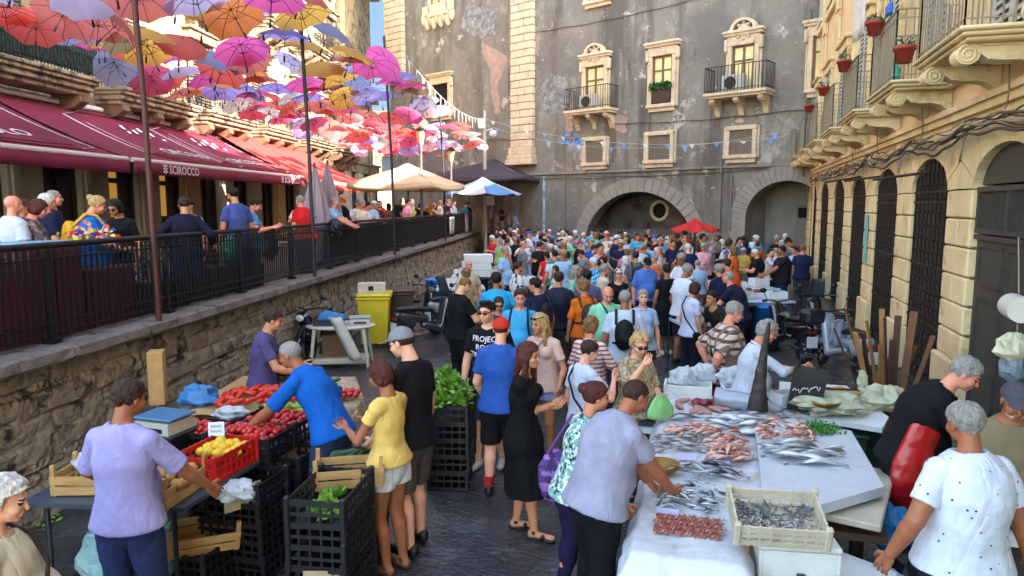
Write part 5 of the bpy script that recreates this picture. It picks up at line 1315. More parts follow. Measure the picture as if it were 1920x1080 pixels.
# ---- bunting lines across the square
def rope(a, b_, sag, lab, cols, n=40, fl=.12, mat_=None, r=.012):
    a, b_ = Vector(a), Vector(b_); e = thing('bunting_line', lab, 'bunting', a); m = MB(); f = lambda t: a.lerp(b_, t) - Vector((0, 0, sag * 4 * t * (1 - t)))
    m.tube([f(t / 24) for t in range(25)], r, 4); m.build('cord', mat_ or mat('pale_cord', '#a9a59c', .8), e, world=True)
    if cols:
        for ci, c in enumerate(cols):
            for k in range(ci, n, len(cols)):
                m = MB()
                t = (k + .5) / n; p = f(t); d = (b_ - a).normalized(); w_ = .1 + .05 * hsh(k, 3); m.add([p - d * w_, p + d * w_, p + d * w_ * .3 - Vector((0, .03, fl * 2 * (.6 + hsh(k, 1))))], [(0, 1, 2)])
                m.build('pennant', mat('pennant' + c, c, .7), e, world=True, sol=.004)
mt_ = b + Vector((0, 0, 7.2))
rope(mt_, pf(1.0, .6, pz(1480, 258)), .7, 'slack white bunting line from the mast to the cream building', ['#c9c9c4', '#5a86c0'], 14, .07)
rope(mt_ + Vector((0, 0, -.3)), W(1500, 240, 24), .9, 'second bunting cord with blue scraps below the palazzo windows', ['#6a94c8', '#b8b8b4'], 9, .08)
rope(lw(20, 4.6, 7.0), mt_, .5, 'festoon string of cloth scraps from the umbrella poles to the mast', ['#b9b4ac', '#8fb0a8', '#c8b8a8'], 18, .16)
rope(pf(1.5, .5, pz(1470, 318)), pf(pdist(1100), .4, pz(1100, 330)), .12, 'dark cable sagging above the palazzo arches', None, r=.02, mat_=M_cab)
tg = MB()
for k in range(12):
    p = W(1060 + rnd.uniform(-6, 32), 262 + rnd.uniform(-10, 12), 32.2); d = Vector((rnd.uniform(-1, 1), rnd.uniform(-.5, .5), rnd.uniform(-1, 1))).normalized() * .16; q = d.orthogonal().normalized() * .1; tg.add([p - d, p + q, p + d, p - q], [(0, 1, 2, 3)])
tag(tg.build('tangled_pennants', mat('pennant_blue', '#3f74b8', .7), sol=.004), 'tangle of blue and white pennants left of the palazzo air conditioner', 'bunting')
# ---- parasols and canopies of the far terrace
def canopy4(cx, Y, cc, half_, ze, za, lab, mt, val=.18, pole=True, base=TZ, name='parasol', n=4, rot=.4, cat='parasol', mats2=None):
    c = Vector(cc) if cc is not None else None; e = thing(name, lab, cat, (c.x, c.y, base)); m = MB(); R_ = half_ * (1.414 if n == 4 else 1)
    def pt(k, t):
        a = rot + 2 * math.pi * k / n; return Vector((c.x + R_ * t * math.cos(a), c.y + R_ * t * math.sin(a), za + (ze - za) * t ** .85))
    for k in range(n):
        f = lambda u, v, k=k: pt(k, v).lerp(pt(k + 1, v), u) - Vector((0, 0, .16 * v * math.sin(math.pi * u) * .6)); m.grid(f, 6, 6, (k % 2) if mats2 else 0)
        if val: m.grid(lambda u, v, k=k: pt(k, 1).lerp(pt(k + 1, 1), u) - Vector((0, 0, .1 * math.sin(math.pi * u) + val * v)), 8, 1, (k % 2) if mats2 else 0)
    m.build('canopy', mats2 or mt, e, world=True, sol=.008); m = MB(); m.cyl((c.x, c.y, base), (c.x, c.y, za), .035, n=8)
    for k in range(n): m.tube([pt(k, .02) - Vector((0, 0, .05)), pt(k, 1) - Vector((0, 0, .02))], .016, 4); m.tube([(c.x, c.y, ze - .15), pt(k, .55) - Vector((0, 0, .03))], .014, 4)
    m.build('frame', M_dark if not pole else mat('wood_pole', '#7a5a3a', .6), e, world=True); return e
M_beige = mat('beige_canvas', '#dcc9a4', .8, var=.05, trans=.35)
canopy4(0, 0, W(765, 345, 25.5), 1.6, 3.62, 4.38, 'cream market parasol open over the far railing', M_beige, rot=.5)
canopy4(0, 0, W(905, 345, 33.5), 1.9, 3.4, 4.2, 'white and blue parasol beneath the dark canopy', None, val=0, mats2=[mat('pale_canvas', '#bcc6d2', .8, trans=.3), mat('blue_canvas', '#5c93c8', .8, trans=.3)], rot=.9, n=8)
canopy4(0, 0, W(925, 330, 37.2), 2.9, 4.25, 5.3, 'large charcoal canopy in the far corner of the square', mat('charcoal_canvas', '#37323a', .85), rot=.35, name='canopy_tent', cat='canopy')
M_redp = mat('red_parasol', '#d8261c', .6, var=.06, trans=.35)
p = P(1303, 417, 2.28); p = W(1303, 425, 21.5)
canopy4(0, 0, Vector((p.x, 21.5, 0)), .78, 2.12, 2.44, 'bright red parasol open above the fish market crowd', M_redp, val=0, base=0, n=8, rot=.1, pole=False)
# closed grey parasols at the railing
def closed(px, Y, top, lab, tilt):
    b = W(px, 440, Y); b.z = TZ; e = thing('closed_parasol', lab, 'parasol', b, 0, 'closed grey parasols at the railing'); m = MB()
    def f(u, v):
        a = 2 * math.pi * u; z = 1.65 + (top - 1.65) * (1 - v); rr = (.03 + .26 * math.sin(min(1, v * 1.15) * 1.9) ** 1.2) * (1 + .28 * math.sin(a * 7 + v * 2)); return Vector((b.x + tilt * (z - TZ) + rr * math.cos(a), b.y + rr * .8 * math.sin(a), z))
    m.grid(f, 56, 14); m.build('folded_cloth', mat('grey_mauve_cloth', '#988790', .85, var=.1, bump=.3), e, world=True); m = MB(); m.cyl((b.x, b.y, TZ), (b.x + tilt * (top - TZ), b.y, top + .1), .025, n=8); m.build('pole', M_poled, e, world=True)
    m = MB(); m.tube([(b.x + tilt * 1.2 + .19 * math.cos(t * .8), b.y + .16 * math.sin(t * .8), 2.6) for t in range(9)], .02, 5); m.build('strap', M_dark, e, world=True)
closed(590, 15.0, 3.66, 'closed grey parasol beside the tall pole, the left one', .02); closed(612, 15.6, 3.74, 'closed grey parasol leaning right of its twin by the tall pole', .03)
# ---- far corner: raised landing with stairs, white door surround
M_step = mat('dark_lava_steps', '#3a3839', .8, var=.3, vs=3, bump=.5)
st = MB(); sA = lw(37.7, WC, 0)
cx0, cx1 = W(915, 400, 36.4).x, W(1062, 400, 36.4).x
for k in range(8):
    h_ = TZ - .17 * k; st.box(((cx0 + cx1) / 2, 37.6 - .34 * k + 2.5, h_ / 2 - .005), (cx1 - cx0 + .6, .34 + 5, h_ - .01 * 0))
tag(st.build('corner_steps', M_step), kind='structure')
e = thing('shop_entrance', 'pale painted doorway surround at the top of the corner steps', 'doorway', (W(1040, 400, 35.6).x, 35.6, TZ)); m = MB(); xl, xr = W(1022, 400, 35.2).x, W(1066, 400, 35.2).x; zt_ = W(1040, 330, 35.2).z
mt_d = mat('pale_blue_white', '#a9b6bf', .7, var=.15, vs=3, col2='#6a7680')
for x in (xl, xr): m.box((x, 36.4, zt_ / 2), (.24, 2.4, zt_))
m.box(((xl + xr) / 2, 36.4, zt_ - .25), (xr - xl + .24, 2.39, .5)); m.build('surround', mt_d, e, world=True); m = MB(); m.box(((xl + xr) / 2, 37.3, zt_ / 2 - .25), (xr - xl - .24, .2, zt_ - .5)); m.build('dark_opening', M_inner_shade, e, world=True)
m = MB(); m.box((W(965, 400, 38.2).x, 38.5, 2.7), (3.6, .2, 2.7)); m.box((W(965, 400, 38.2).x, 38.3, 3.3), (2.6, .25, .5)); tag(m.build('kiosk_front', mat('kiosk_grey', '#3f3a3c', .7, var=.4, vs=2, col2='#9aa6ae', f2=.66)), 'dim grey kiosk front beneath the charcoal canopy', 'kiosk')

# ---- house glimpsed beyond the gap
e = thing('far_house', 'pale sunlit house glimpsed in the gap beyond the umbrellas', 'building', (-13, 66, 0)); m = MB(); m.box((-13, 69, 5), (22, 8, 10)); m.build('wall', M_lb, e, world=True); m = MB(); m.prism([(-4.6, 0), (4.6, 0), (0, 2)], (-24.5, 69, 10), (0, 1, 0), (0, 0, 1), (23, 0, 0)); m.build('roof', mat('roof_tile', '#8a5a40', .9), e, world=True)
for k in range(6): m = MB(); m.box((-21 + k * 3.2, 64.98, 6.5), (1.1, .1, 1.8)); m.build('window', M_glass, e, world=True)
# ================================================================ MARKET STALLS
M_blkp = mat('black_crate_plastic', '#141416', .45, var=.25, vs=6, spec=.5); M_redpl = mat('red_crate_plastic', '#c01f1c', .4, var=.08)
M_woodc = mat('pale_crate_wood', '#b08a56', .8, var=.22, vs=5, bump=.4, stretch=(1, 6, 6), bs=20); M_styro = mat('polystyrene', '#cfd0cc', .75, var=.06, vs=6, bump=.25, bs=90)
M_cloth = mat('white_table_cloth', '#b9bcc2', .7, var=.08, vs=3, bump=.4, bs=7); M_sheet = mat('plastic_sheet', '#c4c8ce', .3, var=.06, bump=1.4, bs=9, spec=.6, col2='#b0a8a8', f2=.6, vs=5)
M_steel = mat('grey_table_steel', '#3c4044', .4, metal=.6, var=.15)
def crate_mb(L=.58, Wd=.38, H=.2, slots=True):
    m = MB(); t = .012
    m.box((0, 0, .012), (L, Wd, .012))
    for z, h_ in ((.02, .03), (H - .025, .04), (H * .5, .022)):
        for sg in (-1, 1): m.box((0, sg * (Wd / 2), z), (L + t, t, h_)); m.box((sg * (L / 2), 0, z), (t, Wd, h_))
    n = 9
    for k in range(n):
        x = -L / 2 + L * k / (n - 1)
        for sg in (-1, 1): m.box((x, sg * Wd / 2, H / 2), (.014, .014, H))
    for k in range(6):
        y = -Wd / 2 + Wd * k / 5
        for sg in (-1, 1): m.box((sg * L / 2, y, H / 2), (.015, .013, H))
    for a in (-1, 1):
        for b_ in (-1, 1): m.box((a * (L / 2), b_ * (Wd / 2), H / 2 + .01), (.04, .04, H + .02), bev=.008)
    return m
def wood_crate_mb(L=.5, Wd=.3, H=.16, gap=True):
    m = MB(); 
    for k in range(2):
        for sg in (-1, 1): m.box((0, sg * Wd / 2, .04 + k * .075), (L, .009, .06)); m.box((sg * L / 2, 0, .04 + k * .075), (.009, Wd, .06))
    for k in range(4): m.box((0, -Wd / 2 + Wd * (k + .5) / 4, .008), (L, Wd / 4 - .012, .006))
    for a in (-1, 1):
        for b_ in (-1, 1): m.box((a * (L / 2 - .016), b_ * (Wd / 2 - .014), H / 2 + .03), (.03, .024, H + .07))
    return m
crate0 = crate_mb().build('plastic_crate', M_blkp); CR_ME = crate0.data; bpy.data.objects.remove(crate0)
red0 = crate_mb(.52, .36, .2).build('c', M_redpl); RED_ME = red0.data; bpy.data.objects.remove(red0)
wd0 = wood_crate_mb().build('c', M_woodc); WD_ME = wd0.data; bpy.data.objects.remove(wd0)
whc0 = crate_mb(.5, .34, .14).build('c', mat('cream_crate_plastic', '#b8ae98', .5)); WH_ME = whc0.data; bpy.data.objects.remove(whc0)
def put(me, name, p, rz, label, cat, group=None, rot=None):
    o = link(name, me); o.location = p; o.rotation_euler = rot or (0, 0, rz); return tag(o, label, cat, group)
FL = lambda n: ['lowest', 'second lowest', 'third lowest', 'fourth up', 'fifth up', 'sixth up'][n]
def crate_stack(x, y, rz, n, where, h=.145, j=.01, z0=0):
    for k in range(n):
        put(CR_ME, 'plastic_crate', (x + rnd.uniform(-j, j), y + rnd.uniform(-j, j), z0 + k * h), rz + rnd.uniform(-.02, .02), 'black crate %s in stack %s' % ('topmost' if k == n - 1 else FL(k), where), 'crate', 'stacked black crates')
# ---- left: fruit and vegetable stall
A0 = -.24
def table(name, label, poly, zt, th, mt, legs, cat='table', shelf=None):
    cx = sum(p[0] for p in poly) / len(poly); cy = sum(p[1] for p in poly) / len(poly); e = thing(name, label, cat, (cx, cy, 0)); m = MB()
    m.prism(poly, (0, 0, zt - th), (1, 0, 0), (0, 1, 0), (0, 0, th)); m.build('tabletop', mt, e, world=True)
    for lx, ly in legs: m = MB(); m.tube([(lx, ly, 0), (lx, ly, zt - th)], .018, 8); m.build('leg', M_steel, e, world=True)
    if shelf: m = MB(); m.prism([(p[0] * .9 + cx * .1, p[1] * .9 + cy * .1) for p in poly], (0, 0, shelf), (1, 0, 0), (0, 1, 0), (0, 0, .02)); m.build('shelf', M_steel, e, world=True)
    return e
table('folding_table', 'grey folding table under the wooden and red fruit crates', [(-3.42, 4.6), (-2.24, 4.52), (-1.86, 6.2), (-3.3, 6.35)], .8, .03, mat('blue_grey_top', '#39434e', .4), [(-3.3, 4.7), (-2.38, 4.66), (-2.0, 6.1), (-3.2, 6.2)])
table('trestle_table', 'vegetable trestle table draped in tan cloth behind the fruit crates', [(-3.3, 6.38), (-1.86, 6.24), (-1.62, 7.15), (-1.95, 8.1), (-3.25, 8.2)], .8, .03, M_woodc, [(-3.1, 6.5), (-2.0, 6.4), (-1.78, 7.1), (-2.1, 7.9)])
M_tan = mat('tan_cloth', '#a8957a', .9, var=.15, vs=4, pat=pat_blotch(['#8a7a66', '#c0ad92'], 16))
edge = [Vector((-2.1, 5.55, 0)), Vector((-1.84, 6.25, 0)), Vector((-1.6, 7.15, 0)), Vector((-1.9, 8.1, 0))]
def dr(u, v):
    t = u * (len(edge) - 1); i = min(len(edge) - 2, int(t)); p = edge[i].lerp(edge[i + 1], t - i); q = p + Vector((.03 + .035 * math.sin(u * 46) * v + .05 * v, 0, 0)); z = .815 - (.30 + .14 * math.sin(u * 9)) * v; return Vector((q.x, q.y, z))
m = MB(); m.grid(dr, 110, 6)
m.grid(lambda u, v: Vector((dr(u, 0).x - .35 * v, dr(u, 0).y, .815)), 30, 2)
tag(m.build('table_drape', M_tan, sol=.005), 'tan patterned cloth hanging from the vegetable table edge', 'cloth')
m = MB(); m.grid(lambda u, v: Vector((-3.15 + .9 * u, 6.45 + .75 * v, .83 + .03 * math.sin(u * 8 + v * 5) + .02 * math.sin(v * 13))), 16, 14)
tag(m.build('burlap_sheet', mat('burlap', '#a3875c', .95, var=.15, bump=.5, bs=60), sol=.004), 'crumpled burlap sheet laid beside the peppers', 'cloth')
put(WD_ME, 'wooden_crate', (-3.02, 4.86, .8), .03, 'empty pale wooden crate left of the man in lavender', 'crate')
put(WD_ME, 'wooden_crate', (-2.44, 4.72, .8), A0 + 1.57 + .1, 'wooden crate of potatoes right of the man in lavender', 'crate')
put(RED_ME, 'red_crate', (-2.3, 5.2, .8), A0 + 1.57, 'red plastic crate filled with lemons', 'crate')
put(CR_ME, 'plastic_crate', (-2.2, 5.64, .78), A0 + .0, 'black crate heaped with tomatoes behind the lemons', 'crate', 'produce crates on the fruit table'); put(CR_ME, 'plastic_crate', (-2.1, 6.03, .78), A0, 'black crate heaped with tomatoes under the vendor hand', 'crate', 'produce crates on the fruit table')
put(CR_ME, 'plastic_crate', (-2.65, 5.75, .78), A0, 'black crate of tomatoes beside the blue scale', 'crate', 'produce crates on the fruit table')
put(CR_ME, 'plastic_crate', (-2.7, 7.95, .82), .1, 'black crate of greens at the far end of the vegetable table', 'crate', 'produce crates on the fruit table')
crate_stack(-2.12, 5.2, A0, 5, 'under the lemon crate'); crate_stack(-2.0, 5.75, A0, 5, 'under the tan cloth'); crate_stack(-2.45, 4.95, A0, 2, 'lying low behind the man in lavender')
put(WD_ME, 'wooden_crate', (-2.35, 4.95, .32), .5, 'broken wooden box on the low crates under the table', 'crate', rot=(.15, .1, .6))
crate_stack(-1.25, 4.6, 1.45, 5, 'in front of the vendor in blue', .148); crate_stack(-1.27, 5.23, 1.42, 4, 'left of the young woman', .15)
put(CR_ME, 'plastic_crate', (-1.25, 4.6, .745), 1.45, 'black crate with loose greens, highest in the foreground', 'crate')
put(WD_ME, 'cardboard_tray', (-1.22, 5.0, .79), .2, 'shallow wooden tray with cardboard by the zucchini', 'tray'); put(CR_ME, 'plastic_crate', (-1.3, 5.38, .62), 1.4, 'black crate of dark zucchini beside the young woman', 'crate')
crate_stack(-.62, 6.98, 1.5, 4, 'under the lettuces', .17); crate_stack(-.74, 7.66, 1.5, 4, 'behind the lettuces', .17); put(CR_ME, 'plastic_crate', (-.62, 6.98, .68), 1.5, 'black crate overflowing with lettuce leaves', 'crate')
# produce
def small(name, build, mt, pts, label, cat, group, rs=.3, tilt=.4):
    o0 = build().build(name, mt); me = o0.data; first = True
    for p in pts:
        o = o0 if first else link(name, me); first = False; o.location = p; o.rotation_euler = (rnd.uniform(-tilt, tilt), rnd.uniform(-tilt, tilt), rnd.uniform(0, 6.28)); o.scale = (rnd.uniform(1 - rs * .5, 1 + rs * .5),) * 3; tag(o, label, cat, group)
def heap(cx, cy, z, lx, ly, n, rz=0, hgt=.1, layers=2, jit=.25):
    out = []
    nx = max(1, int(math.sqrt(n * lx / ly))); ny = max(1, int(n / nx)); c, s_ = math.cos(rz), math.sin(rz)
    for i in range(nx):
        for j in range(ny):
            u = (i + .5 + rnd.uniform(-jit, jit)) / nx - .5; v = (j + .5 + rnd.uniform(-jit, jit)) / ny - .5
            x, y = u * lx, v * ly; zz = z + hgt * (1 - 3.2 * max(u * u, v * v)) + rnd.uniform(-.01, .01); out.append((cx + x * c - y * s_, cy + x * s_ + y * c, zz))
    return out
def tomato():
    m = MB(); m.ball((0, 0, 0), (.034, .034, .028), 12); return m
M_tom = mat('tomato_red', '#b3191a', .2, var=.15, spec=.6); 
small('tomato', tomato, M_tom, heap(-2.2, 5.64, .93, .5, .34, 62, A0, .07), 'ripe red tomato in the crates behind the lemons', 'tomato', 'tomatoes in the fruit stall crates')
small('tomato', tomato, M_tom, heap(-2.1, 6.03, .93, .5, .34, 50, A0, .07), 'ripe red tomato in the crate under the vendor hand', 'tomato', 'tomatoes under the vendor hand')
small('tomato', tomato, M_tom, heap(-2.65, 5.75, .92, .5, .34, 45, A0, .06), 'ripe red tomato in the crate by the blue scale', 'tomato', 'tomatoes by the scale')
def lemon():
    m = MB(); m.lathe((0, 0, 0), [(0, -.055), (.012, -.048), (.036, -.025), (.042, 0), (.036, .025), (.012, .048), (0, .055)], 12, M=Matrix.Rotation(1.4, 3, 'X')); return m
small('lemon', lemon, mat('lemon_yellow', '#e0b828', .4, var=.08, bump=.3, bs=90), heap(-2.27, 5.27, .93, .3, .28, 17, A0, .05), 'pale yellow lemon in the red crate', 'lemon', 'lemons in the red crate')
def potato():
    m = MB(); m.ball((0, 0, 0), (.05, .036, .034), 10); return m
small('potato', potato, mat('potato_skin', '#b48a4c', .8, var=.15), heap(-2.44, 4.75, .9, .3, .36, 20, 0, .07), 'tan potato in the wooden crate beside the lemons', 'potato', 'potatoes in the wooden crate')
def pepper():
    m = MB(); m.lathe((0, 0, 0), [(0, -.09), (.012, -.08), (.028, -.03), (.034, .03), (.024, .05), (0, .045)], 9, M=Matrix.Rotation(1.5, 3, 'X')); m.cyl((0, -.045, 0), (.01, -.08, .01), .005, n=5); return m
small('pepper', pepper, mat('pepper_red', '#c22a18', .3, var=.3, vs=4), heap(-2.55, 6.95, .84, .9, .55, 52, .2, .14), 'red horn pepper heaped on the vegetable table', 'pepper', 'red peppers on the vegetable table')
small('pepper', pepper, mat('pepper_green', '#7c9a2c', .35, var=.25), heap(-2.2, 6.55, .84, .55, .35, 20, .2, .08), 'yellow green pepper in front of the red ones', 'pepper', 'green peppers on the vegetable table')
def zuc():
    m = MB(); m.tube([(0, -.1, 0), (0, -.08, .004), (.004, 0, .01), (.002, .08, .004), (0, .11, 0)], [.008, .022, .025, .024, .01], 8); return m
small('zucchini', zuc, mat('zucchini_green', '#23421c', .4, var=.35, vs=12), heap(-1.3, 5.4, .78, .26, .42, 20, 0, .05), 'dark green zucchini in the crate by the young woman', 'zucchini', 'zucchini in the black crate')
small('aubergine', lambda: (lambda m: m.lathe((0, 0, 0), [(0, -.11), (.03, -.09), (.045, -.04), (.035, .03), (.02, .08), (0, .09)], 10, M=Matrix.Rotation(1.5, 3, 'X')))(MB()), mat('aubergine', '#1c1022', .2, spec=.6), heap(-1.95, 6.95, .86, .3, .5, 8, 0, .05), 'glossy dark aubergine at the right edge of the vegetable table', 'aubergine', 'aubergines on the vegetable table')
small('zucchini', zuc, mat('zucchini_green', '#23421c'), heap(-2.3, 7.5, .84, .6, .4, 22, 0, .08), 'green zucchini behind the red peppers', 'zucchini', 'zucchini behind the peppers')
small('squash', lambda: (lambda m: m.ball((0, 0, 0), (.06, .045, .045), 10))(MB()), mat('squash_y', '#b7b24a', .45, var=.2), heap(-1.78, 6.5, .84, .22, .35, 9, 0, .05), 'yellow green squash by the vendor elbow', 'squash', 'squashes by the vendor')
small('tomato', tomato, M_tom, heap(-1.72, 7.12, .86, .22, .22, 16, 0, .05), 'small red tomato in the bowl at the table end', 'tomato', 'tomatoes in the end bowl')
def lettuce_mb(n=42, R_=.125, h=.14, seed=1):
    rr = random.Random(seed); m = MB()
    for k in range(n):
        a = rr.uniform(0, 6.28); t = (k + 1) / n; r0 = .02 + .05 * t; tilt = .25 + 1.0 * t; L = R_ * rr.uniform(.7, 1.05); w_ = L * .42; c, s_ = math.cos(a), math.sin(a)
        def f(u, v):
            x = (u - .5) * 2 * w_ * math.sin(math.pi * min(1, v * .85 + .12)); rad = r0 + L * v * math.sin(tilt); z = h * (1 - t) * .4 + L * v * math.cos(tilt) - .05 * v * v * t + .018 * math.sin(u * 15 + k) * v; return Vector((rad * c - x * s_, rad * s_ + x * c, z))
        m.grid(f, 5, 4)
    return m
M_let = mat('lettuce_green', '#6c9a2e', .5, var=.4, vs=9, trans=.2, col2='#b6c878', f2=.6)
small('lettuce', lettuce_mb, M_let, [(-.7, 6.8, .84), (-.55, 6.82, .84), (-.68, 7.05, .88), (-.54, 7.1, .86), (-.62, 6.95, .96), (-.8, 7.5, .72), (-.65, 7.55, .72), (-.82, 7.75, .76), (-.68, 7.8, .76), (-.74, 7.64, .9)], 'leafy green lettuce heaped on the black crates', 'lettuce', 'lettuces on the crates', tilt=.25)
small('lettuce', lambda: lettuce_mb(26, .11, .09, 4), M_let, [(-1.27, 4.5, .79), (-1.24, 4.68, .78)], 'small bunch of greens in the high black crate', 'greens', 'greens in the high crate')
small('lettuce', lambda: lettuce_mb(30, .13, .09, 6), M_let, [(-2.55, 7.9, .98), (-2.75, 7.95, 1.0), (-2.9, 8.0, .98)], 'green salad head at the far end of the vegetable table', 'greens', 'greens at the table end')
m = MB(); m.ball((0, 0, 0), (.17, .15, .12), 18)
o = m.build('pale_melon', mat('pale_green', '#b9c49a', .5, var=.12, vs=5)); o.location = (-.58, 7.5, .85); tag(o, 'big pale green cabbage among the lettuces', 'cabbage')
# scale, paper, bags, tray
def scale(x, y, z, rz, lab, col):
    e = thing('weighing_scale', lab, 'scale', (x, y, z), rz); m = MB(); m.prism([(-.16, 0), (.16, 0), (.16, .06), (.1, .1), (-.16, .1)], (-.17, 0, 0), (0, 1, 0), (0, 0, 1), (.34, 0, 0)); m.build('scale_body', M_ac, e)
    m = MB(); m.box((0, -.01, .125), (.38, .3, .022), bev=.008); m.build('pan', mat('scale_blue' + col, col, .35), e); m = MB(); m.prism([(0, 0), (.22, 0), (.22, .035), (0, .035)], (-.11, -.163, .02), (1, 0, 0), (0, 0, 1), (0, -.004, 0)); m.build('display', M_dark, e)
scale(-2.88, 5.6, 1.0, -.3, 'blue topped weighing scale behind the lemons', '#3f6f98')
m = MB(); m.box((-2.88, 5.6, .9), (.42, .36, .2), rz=-.3, bev=.01); tag(m.build('scale_box', M_blkp), 'black box carrying the blue weighing scale', 'box')
def crumple(name, c, r, mt, lab, cat='bag', seed=0, n=18, fl=.75):
    m = MB(); c = Vector(c)
    def f(u, v):
        a = 2 * math.pi * u; t = math.pi * v; d = Vector((math.sin(t) * math.cos(a), math.sin(t) * math.sin(a), math.cos(t))); k = 1 + .38 * mnoise.noise(d * 2.1 + Vector((seed, 0, 0))) + .22 * mnoise.noise(d * 5 + Vector((seed, 3, 0))); return c + Vector((d.x * r[0] * k, d.y * r[1] * k, d.z * r[2] * k * (1 if d.z > 0 else fl)))
    m.grid(f, n, n // 2, sm=False); return tag(m.build(name, mt), lab, cat)
M_bagw = mat('white_plastic_bag', '#c6ccd2', .35, var=.06, trans=.25, spec=.5); M_bagb = mat('blue_plastic_bag', '#3f86c4', .35, trans=.25); M_bagy = mat('yellow_green_bag', '#cfcdae', .4, trans=.3); M_bagm = mat('mint_plastic_bag', '#9cc4c4', .35, trans=.3)
crumple('plastic_bag', (-3.1, 5.05, .92), (.2, .13, .1), M_bagw, 'crumpled white bag behind the empty wooden crate', seed=1)
crumple('plastic_bag', (-3.2, 6.9, .9), (.2, .16, .12), M_bagb, 'crumpled blue bag on the wall side of the vegetable table', seed=2)
crumple('plastic_bag', (-2.62, 6.25, .93), (.16, .1, .07), M_bagw, 'folded clear bag beside the tomatoes', seed=3); crumple('plastic_bag', (-2.05, 4.98, .72), (.15, .12, .08), M_bagw, 'white bag lying on the crates under the fruit table', seed=4)
crumple('plastic_bag', (-2.95, 4.75, .3), (.18, .15, .22), M_bagm, 'mint bag hanging in the shade under the folding table', seed=5); crumple('plastic_bag', (-2.55, 4.75, .3), (.1, .12, .24), M_bagm, 'second mint bag behind the jeans of the man in lavender', seed=6)
table('low_crate_bench', 'low dark bench frame under the folding table', [(-3.3, 4.5), (-2.5, 4.45), (-2.45, 4.85), (-3.25, 4.9)], .12, .03, M_blkp, [(-3.2, 4.6), (-2.6, 4.6)], 'bench')
def card(c, u, v, mt, lab, name='price_card', cat='sign', lines=None):
    c, u, v = Vector(c), Vector(u), Vector(v); m = MB(); n = u.cross(v).normalized() * .004; m.prism([(-1, -1), (1, -1), (1, 1), (-1, 1)], c, u, v, n); o = tag(m.build(name, mt), lab, cat)
    if lines:
        mb = MB()
        for i in range(2): mb.tube([c + n * 1.6 + u * (-.7 + 1.4 * t / 14) + v * (.35 - .7 * i + .22 * math.sin(t * 2.1 + i)) for t in range(15)], .0018, 4)
        mb.build('scribble', M_ink, o)
    return o
card((-2.42, 5.5, 1.03), (.075, -.02, .01), (-.03, .07, .035), M_white, 'white handwritten price card stuck in the tomatoes', lines=['1,50', '2,00'])
card((-1.25, 4.295, .4), (.12, 0, 0), (0, 0, .07), mat('cream_label', '#a89878', .7), 'cream label on the front of the crate stack', 'label_card')
card((-2.02, 4.98, .68), (.1, .1, 0), (0, 0, .09), mat('cream_label', '#a89878'), 'cream printed box flap below the red crate', 'box_flap', 'label')
m = MB(); m.box((-3.95, 7.55, .95), (.16, .2, .6), rz=.3, bev=.01); tag(m.build('timber_block', mat('raw_timber', '#b8915c', .8, var=.15)), 'pale timber block propped against the stone wall', 'timber')
# litter: greens on the ground
m = MB()
for k in range(60):
    p = P(rnd.choice((495, 250, 90)) + rnd.gauss(0, 14), rnd.choice((980, 960)) + rnd.gauss(0, 8), .012); d = Vector((rnd.uniform(-1, 1), rnd.uniform(-1, 1), rnd.uniform(0, .5))).normalized() * .04; q = Vector((-d.y, d.x, .01)) * .5; m.add([p - d, p + q, p + d, p - q], [(0, 1, 2, 3)])
tag(m.build('leaf_litter', M_let), 'scattered vegetable leaves on the ground by the stall', 'litter', kind='stuff')
m = MB()
for (px, py) in ((1240, 870), (1045, 868), (1440, 720), (1220, 720), (640, 760), (700, 760), (1085, 870), (880, 905), (700, 990), (1530, 742), (1550, 770), (560, 1000)):
    p = P(px, py, .012); a = rnd.uniform(0, 6); d = Vector((math.cos(a), math.sin(a), .1)) * rnd.uniform(.03, .08); q = Vector((-d.y, d.x, 0)) * .5; m.add([p - d, p + q, p + d + Vector((0, 0, .01)), p - q], [(0, 1, 2, 3)])
tag(m.build('paper_litter', M_white), 'small scraps of white paper on the wet paving', 'litter', kind='stuff')
# ---- bins, white plastic table, scooters
def bin_(x, y, rz, col, lab, h=1.12):
    e = thing('wheelie_bin', lab, 'bin', (x, y, 0), rz, 'bins by the stone wall'); m = MB(); mt = mat('bin' + col, col, .45, var=.1, vs=4)
    a, b_ = .25, .31
    m.add([(s_ * (a if z == 0.08 else b_), t * (a if z == 0.08 else b_ + .02), z) for z in (.08, h - .12) for s_, t in ((-1, -1), (1, -1), (1, 1), (-1, 1))], [(0, 3, 2, 1), (4, 5, 6, 7), (0, 1, 5, 4), (1, 2, 6, 5), (2, 3, 7, 6), (3, 0, 4, 7)]); m.box((0, 0, h - .12), (.68, .72, .05), bev=.015)
    m.build('bin_body', mt, e); m = MB(); m.box((0, .0, h - .06), (.7, .74, .07), bev=.03); m.box((0, .38, h - .05), (.5, .06, .05), bev=.015); m.build('lid', mt, e)
    for s_ in (-1, 1): m = MB(); m.cyl((s_ * .24, .3, .1), (s_ * .3, .3, .1), .1, n=16); m.build('wheel', M_dark, e)
bin_(-2.8, 14.0, .1, '#c9b21e', 'bright yellow wheelie bin with a concrete block on its lid'); bin_(-2.42, 14.75, .15, '#3a2a22', 'brown wheelie bin behind the yellow one')
m = MB(); m.box((-2.85, 14.0, 1.19), (.55, .3, .2), rz=.15, bev=.01); o = m.build('concrete_block', mat('pale_block', '#b9ada0', .9, bump=.4)); tag(o, 'pale hollow concrete block lying on the yellow bin', 'block'); m = MB()
for q in (-.14, .04): m.box((-2.85 + q - .03, 13.855, 1.19), (.1, .04, .09), rz=.15)
m.build('hole', M_inner_shade, o)
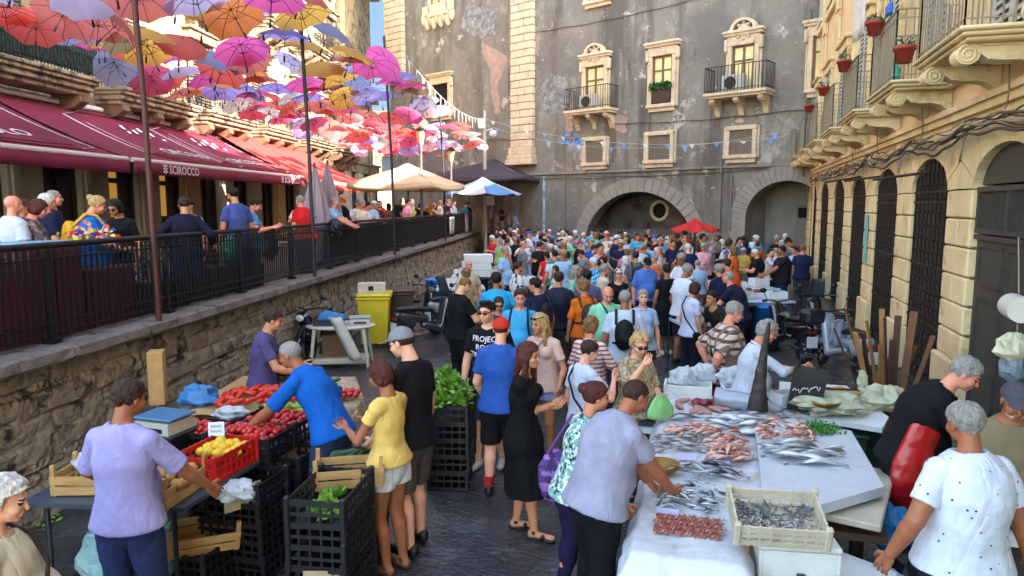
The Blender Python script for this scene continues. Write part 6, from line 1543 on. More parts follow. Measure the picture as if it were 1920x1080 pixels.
def plastic_table(x, y, rz):
    e = thing('plastic_table', 'white plastic garden table beside the yellow bin', 'table', (x, y, 0), rz); m = MB(); m.lathe((0, 0, .7), [(0, 0), (.5, 0), (.53, .01), (.54, .03), (.51, .045), (0, .04)], 28, sx=1.15, sy=.8); m.build('tabletop', M_ac, e)
    for a in (-1, 1):
        for b_ in (-1, 1): m = MB(); m.tube([(a * .42, b_ * .26, .7), (a * .5, b_ * .32, 0)], [.035, .028], 8); m.build('leg', M_ac, e)
    m = MB(); m.box((0, -.02, .12), (.95, .5, .1), bev=.02); m.build('foot_shelf', M_ac, e)
plastic_table(-3.05, 12.2, .1)
crumple('plastic_bag', (-3.2, 12.15, .86), (.24, .16, .12), M_bagb, 'crumpled blue bag on the white plastic table', seed=9); scale(-2.72, 12.25, .75, .2, 'small grey scale on the white plastic table', '#9aa4a2')
m = MB(); m.box((-3.25, 12.15, .79), (.5, .34, .08), rz=.1, bev=.01); tag(m.build('dark_tray', M_blkp), 'black tray under the blue bag on the white table', 'tray')
m = MB(); m.box((-3.15, 12.3, .36), (.5, .4, .42), rz=.2, bev=.01); tag(m.build('cardboard_box', mat('cardboard', '#6e4e38', .85)), 'brown cardboard box under the white plastic table', 'box')
M_tyre = mat('tyre_rubber', '#0f0f10', .8, bump=.4, bs=60); M_chrome = mat('chrome', '#9a9a9c', .2, metal=.9, var=.05)
def torus(m, c, R_, r, M, n=24, k=8, mi=0):
    def f(u, v): a, b_ = 2 * math.pi * u, 2 * math.pi * v; return Vector(c) + M @ Vector(((R_ + r * math.cos(b_)) * math.cos(a), r * math.sin(b_), (R_ + r * math.cos(b_)) * math.sin(a)))
    m.grid(f, n, k, mi)
I3 = Matrix.Identity(3)
def scooter(x, y, rz, lab, body='#222428', seat='#121212', shield=False, plate=True, top=None, moto=False):
    e = thing('motor_scooter' if not moto else 'motorcycle', lab, 'scooter' if not moto else 'motorcycle', (x, y, 0), rz, 'parked scooters'); bm_ = mat('scooter_' + body, body, .25, var=.1, coat=.6, spec=.6)
    for cx, nm in ((.62, 'front'), (-.6, 'rear')):   # +x is forward
        m = MB(); torus(m, (cx, 0, .25), .2, .052, I3); w_ = m.build('wheel', M_tyre, e); m = MB(); torus(m, (cx, 0, .25), .15, .014, I3)
        for k in range(5): a = k * 1.257; m.bar((cx, 0, .25), (cx + .15 * math.cos(a), 0, .25 + .15 * math.sin(a)), .02, .02, up=(0, 1, 0))
        m.cyl((cx, -.05, .25), (cx, .05, .25), .05, n=12); m.build('rim', M_chrome, w_)
    f = Fld(.02); f.cone((-.62, 0, .64), (-.1, 0, .55), .1, .09, .04, ((0, 1, 0), 1.0)).cone((-.75, 0, .68), (-.45, 0, .5), .08, .12, .04).cone((-.1, 0, .42), (.28, 0, .3), .1, .1, .04, ((0, 0, 1), 1.6)).cone((.28, 0, .3), (.42, 0, .82), .07, .08, .04, ((0, 1, 0), .6)).ell((.47, 0, .9), (.1, .15, .09), .04).cone((.42, 0, .5), (.62, 0, .46), .07, .09, .04)
    if moto: f.ell((.08, 0, .76), (.2, .12, .1), .04)
    f.cut(lambda X, Y, Z: .16 - Z + 0 * X + 0 * Y); v, q = f.run(); link('fairing', np_mesh('fairing', v, q, [bm_]), e)
    f = Fld(.02); f.cone((-.7, 0, .8), (-.35, 0, .78), .09, .11, .05, ((0, 0, 1), 2.0)).cone((-.35, 0, .78), (.02, 0, .72), .11, .1, .05, ((0, 0, 1), 2.0)); v, q = f.run(); link('saddle', np_mesh('saddle', v, q, [mat('saddle_' + seat, seat, .5)]), e)
    m = MB(); m.tube([(.28, -.36, 1.04), (.36, -.2, 1.04), (.4, 0, 1.0), (.36, .2, 1.04), (.28, .36, 1.04)], .016, 7); m.tube([(.26, -.38, 1.04), (.32, -.27, 1.04)], .024, 7); m.tube([(.26, .38, 1.04), (.32, .27, 1.04)], .024, 7); m.build('handlebar', M_dark, e)
    for s_ in (-1, 1): m = MB(); m.tube([(.36, s_ * .24, 1.04), (.36, s_ * .32, 1.2)], .008, 5); m.ball((.35, s_ * .34, 1.23), (.03, .075, .05), 10); m.build('mirror', M_dark, e)
    m = MB(); m.ball((.585, 0, .88), (.03, .09, .06), 12); m.build('headlight', mat('headlight_glass', '#cfd2cc', .1, spec=.8), e); m = MB(); m.box((-.83, 0, .62), (.03, .16, .05), bev=.01); m.build('tail_light', mat('tail_red', '#8a1414', .3), e)
    m = MB(); m.tube([(-.1, -.12, .28), (-.4, -.17, .26), (-.78, -.17, .34)], [.03, .045, .05], 8); m.build('exhaust', M_chrome, e); m = MB(); m.tube([(.42, 0, .8), (.56, -.06, .5), (.62, -.07, .25)], .02, 6); m.build('fork', M_steel, e); m = MB(); m.tube([(.42, 0, .8), (.56, .06, .5), (.62, .07, .25)], .02, 6); m.build('fork', M_steel, e); m = MB(); m.tube([(-.3, .1, .3), (-.6, .09, .25)], .04, 6); m.build('swing_arm', M_steel, e)
    if plate:
        m = MB(); m.box((-.85, 0, .44), (.015, .2, .2), bev=.004); po = m.build('number_plate', M_white, e)
    if shield: m = MB(); m.grid(lambda u, v: Vector((.5 - .12 * v - .05 * (2 * u - 1) ** 2, (u - .5) * .4 * (1 - .3 * v), .98 + .4 * v)), 8, 5); m.build('windscreen', mat('smoked_screen', '#4a5058', .1, trans=.3), e, sol=.004)
    if top: m = MB(); m.box((-.82, 0, .9), (.32, .38, .26), bev=.06); m.build('top_box', mat('topbox_' + top, top, .4), e)
    return e
scooter(-3.55, 12.6, -1.9, 'black scooter by the stone wall with a white bag hung on it', '#18181c'); scooter(-1.72, 14.1, .75, 'dark grey scooter parked with its front to the camera', '#2a2d32', shield=True)
scooter(-2.15, 15.4, .9, 'black scooter parked behind the grey one', '#141416'); scooter(-1.25, 15.6, .8, 'silver scooter beside the man in the black shirt', '#8e9298', shield=True)
scooter(5.6, 11.6, 1.7, 'black and white motorcycle parked with its rear to the camera', '#8d9096', moto=True); scooter(5.2, 12.9, 1.7, 'dark motorcycle parked behind the white one', '#15161a', moto=True, top='#1c1c20')
scooter(6.2, 13.6, 1.6, 'black scooter parked tight against the iron grilles', '#17171a', shield=True)
m = MB(); m.grid(lambda u, v: Vector((5.35 + .3 * u, 11.3 + .2 * v + .05 * u, .95 - .45 * v * v + .04 * math.sin(u * 9))), 8, 6); tag(m.build('draped_cloth', mat('pale_blue_cloth', '#a9b1c4', .8), sol=.005), 'pale cloth thrown over the white motorcycle', 'cloth')
# long white bag hung on the scooter
m = MB(); m.grid(lambda u, v: Vector((-3.15 + .22 * u + .35 * v, 11.75 - .1 * math.sin(math.pi * u), .95 - .75 * v)), 10, 8); tag(m.build('white_bag', M_ac, sol=.01), 'long white shopping bag hanging from the black scooter', 'bag')
# ---- fish stall (right)
FO = Vector((.66, 3.79, 0)); e1 = Vector((.964, -.265, 0)); e2 = Vector((.268, .963, 0)); FR = math.atan2(e2.y, e2.x) - math.pi / 2
def fs_(a, l, z=0): return FO + e1 * a + e2 * l + Vector((0, 0, z))
def fpoly(pts): return [tuple(fs_(a, l))[:2] for a, l in pts]
table('fish_table', 'long fish table under white cloth on the right', fpoly([(.05, .05), (.66, .1), (.85, 1.5), (1.15, 2.4), (1.1, 3.55), (.05, 3.55)]), .8, .04, M_woodc, [tuple(fs_(.12, .2))[:2], tuple(fs_(.6, .2))[:2], tuple(fs_(.12, 3.3))[:2], tuple(fs_(1, 3.3))[:2]])
def cl(u, v):
    # cloth: u across with overhang both sides, v along
    l = -.12 + 3.8 * v; wr = .66 + (.5 * min(1, max(0, (l - .6) / 1.8))); a = -.16 + (wr + .3) * u; z = .825
    over = 0
    if a < .02: over = (.02 - a)
    if a > wr + .0: over = max(over, a - wr)
    if l < .05: over = max(over, (.05 - l) * 1.3)
    if over > 0: z -= over * 1.6; a += .02 * math.sin(l * 26) * min(1, over * 12); l += .02 * math.sin(a * 30) * min(1, over * 10)
    z += .006 * math.sin(a * 14 + l * 5) + .005 * math.sin(l * 11)
    return fs_(min(max(a, -.06), wr + .06), max(l, -.03 if over < .1 else -.05), z)
m = MB(); m.grid(cl, 44, 120); tag(m.build('table_cloth', M_sheet, sol=.004), 'white plastic cloth draped over the long fish table', 'tablecloth')
M_board = mat('white_foam_board', '#bfc4cc', .35, var=.07, bump=.5, bs=14, col2='#a8a4a6', f2=.62, vs=6)
bd = MB(); bd.prism(fpoly([(.8, .72), (1.02, .70), (1.62, 1.26), (1.64, 2.5), (1.2, 2.75), (.86, 2.5)]), (0, 0, .86), (1, 0, 0), (0, 1, 0), (0, 0, .07)); tag(bd.build('foam_board', M_board), 'thick white board of fish jutting from the right of the table', 'board')
for k, (a, l, w_, d_, z, lab) in enumerate(((1.25, 1.5, .9, 1.1, .8, 'cream foam lid wedged under the white fish board'), (1.28, 1.6, .8, 1.0, .74, 'grey foam lid below the cream one'))):
    m = MB(); m.box(fs_(a, l, z), (w_, d_, .05), rz=FR - .3, bev=.01); tag(m.build('box_cover', M_styro if k else mat('cream_foam', '#b9ae98', .7)), lab, 'lid')
m = MB()
for a, l in ((.95, .9), (1.5, 1.4), (1.5, 2.3)): m.box(fs_(a, l, .36), (.08, .08, .72), rz=FR)
m.box(fs_(1.25, 1.6, .66), (.7, 1.2, .05), rz=FR); tag(m.build('board_trestle', mat('old_wood', '#4a3426', .8)), 'rough wooden trestle under the fish board', 'trestle')
def sbox(c, d, rz, lab, lid=True, mt=None, rot=None):
    e = thing('foam_box', lab, 'box', c, rz, 'polystyrene fish boxes'); x, y, z = d; t = .025; m = MB()
    if rot: e.rotation_euler = rot
    m.box((0, 0, t / 2), (x, y, t)); 
    for s_ in (-1, 1): m.box((s_ * (x / 2 - t / 2), 0, z / 2 + t / 2), (t, y - .001, z - t), bev=.004); m.box((0, s_ * (y / 2 - t / 2), z / 2 + t / 2), (x - 2 * t, t, z - t), bev=.004)
    m.build('box_shell', mt or M_styro, e)
    if lid: m = MB(); m.box((0, 0, z + .02), (x + .01, y + .01, .035), bev=.01); m.build('lid', mt or M_styro, e)
    return e
sbox(fs_(.93, .48, .02), (.5, .36, .32), FR, 'white foam box at the bottom of the front pile', True); sbox(fs_(.93, .44, .4), (.48, .35, .2), FR + .1, 'cream foam box in the middle of the front pile', True, mat('cream_foam', '#b9ae98'))
sbox(fs_(.95, .47, .66), (.46, .33, .18), FR + .14, 'foam box directly under the anchovy crate', True)
sbox(fs_(1.3, .62, .02), (.34, .55, .52), FR - .35, 'tall white foam box leaning beside the front pile', True, rot=(0, .12, FR - .35)); sbox(fs_(1.62, .9, .02), (.32, .45, .36), FR - .4, 'pale blue foam box at the right of the front pile', True, mat('foam_blue', '#a9bccb', .7, var=.15, vs=2, col2='#7fa8c4'))
sbox(fs_(.42, .18, .0), (.6, .3, .45), FR, 'brown box standing under the front of the cloth', True, mat('cardboard', '#6e4e38')); 
for k in range(2): m = MB(); m.box(fs_(.98 + .2 * k, .28, .62), (.05, .03, .2), rz=FR, bev=.004); tag(m.build('wood_wedge', mat('old_wood', '#4a3426')), ['wooden wedge under the anchovy crate', 'wooden wedge right of the first one'][k], 'wedge')
put(WH_ME, 'cream_crate', fs_(.84, .42, .93), FR + .12, 'cream plastic crate of anchovies tipped on the front pile', 'crate', rot=(.28, 0, FR + .12))
# fish
def fish_mb(L=.14, H=.032, T=.02, fk=.3, seed=0):
    m = MB(); n = 9; ring = 8; prof = [0.02, .55, .85, 1, .95, .8, .55, .3, .14, .12]
    vs = []; fs = []
    for i in range(n + 1):
        x = -L / 2 + L * .86 * i / n; h = H / 2 * prof[i]; t = T / 2 * prof[i]; yb = .012 * L / .14 * math.sin(i / n * 3 + seed)
        for k in range(ring): a = 2 * math.pi * k / ring; vs.append((x, yb + h * math.cos(a), t + t * math.sin(a)))
    for i in range(n):
        for k in range(ring): a, b_ = i * ring + k, i * ring + (k + 1) % ring; fs.append((a, a + ring, b_ + ring, b_))
    m.add(vs, fs, 0, True); x0 = -L / 2 + L * .86; yb = .012 * L / .14 * math.sin(3 + seed)
    m.add([(x0 - .01, yb, .002), (L / 2, yb + H * .55, .002), (L / 2 - L * .06, yb, .003), (L / 2, yb - H * .55, .002), (x0 - .01, yb, .006)], [(0, 1, 2), (0, 2, 3), (4, 2, 1), (4, 3, 2)], 0)
    m.add([(-.01, yb + H * .45, .004), (L * .12, yb + H * .45, .004), (L * .04, yb + H * .85, .004)], [(0, 1, 2)], 0); m.ball((-L / 2 + L * .1, .006, T * .85), (.0035, .0035, .002), 6, 1); return m
def fmat(key, top, belly, axis=1, sc=1.0):
    def pf_(N, L, tc, out, mix, noise, ramp):
        sp = N.new('ShaderNodeSeparateXYZ'); L.new(tc.outputs['Object'], sp.inputs[0]); r = N.new('ShaderNodeMapRange'); r.inputs[1].default_value = -.004 * sc; r.inputs[2].default_value = .007 * sc; L.new(sp.outputs[1], r.inputs[0]); return mix(r.outputs[0], hexc(belly), hexc(top))
    return mat(key, belly, .22, pat=pf_, spec=.8, metal=.15, bump=.2, bs=120)
F_sard = fmat('sardine_skin', '#27384a', '#b4bac0'); F_mack = fmat('mackerel_skin', '#14222e', '#a7adb3', sc=2); F_silv = fmat('silver_skin', '#6c6f74', '#c6c8ca', sc=2); F_pink = fmat('pink_fish_skin', '#a85a48', '#d8ab9c'); F_red = fmat('red_mullet_skin', '#8e4438', '#c98a7a'); F_gray = fmat('grey_fish_skin', '#55555c', '#a39a98', sc=2)
M_eye = mat('fish_eye', '#0c0c0c', .2)
def fishes(n, L, H, T, mt, area, z, lab, group, dirn=0, spread=.5, stack=.02, seed=0, cat='fish'):
    """area = (a0,a1,l0,l1) in table coordinates"""
    protos = []
    for s_ in range(3): o = fish_mb(L, H, T, seed=s_ * 1.7 + seed).build('fish', [mt, M_eye]); protos.append(o.data); bpy.data.objects.remove(o)
    a0, a1, l0, l1 = area
    for k in range(n):
        u, v = rnd.random(), rnd.random(); zz = z + rnd.uniform(0, stack) * (1 - abs(2 * u - 1)) * 1.6 + .003
        p = fs_(a0 + (a1 - a0) * u, l0 + (l1 - l0) * v, zz); put(protos[k % 3], 'fish', p, 0, lab, cat, group, rot=(rnd.gauss(0, .15), rnd.gauss(0, .12), FR + dirn + rnd.gauss(0, spread) + (math.pi if rnd.random() < .25 else 0)))
fishes(42, .15, .028, .018, F_sard, (.12, .56, .72, 1.12), .83, 'small blue backed sardine in the loose heap by the hands', 'sardines by the vendor hands', .3, .7, .05)
fishes(14, .26, .05, .035, F_mack, (.2, .66, 1.28, 1.55), .835, 'dark mackerel lying behind the sardines', 'mackerel', .15, .3, .05)
# neat rows of red mullet
pr = []
for s_ in range(3): o = fish_mb(.12, .026, .018, seed=s_).build('fish', [F_red, M_eye]); pr.append(o.data); bpy.data.objects.remove(o)
for r_ in range(4):
    for k in range(17): put(pr[(k + r_) % 3], 'fish', fs_(.15 + k * .024 + rnd.uniform(-.004, .004), .4 + r_ * .062, .832 + r_ * .004), 0, 'small red mullet in the neat rows at the front', 'fish', 'rows of red mullet', rot=(.25, 0, FR + 1.25 + rnd.gauss(0, .12)))
fishes(46, .19, .045, .03, F_pink, (.48, .8, 1.65, 2.15), .84, 'pink fish heaped in the middle of the cloth', 'pink fish heap', .5, .5, .07)
fishes(34, .2, .045, .03, F_gray, (.05, .5, 1.8, 2.2), .835, 'greyish pink fish left of the pink heap', 'grey pink fish', .2, .35, .05)
fishes(30, .19, .04, .03, F_pink, (.15, .55, 2.25, 2.5), .835, 'pale pink fish behind the grey ones', 'pale pink fish', .3, .3, .05, 3)
fishes(40, .16, .035, .028, F_pink, (.86, 1.3, 2.02, 2.38), .94, 'orange pink fish heaped at the back of the white board', 'orange pink fish on the board', .6, .6, .08)
fishes(24, .36, .06, .04, F_silv, (.98, 1.35, 1.55, 1.85), .94, 'long silver fish lying on the white board', 'silver fish on the board', .35, .14, .05)
fishes(20, .42, .08, .05, F_silv, (.45, 1.15, 2.45, 2.75), .84, 'large silver fish in the row across the table', 'large silver fish', .25, .16, .07)
fishes(5, .62, .11, .08, F_gray, (.55, 1.1, 2.62, 2.85), .87, 'big dark backed fish lying over the silver row', 'big dark fish', .1, .1, .03)
fishes(1, .42, .09, .06, F_mack, (.28, .3, 2.72, 2.74), .84, 'single dark blue tuna under the outstretched hand', 'lone tuna', 0, .02, .0)
m = MB(); fa = fish_mb(.075, .015, .011)
for k in range(150):
    a = rnd.uniform(0, 6.28); p = Vector((rnd.uniform(-.22, .22), rnd.uniform(-.13, .13), .03 + rnd.uniform(0, .035))); c_, s_ = math.cos(a), math.sin(a); o_ = len(m.v)
    m.add([(p.x + x * c_ - y * s_, p.y + x * s_ + y * c_, p.z + z) for x, y, z in fa.v], fa.f, 0, True)
o = m.build('anchovies', F_gray); o.location = fs_(.84, .42, .93); o.rotation_euler = (.28, 0, FR + .12); tag(o, 'mass of tiny anchovies filling the tipped cream crate', 'anchovies', kind='stuff')
for (a_, l_, r_) in ((.3, 1.72, .3), (.55, 1.62, -.2), (.2, .62, .1)):
    card(fs_(a_, l_, .845), e1 * .07 + e2 * .02 * r_, e2 * .05 + Vector((0, 0, .012)), mat('lilac_paper', '#b4b0d0', .7), ['lilac paper ticket among the pink fish', 'lilac paper ticket nearer the mackerel', 'lilac paper lying by the sardines'][int(r_ * 5 + 1) % 3], 'paper_ticket', 'ticket')
# red meat chunks / squid at the back
M_meat = mat('tuna_flesh', '#7a1c22', .35, var=.3, vs=8, spec=.6); M_squid = mat('squid_flesh', '#b8837a', .3, var=.3, vs=6, spec=.6)
def lump(name, p, r, mt, lab, cat, grp, rz=0, sd_=0):
    m = MB(); 
    def f(u, v):
        a = 2 * math.pi * u; t = math.pi * v; d = Vector((math.sin(t) * math.cos(a), math.sin(t) * math.sin(a), math.cos(t))); k = 1 + .3 * mnoise.noise(d * 1.8 + Vector((sd_, 0, 0))); return Vector((d.x * r[0] * k, d.y * r[1] * k, d.z * r[2] * k))
    m.grid(f, 14, 8); o = m.build(name, mt); o.location = p; o.rotation_euler = (0, 0, rz); return tag(o, lab, cat, grp)
for k in range(16): lump('squid_piece', fs_(rnd.uniform(.18, .72), rnd.uniform(3.0, 3.42), .85), (.1, .035, .02), M_squid, 'pink strip of squid at the back of the cloth', 'squid', 'squid strips', rnd.uniform(0, 3), k)
for k in range(7): lump('tuna_chunk', fs_(.35 + .09 * k + rnd.uniform(-.02, .02), 3.3 + rnd.uniform(-.08, .12), .87), (.08, .055, .035), M_meat, 'dark red chunk of tuna at the back of the cloth', 'tuna', 'tuna chunks', rnd.uniform(0, 3), k + 20)
# big tuna body and the dark swordfish head standing up
f = Fld(.015); f.cone((-.3, 0, .1), (.2, 0, .08), .1, .075, .05, ((0, 1, 0), 1.1)).cone((.2, 0, .08), (.36, 0, .06), .07, .03, .04); f.dis = folds(.006, 22, 4); f.cut(lambda X, Y, Z: -.26 - X + 0 * Y + 0 * Z); v, q = f.run(); c = v[q].mean(1); mi = (c[:, 0] < -.245).astype(int)
o = link('tuna_section', np_mesh('tuna_section', v, q, [fmat('tuna_skin', '#2c3038', '#8f929c', sc=6), M_meat], mi)); o.location = fs_(.78, 3.2, .84); o.rotation_euler = (0, 0, FR - .3); tag(o, 'thick section of tuna with its cut face to the left', 'tuna')
f = Fld(.014); f.cone((0, 0, -.02), (.0, .0, .2), .15, .1, .05, ((0, 1, 0), 1.5)).cone((.0, 0, .2), (.02, 0, .5), .095, .058, .03, ((0, 1, 0), 1.8)).cone((.02, 0, .5), (.08, 0, 1.0), .055, .02, .03, ((0, 1, 0), 2)).ell((.09, .07, .2), (.03, .02, .03), .01); f.dis = folds(.006, 30, 7); v, q = f.run()
o = link('swordfish_head', np_mesh('swordfish_head', v, q, [mat('swordfish_skin', '#261e1b', .55, var=.4, vs=9, spec=.5, bump=.6, bs=30, col2='#5a4a44', f2=.6)])); o.scale = (.8, .8, .92); o.location = fs_(.9, 2.85, .86); o.rotation_euler = (.05, .0, FR); tag(o, 'dark swordfish head standing upright with its bill in the air', 'swordfish')
# bowl on the cloth, parsley, white boxes, plastic bags at back
def bowl(p, r, lab, mt): m = MB(); m.lathe(p, [(0, 0), (r * .6, .0), (r * .95, .035), (r, .07), (r * .96, .07), (r * .85, .03), (0, .015)], 24); return tag(m.build('bowl', mt), lab, 'bowl')
M_brass = mat('brass_pan', '#8a6424', .35, metal=.5, var=.2)
bowl(fs_(.12, 1.36, .84), .13, 'brass scale bowl at the left edge of the fish cloth', M_brass); bowl(P(1545, 762, .86), .16, 'brass scale bowl on the far wooden board', M_brass)
m = MB()
for k in range(420):
    c = fs_(1.38 + rnd.gauss(0, .07), 2.42 + rnd.gauss(0, .06), .94 + abs(rnd.gauss(0, .022))); d = Vector((rnd.uniform(-1, 1), rnd.uniform(-1, 1), rnd.uniform(-.4, .9))).normalized() * .016; q = d.orthogonal() * .6; m.add([c - d, c + q, c + d, c - q], [(0, 1, 2, 3)])
tag(m.build('parsley', mat('parsley_green', '#2c6a1e', .6, var=.4, vs=40)), 'bunch of fresh parsley on the white fish board', 'parsley')
sbox(fs_(.25, 3.75, .78), (.5, .3, .16), FR, 'open foam box of fish behind the cloth', False); sbox(fs_(.85, 3.78, .78), (.5, .3, .16), FR + .1, 'open foam box at the back right of the cloth', False)
for k, (a, l) in enumerate(((.2, 3.72), (.4, 3.95), (.7, 3.9), (.95, 3.75))): crumple('plastic_bag', fs_(a, l, .98), (.15, .1, .14), M_bagw, ['white bag in the left of the back foam box', 'tall white bag sheet behind the foam box', 'white bag standing at the back of the fish table', 'white bag over the right foam box'][k], seed=20 + k)
table('side_fish_table', 'low fish table with a metal tray left of the long cloth', fpoly([(-.5, 2.75), (-.02, 2.7), (-.02, 3.4), (-.45, 3.45)]), .72, .04, M_styro, [tuple(fs_(-.4, 2.85))[:2], tuple(fs_(-.1, 3.3))[:2]])
m = MB(); c = fs_(-.24, 3.08, .75); m.box(c - Vector((0, 0, .02)), (.44, .56, .01), rz=FR)
for s_ in (-1, 1): m.box(c + e1 * .22 * s_, (.012, .56, .05), rz=FR); m.box(c + e2 * .28 * s_, (.44, .012, .05), rz=FR)
tag(m.build('metal_tray', M_steel), 'dark metal tray of pink fish by the blonde woman', 'tray'); fishes(12, .2, .06, .04, F_pink, (-.38, -.12, 2.9, 3.3), .75, 'pink fish in the dark metal tray', 'pink fish in the tray', .4, .5, .04)
# wooden board behind on the right with bags, green tubs beneath
table('board_table', 'pale wooden board table with bowl and bags behind the fish board', [(2.72, 6.9), (3.5, 6.35), (3.75, 6.7), (3.9, 7.9), (3.2, 8.1)], .76, .05, M_styro, [(2.9, 7.0), (3.45, 6.6), (3.7, 7.8)])
for k, (x, y) in enumerate(((3.3, 6.75), (3.62, 7.0))):
    m = MB(); m.box((x, y, .33), (.42, .46, .64), rz=-.3, bev=.05); m.box((x, y, .62), (.46, .5, .04), rz=-.3, bev=.015); tag(m.build('green_tub', mat('dark_green_plastic', '#12382f', .45)), ['dark green tub under the left of the wooden board', 'dark green tub under the right of the wooden board'][k], 'tub')
crumple('plastic_bag', (3.2, 6.8, .86), (.36, .2, .12), M_bagy, 'big pale yellow bag lying on the wooden board', seed=31, n=26); crumple('plastic_bag', (3.85, 7.0, .84), (.24, .17, .15), M_bagy, 'knotted yellow bag hanging at the end of the board', seed=33, n=26); crumple('plastic_bag', (3.7, 7.15, 1.0), (.05, .05, .12), M_bagy, 'twisted neck of the yellow bag', seed=35)
sbox((2.85, 7.05, .78), (.28, .2, .14), .4, 'small white foam box by the yellow bag', False); crumple('plastic_bag', (2.62, 7.3, .85), (.14, .1, .05), M_bagb, 'blue glove bag lying near the swordfish', seed=36)
m = MB(); m.box((3.5, 7.35, .82), (.5, .34, .05), rz=.3, bev=.01); tag(m.build('chopping_board', M_woodc), 'worn chopping board with a dark knife behind the bag', 'chopping board'); m = MB(); m.box((3.6, 7.4, .853), (.3, .05, .008), rz=-.1, bev=.002); m.box((3.42, 7.42, .857), (.12, .03, .02), rz=-.1, bev=.006); tag(m.build('knife', M_dark), 'dark knife lying on the chopping board', 'knife')
m = MB(); m.box((2.35, 6.0, .1), (.8, .5, .2), rz=-.3); tag(m.build('low_pallet', mat('old_wood', '#4a3426')), 'dark plank base under the fish table', 'plank')
# black bag held by the woman in the white shirt
# planks in a tub
tb = Vector((4.85, 8.75, 0)); m = MB(); m.lathe(tb, [(0, .02), (.26, 0), (.33, .5), (.35, .5), (.35, .46), (.27, .03)], 24); tag(m.build('black_tub', M_blkp), 'black tub holding the upright planks by the gate', 'tub')
for k in range(13):
    a = rnd.uniform(-1, 1); b0 = tb + Vector((a * .16, rnd.uniform(-.15, .15), .06)); tp = tb + Vector((a * .62 + rnd.uniform(-.1, .1), rnd.uniform(-.05, .35), rnd.uniform(1.0, 1.5))); m = MB(); m.bar(b0, tp, rnd.uniform(.06, .1), .022, bev=.004)
    tag(m.build('plank', mat(['plank_dark', 'plank_mid', 'plank_pale'][k % 3], ['#4a2e1c', '#6e4428', '#a87844'][k % 3], .8, var=.2, bump=.4)), ['dark brown plank leaning in the black tub by the gate', 'reddish brown plank leaning in the black tub by the gate', 'pale yellow plank leaning in the black tub by the gate'][k % 3], 'plank', ['dark planks in the tub', 'brown planks in the tub', 'pale planks in the tub'][k % 3])
# hanging roll and bags at the right edge
pl = W(1936, 900, 4.9); px_, py_ = pl.x, 4.9; e = thing('stall_pole', 'thin grey stall pole at the right edge with things hung on it', 'pole', (px_, py_, 0)); m = MB(); m.cyl((px_, py_, 0), (px_, py_, 2.9), .022, n=8); m.tube([(px_, py_, 2.6), (px_ - .2, py_ + .05, 2.62)], .01, 5); m.build('post', M_steel, e, world=True)
c = W(1908, 578, 4.85); m = MB(); m.cyl(c + Vector((-.04, -.1, 0)), c + Vector((.06, .14, 0)), .09, n=28); tag(m.build('hanging_roll', M_ac), 'white paper roll hanging by a cord at the right edge', 'paper roll'); m = MB(); m.tube([c + Vector((0, 0, .1)), c + Vector((0, .05, .5))], .005, 4); m.tube([c, c - Vector((-.03, 0, .4))], .005, 4); tag(m.build('cord', M_cab2), 'thin cord carrying the white paper roll', 'cord')
crumple('plastic_bag', W(1900, 655, 4.85), (.12, .08, .12), M_bagy, 'pale yellow bag bunched under the paper roll', seed=41); crumple('plastic_bag', W(1905, 690, 4.86), (.1, .08, .15), mat('grey_blue_bag', '#6f7f8c', .4, trans=.2), 'grey blue bag hanging below the yellow one', seed=42)
# counter in the lower right corner
table('corner_counter', 'white fish counter at the lower right between the two men', [(2.75, 4.15), (3.6, 3.9), (3.8, 4.4), (2.95, 4.65)], .82, .06, M_styro, [(2.9, 4.25), (3.5, 4.1)]); bowl((3.12, 4.28, .83), .16, 'brass bowl on the corner counter', M_brass)
crumple('plastic_bag', fs_(1.75, 1.5, .5), (.2, .15, .2), M_bagb, 'pale blue bag drooping behind the fish board', seed=44); crumple('dark_sack', fs_(1.9, 1.2, .22), (.3, .35, .3), M_blkp, 'black sack on the ground right of the foam boxes', 'sack', seed=45)
# ---- far stalls
def far_stall(x, y, w_, d_, lab, cloth_m, boxes, rz=0):
    c, s_ = math.cos(rz), math.sin(rz); poly = [(x + a * w_ / 2 * c - b_ * d_ / 2 * s_, y + a * w_ / 2 * s_ + b_ * d_ / 2 * c) for a, b_ in ((-1, -1), (1, -1), (1, 1), (-1, 1))]
    e = table('market_table', lab, poly, .82, .05, cloth_m, [poly[0], poly[1], poly[2], poly[3]], 'table'); e['group'] = 'market tables in the crowd'; k = 0
    for k in range(boxes):
        u = (k + .5) / boxes - .5; bx, by = x + u * w_ * c, y + u * w_ * s_ + rnd.uniform(-.1, .1); sbox((bx, by, .83), (.42, .3, .12 + .1 * hsh(k, x)), rz + rnd.uniform(-.2, .2), '%s foam box on the %s' % (['first', 'second', 'third', 'fourth', 'fifth', 'sixth'][k], lab[:40].rsplit(' ', 1)[0]), False)
        for q in range(5): lump('seafood', (bx + rnd.uniform(-.12, .12), by + rnd.uniform(-.08, .08), .9 + .03 * q), (.08, .04, .03), [M_squid, M_meat, F_silv][(k + int(x * 3)) % 3], 'piece of seafood in the foam boxes of the %s' % lab[:34].rsplit(' ', 1)[0], 'seafood', 'seafood in far boxes', rnd.uniform(0, 3), q + k)
    return e
far_stall(5.3, 15.0, 1.4, .9, 'white market table by the man in jeans', M_board, 3, .2); far_stall(5.6, 17.2, 1.8, .9, 'second white market table farther right', M_board, 3, .2)
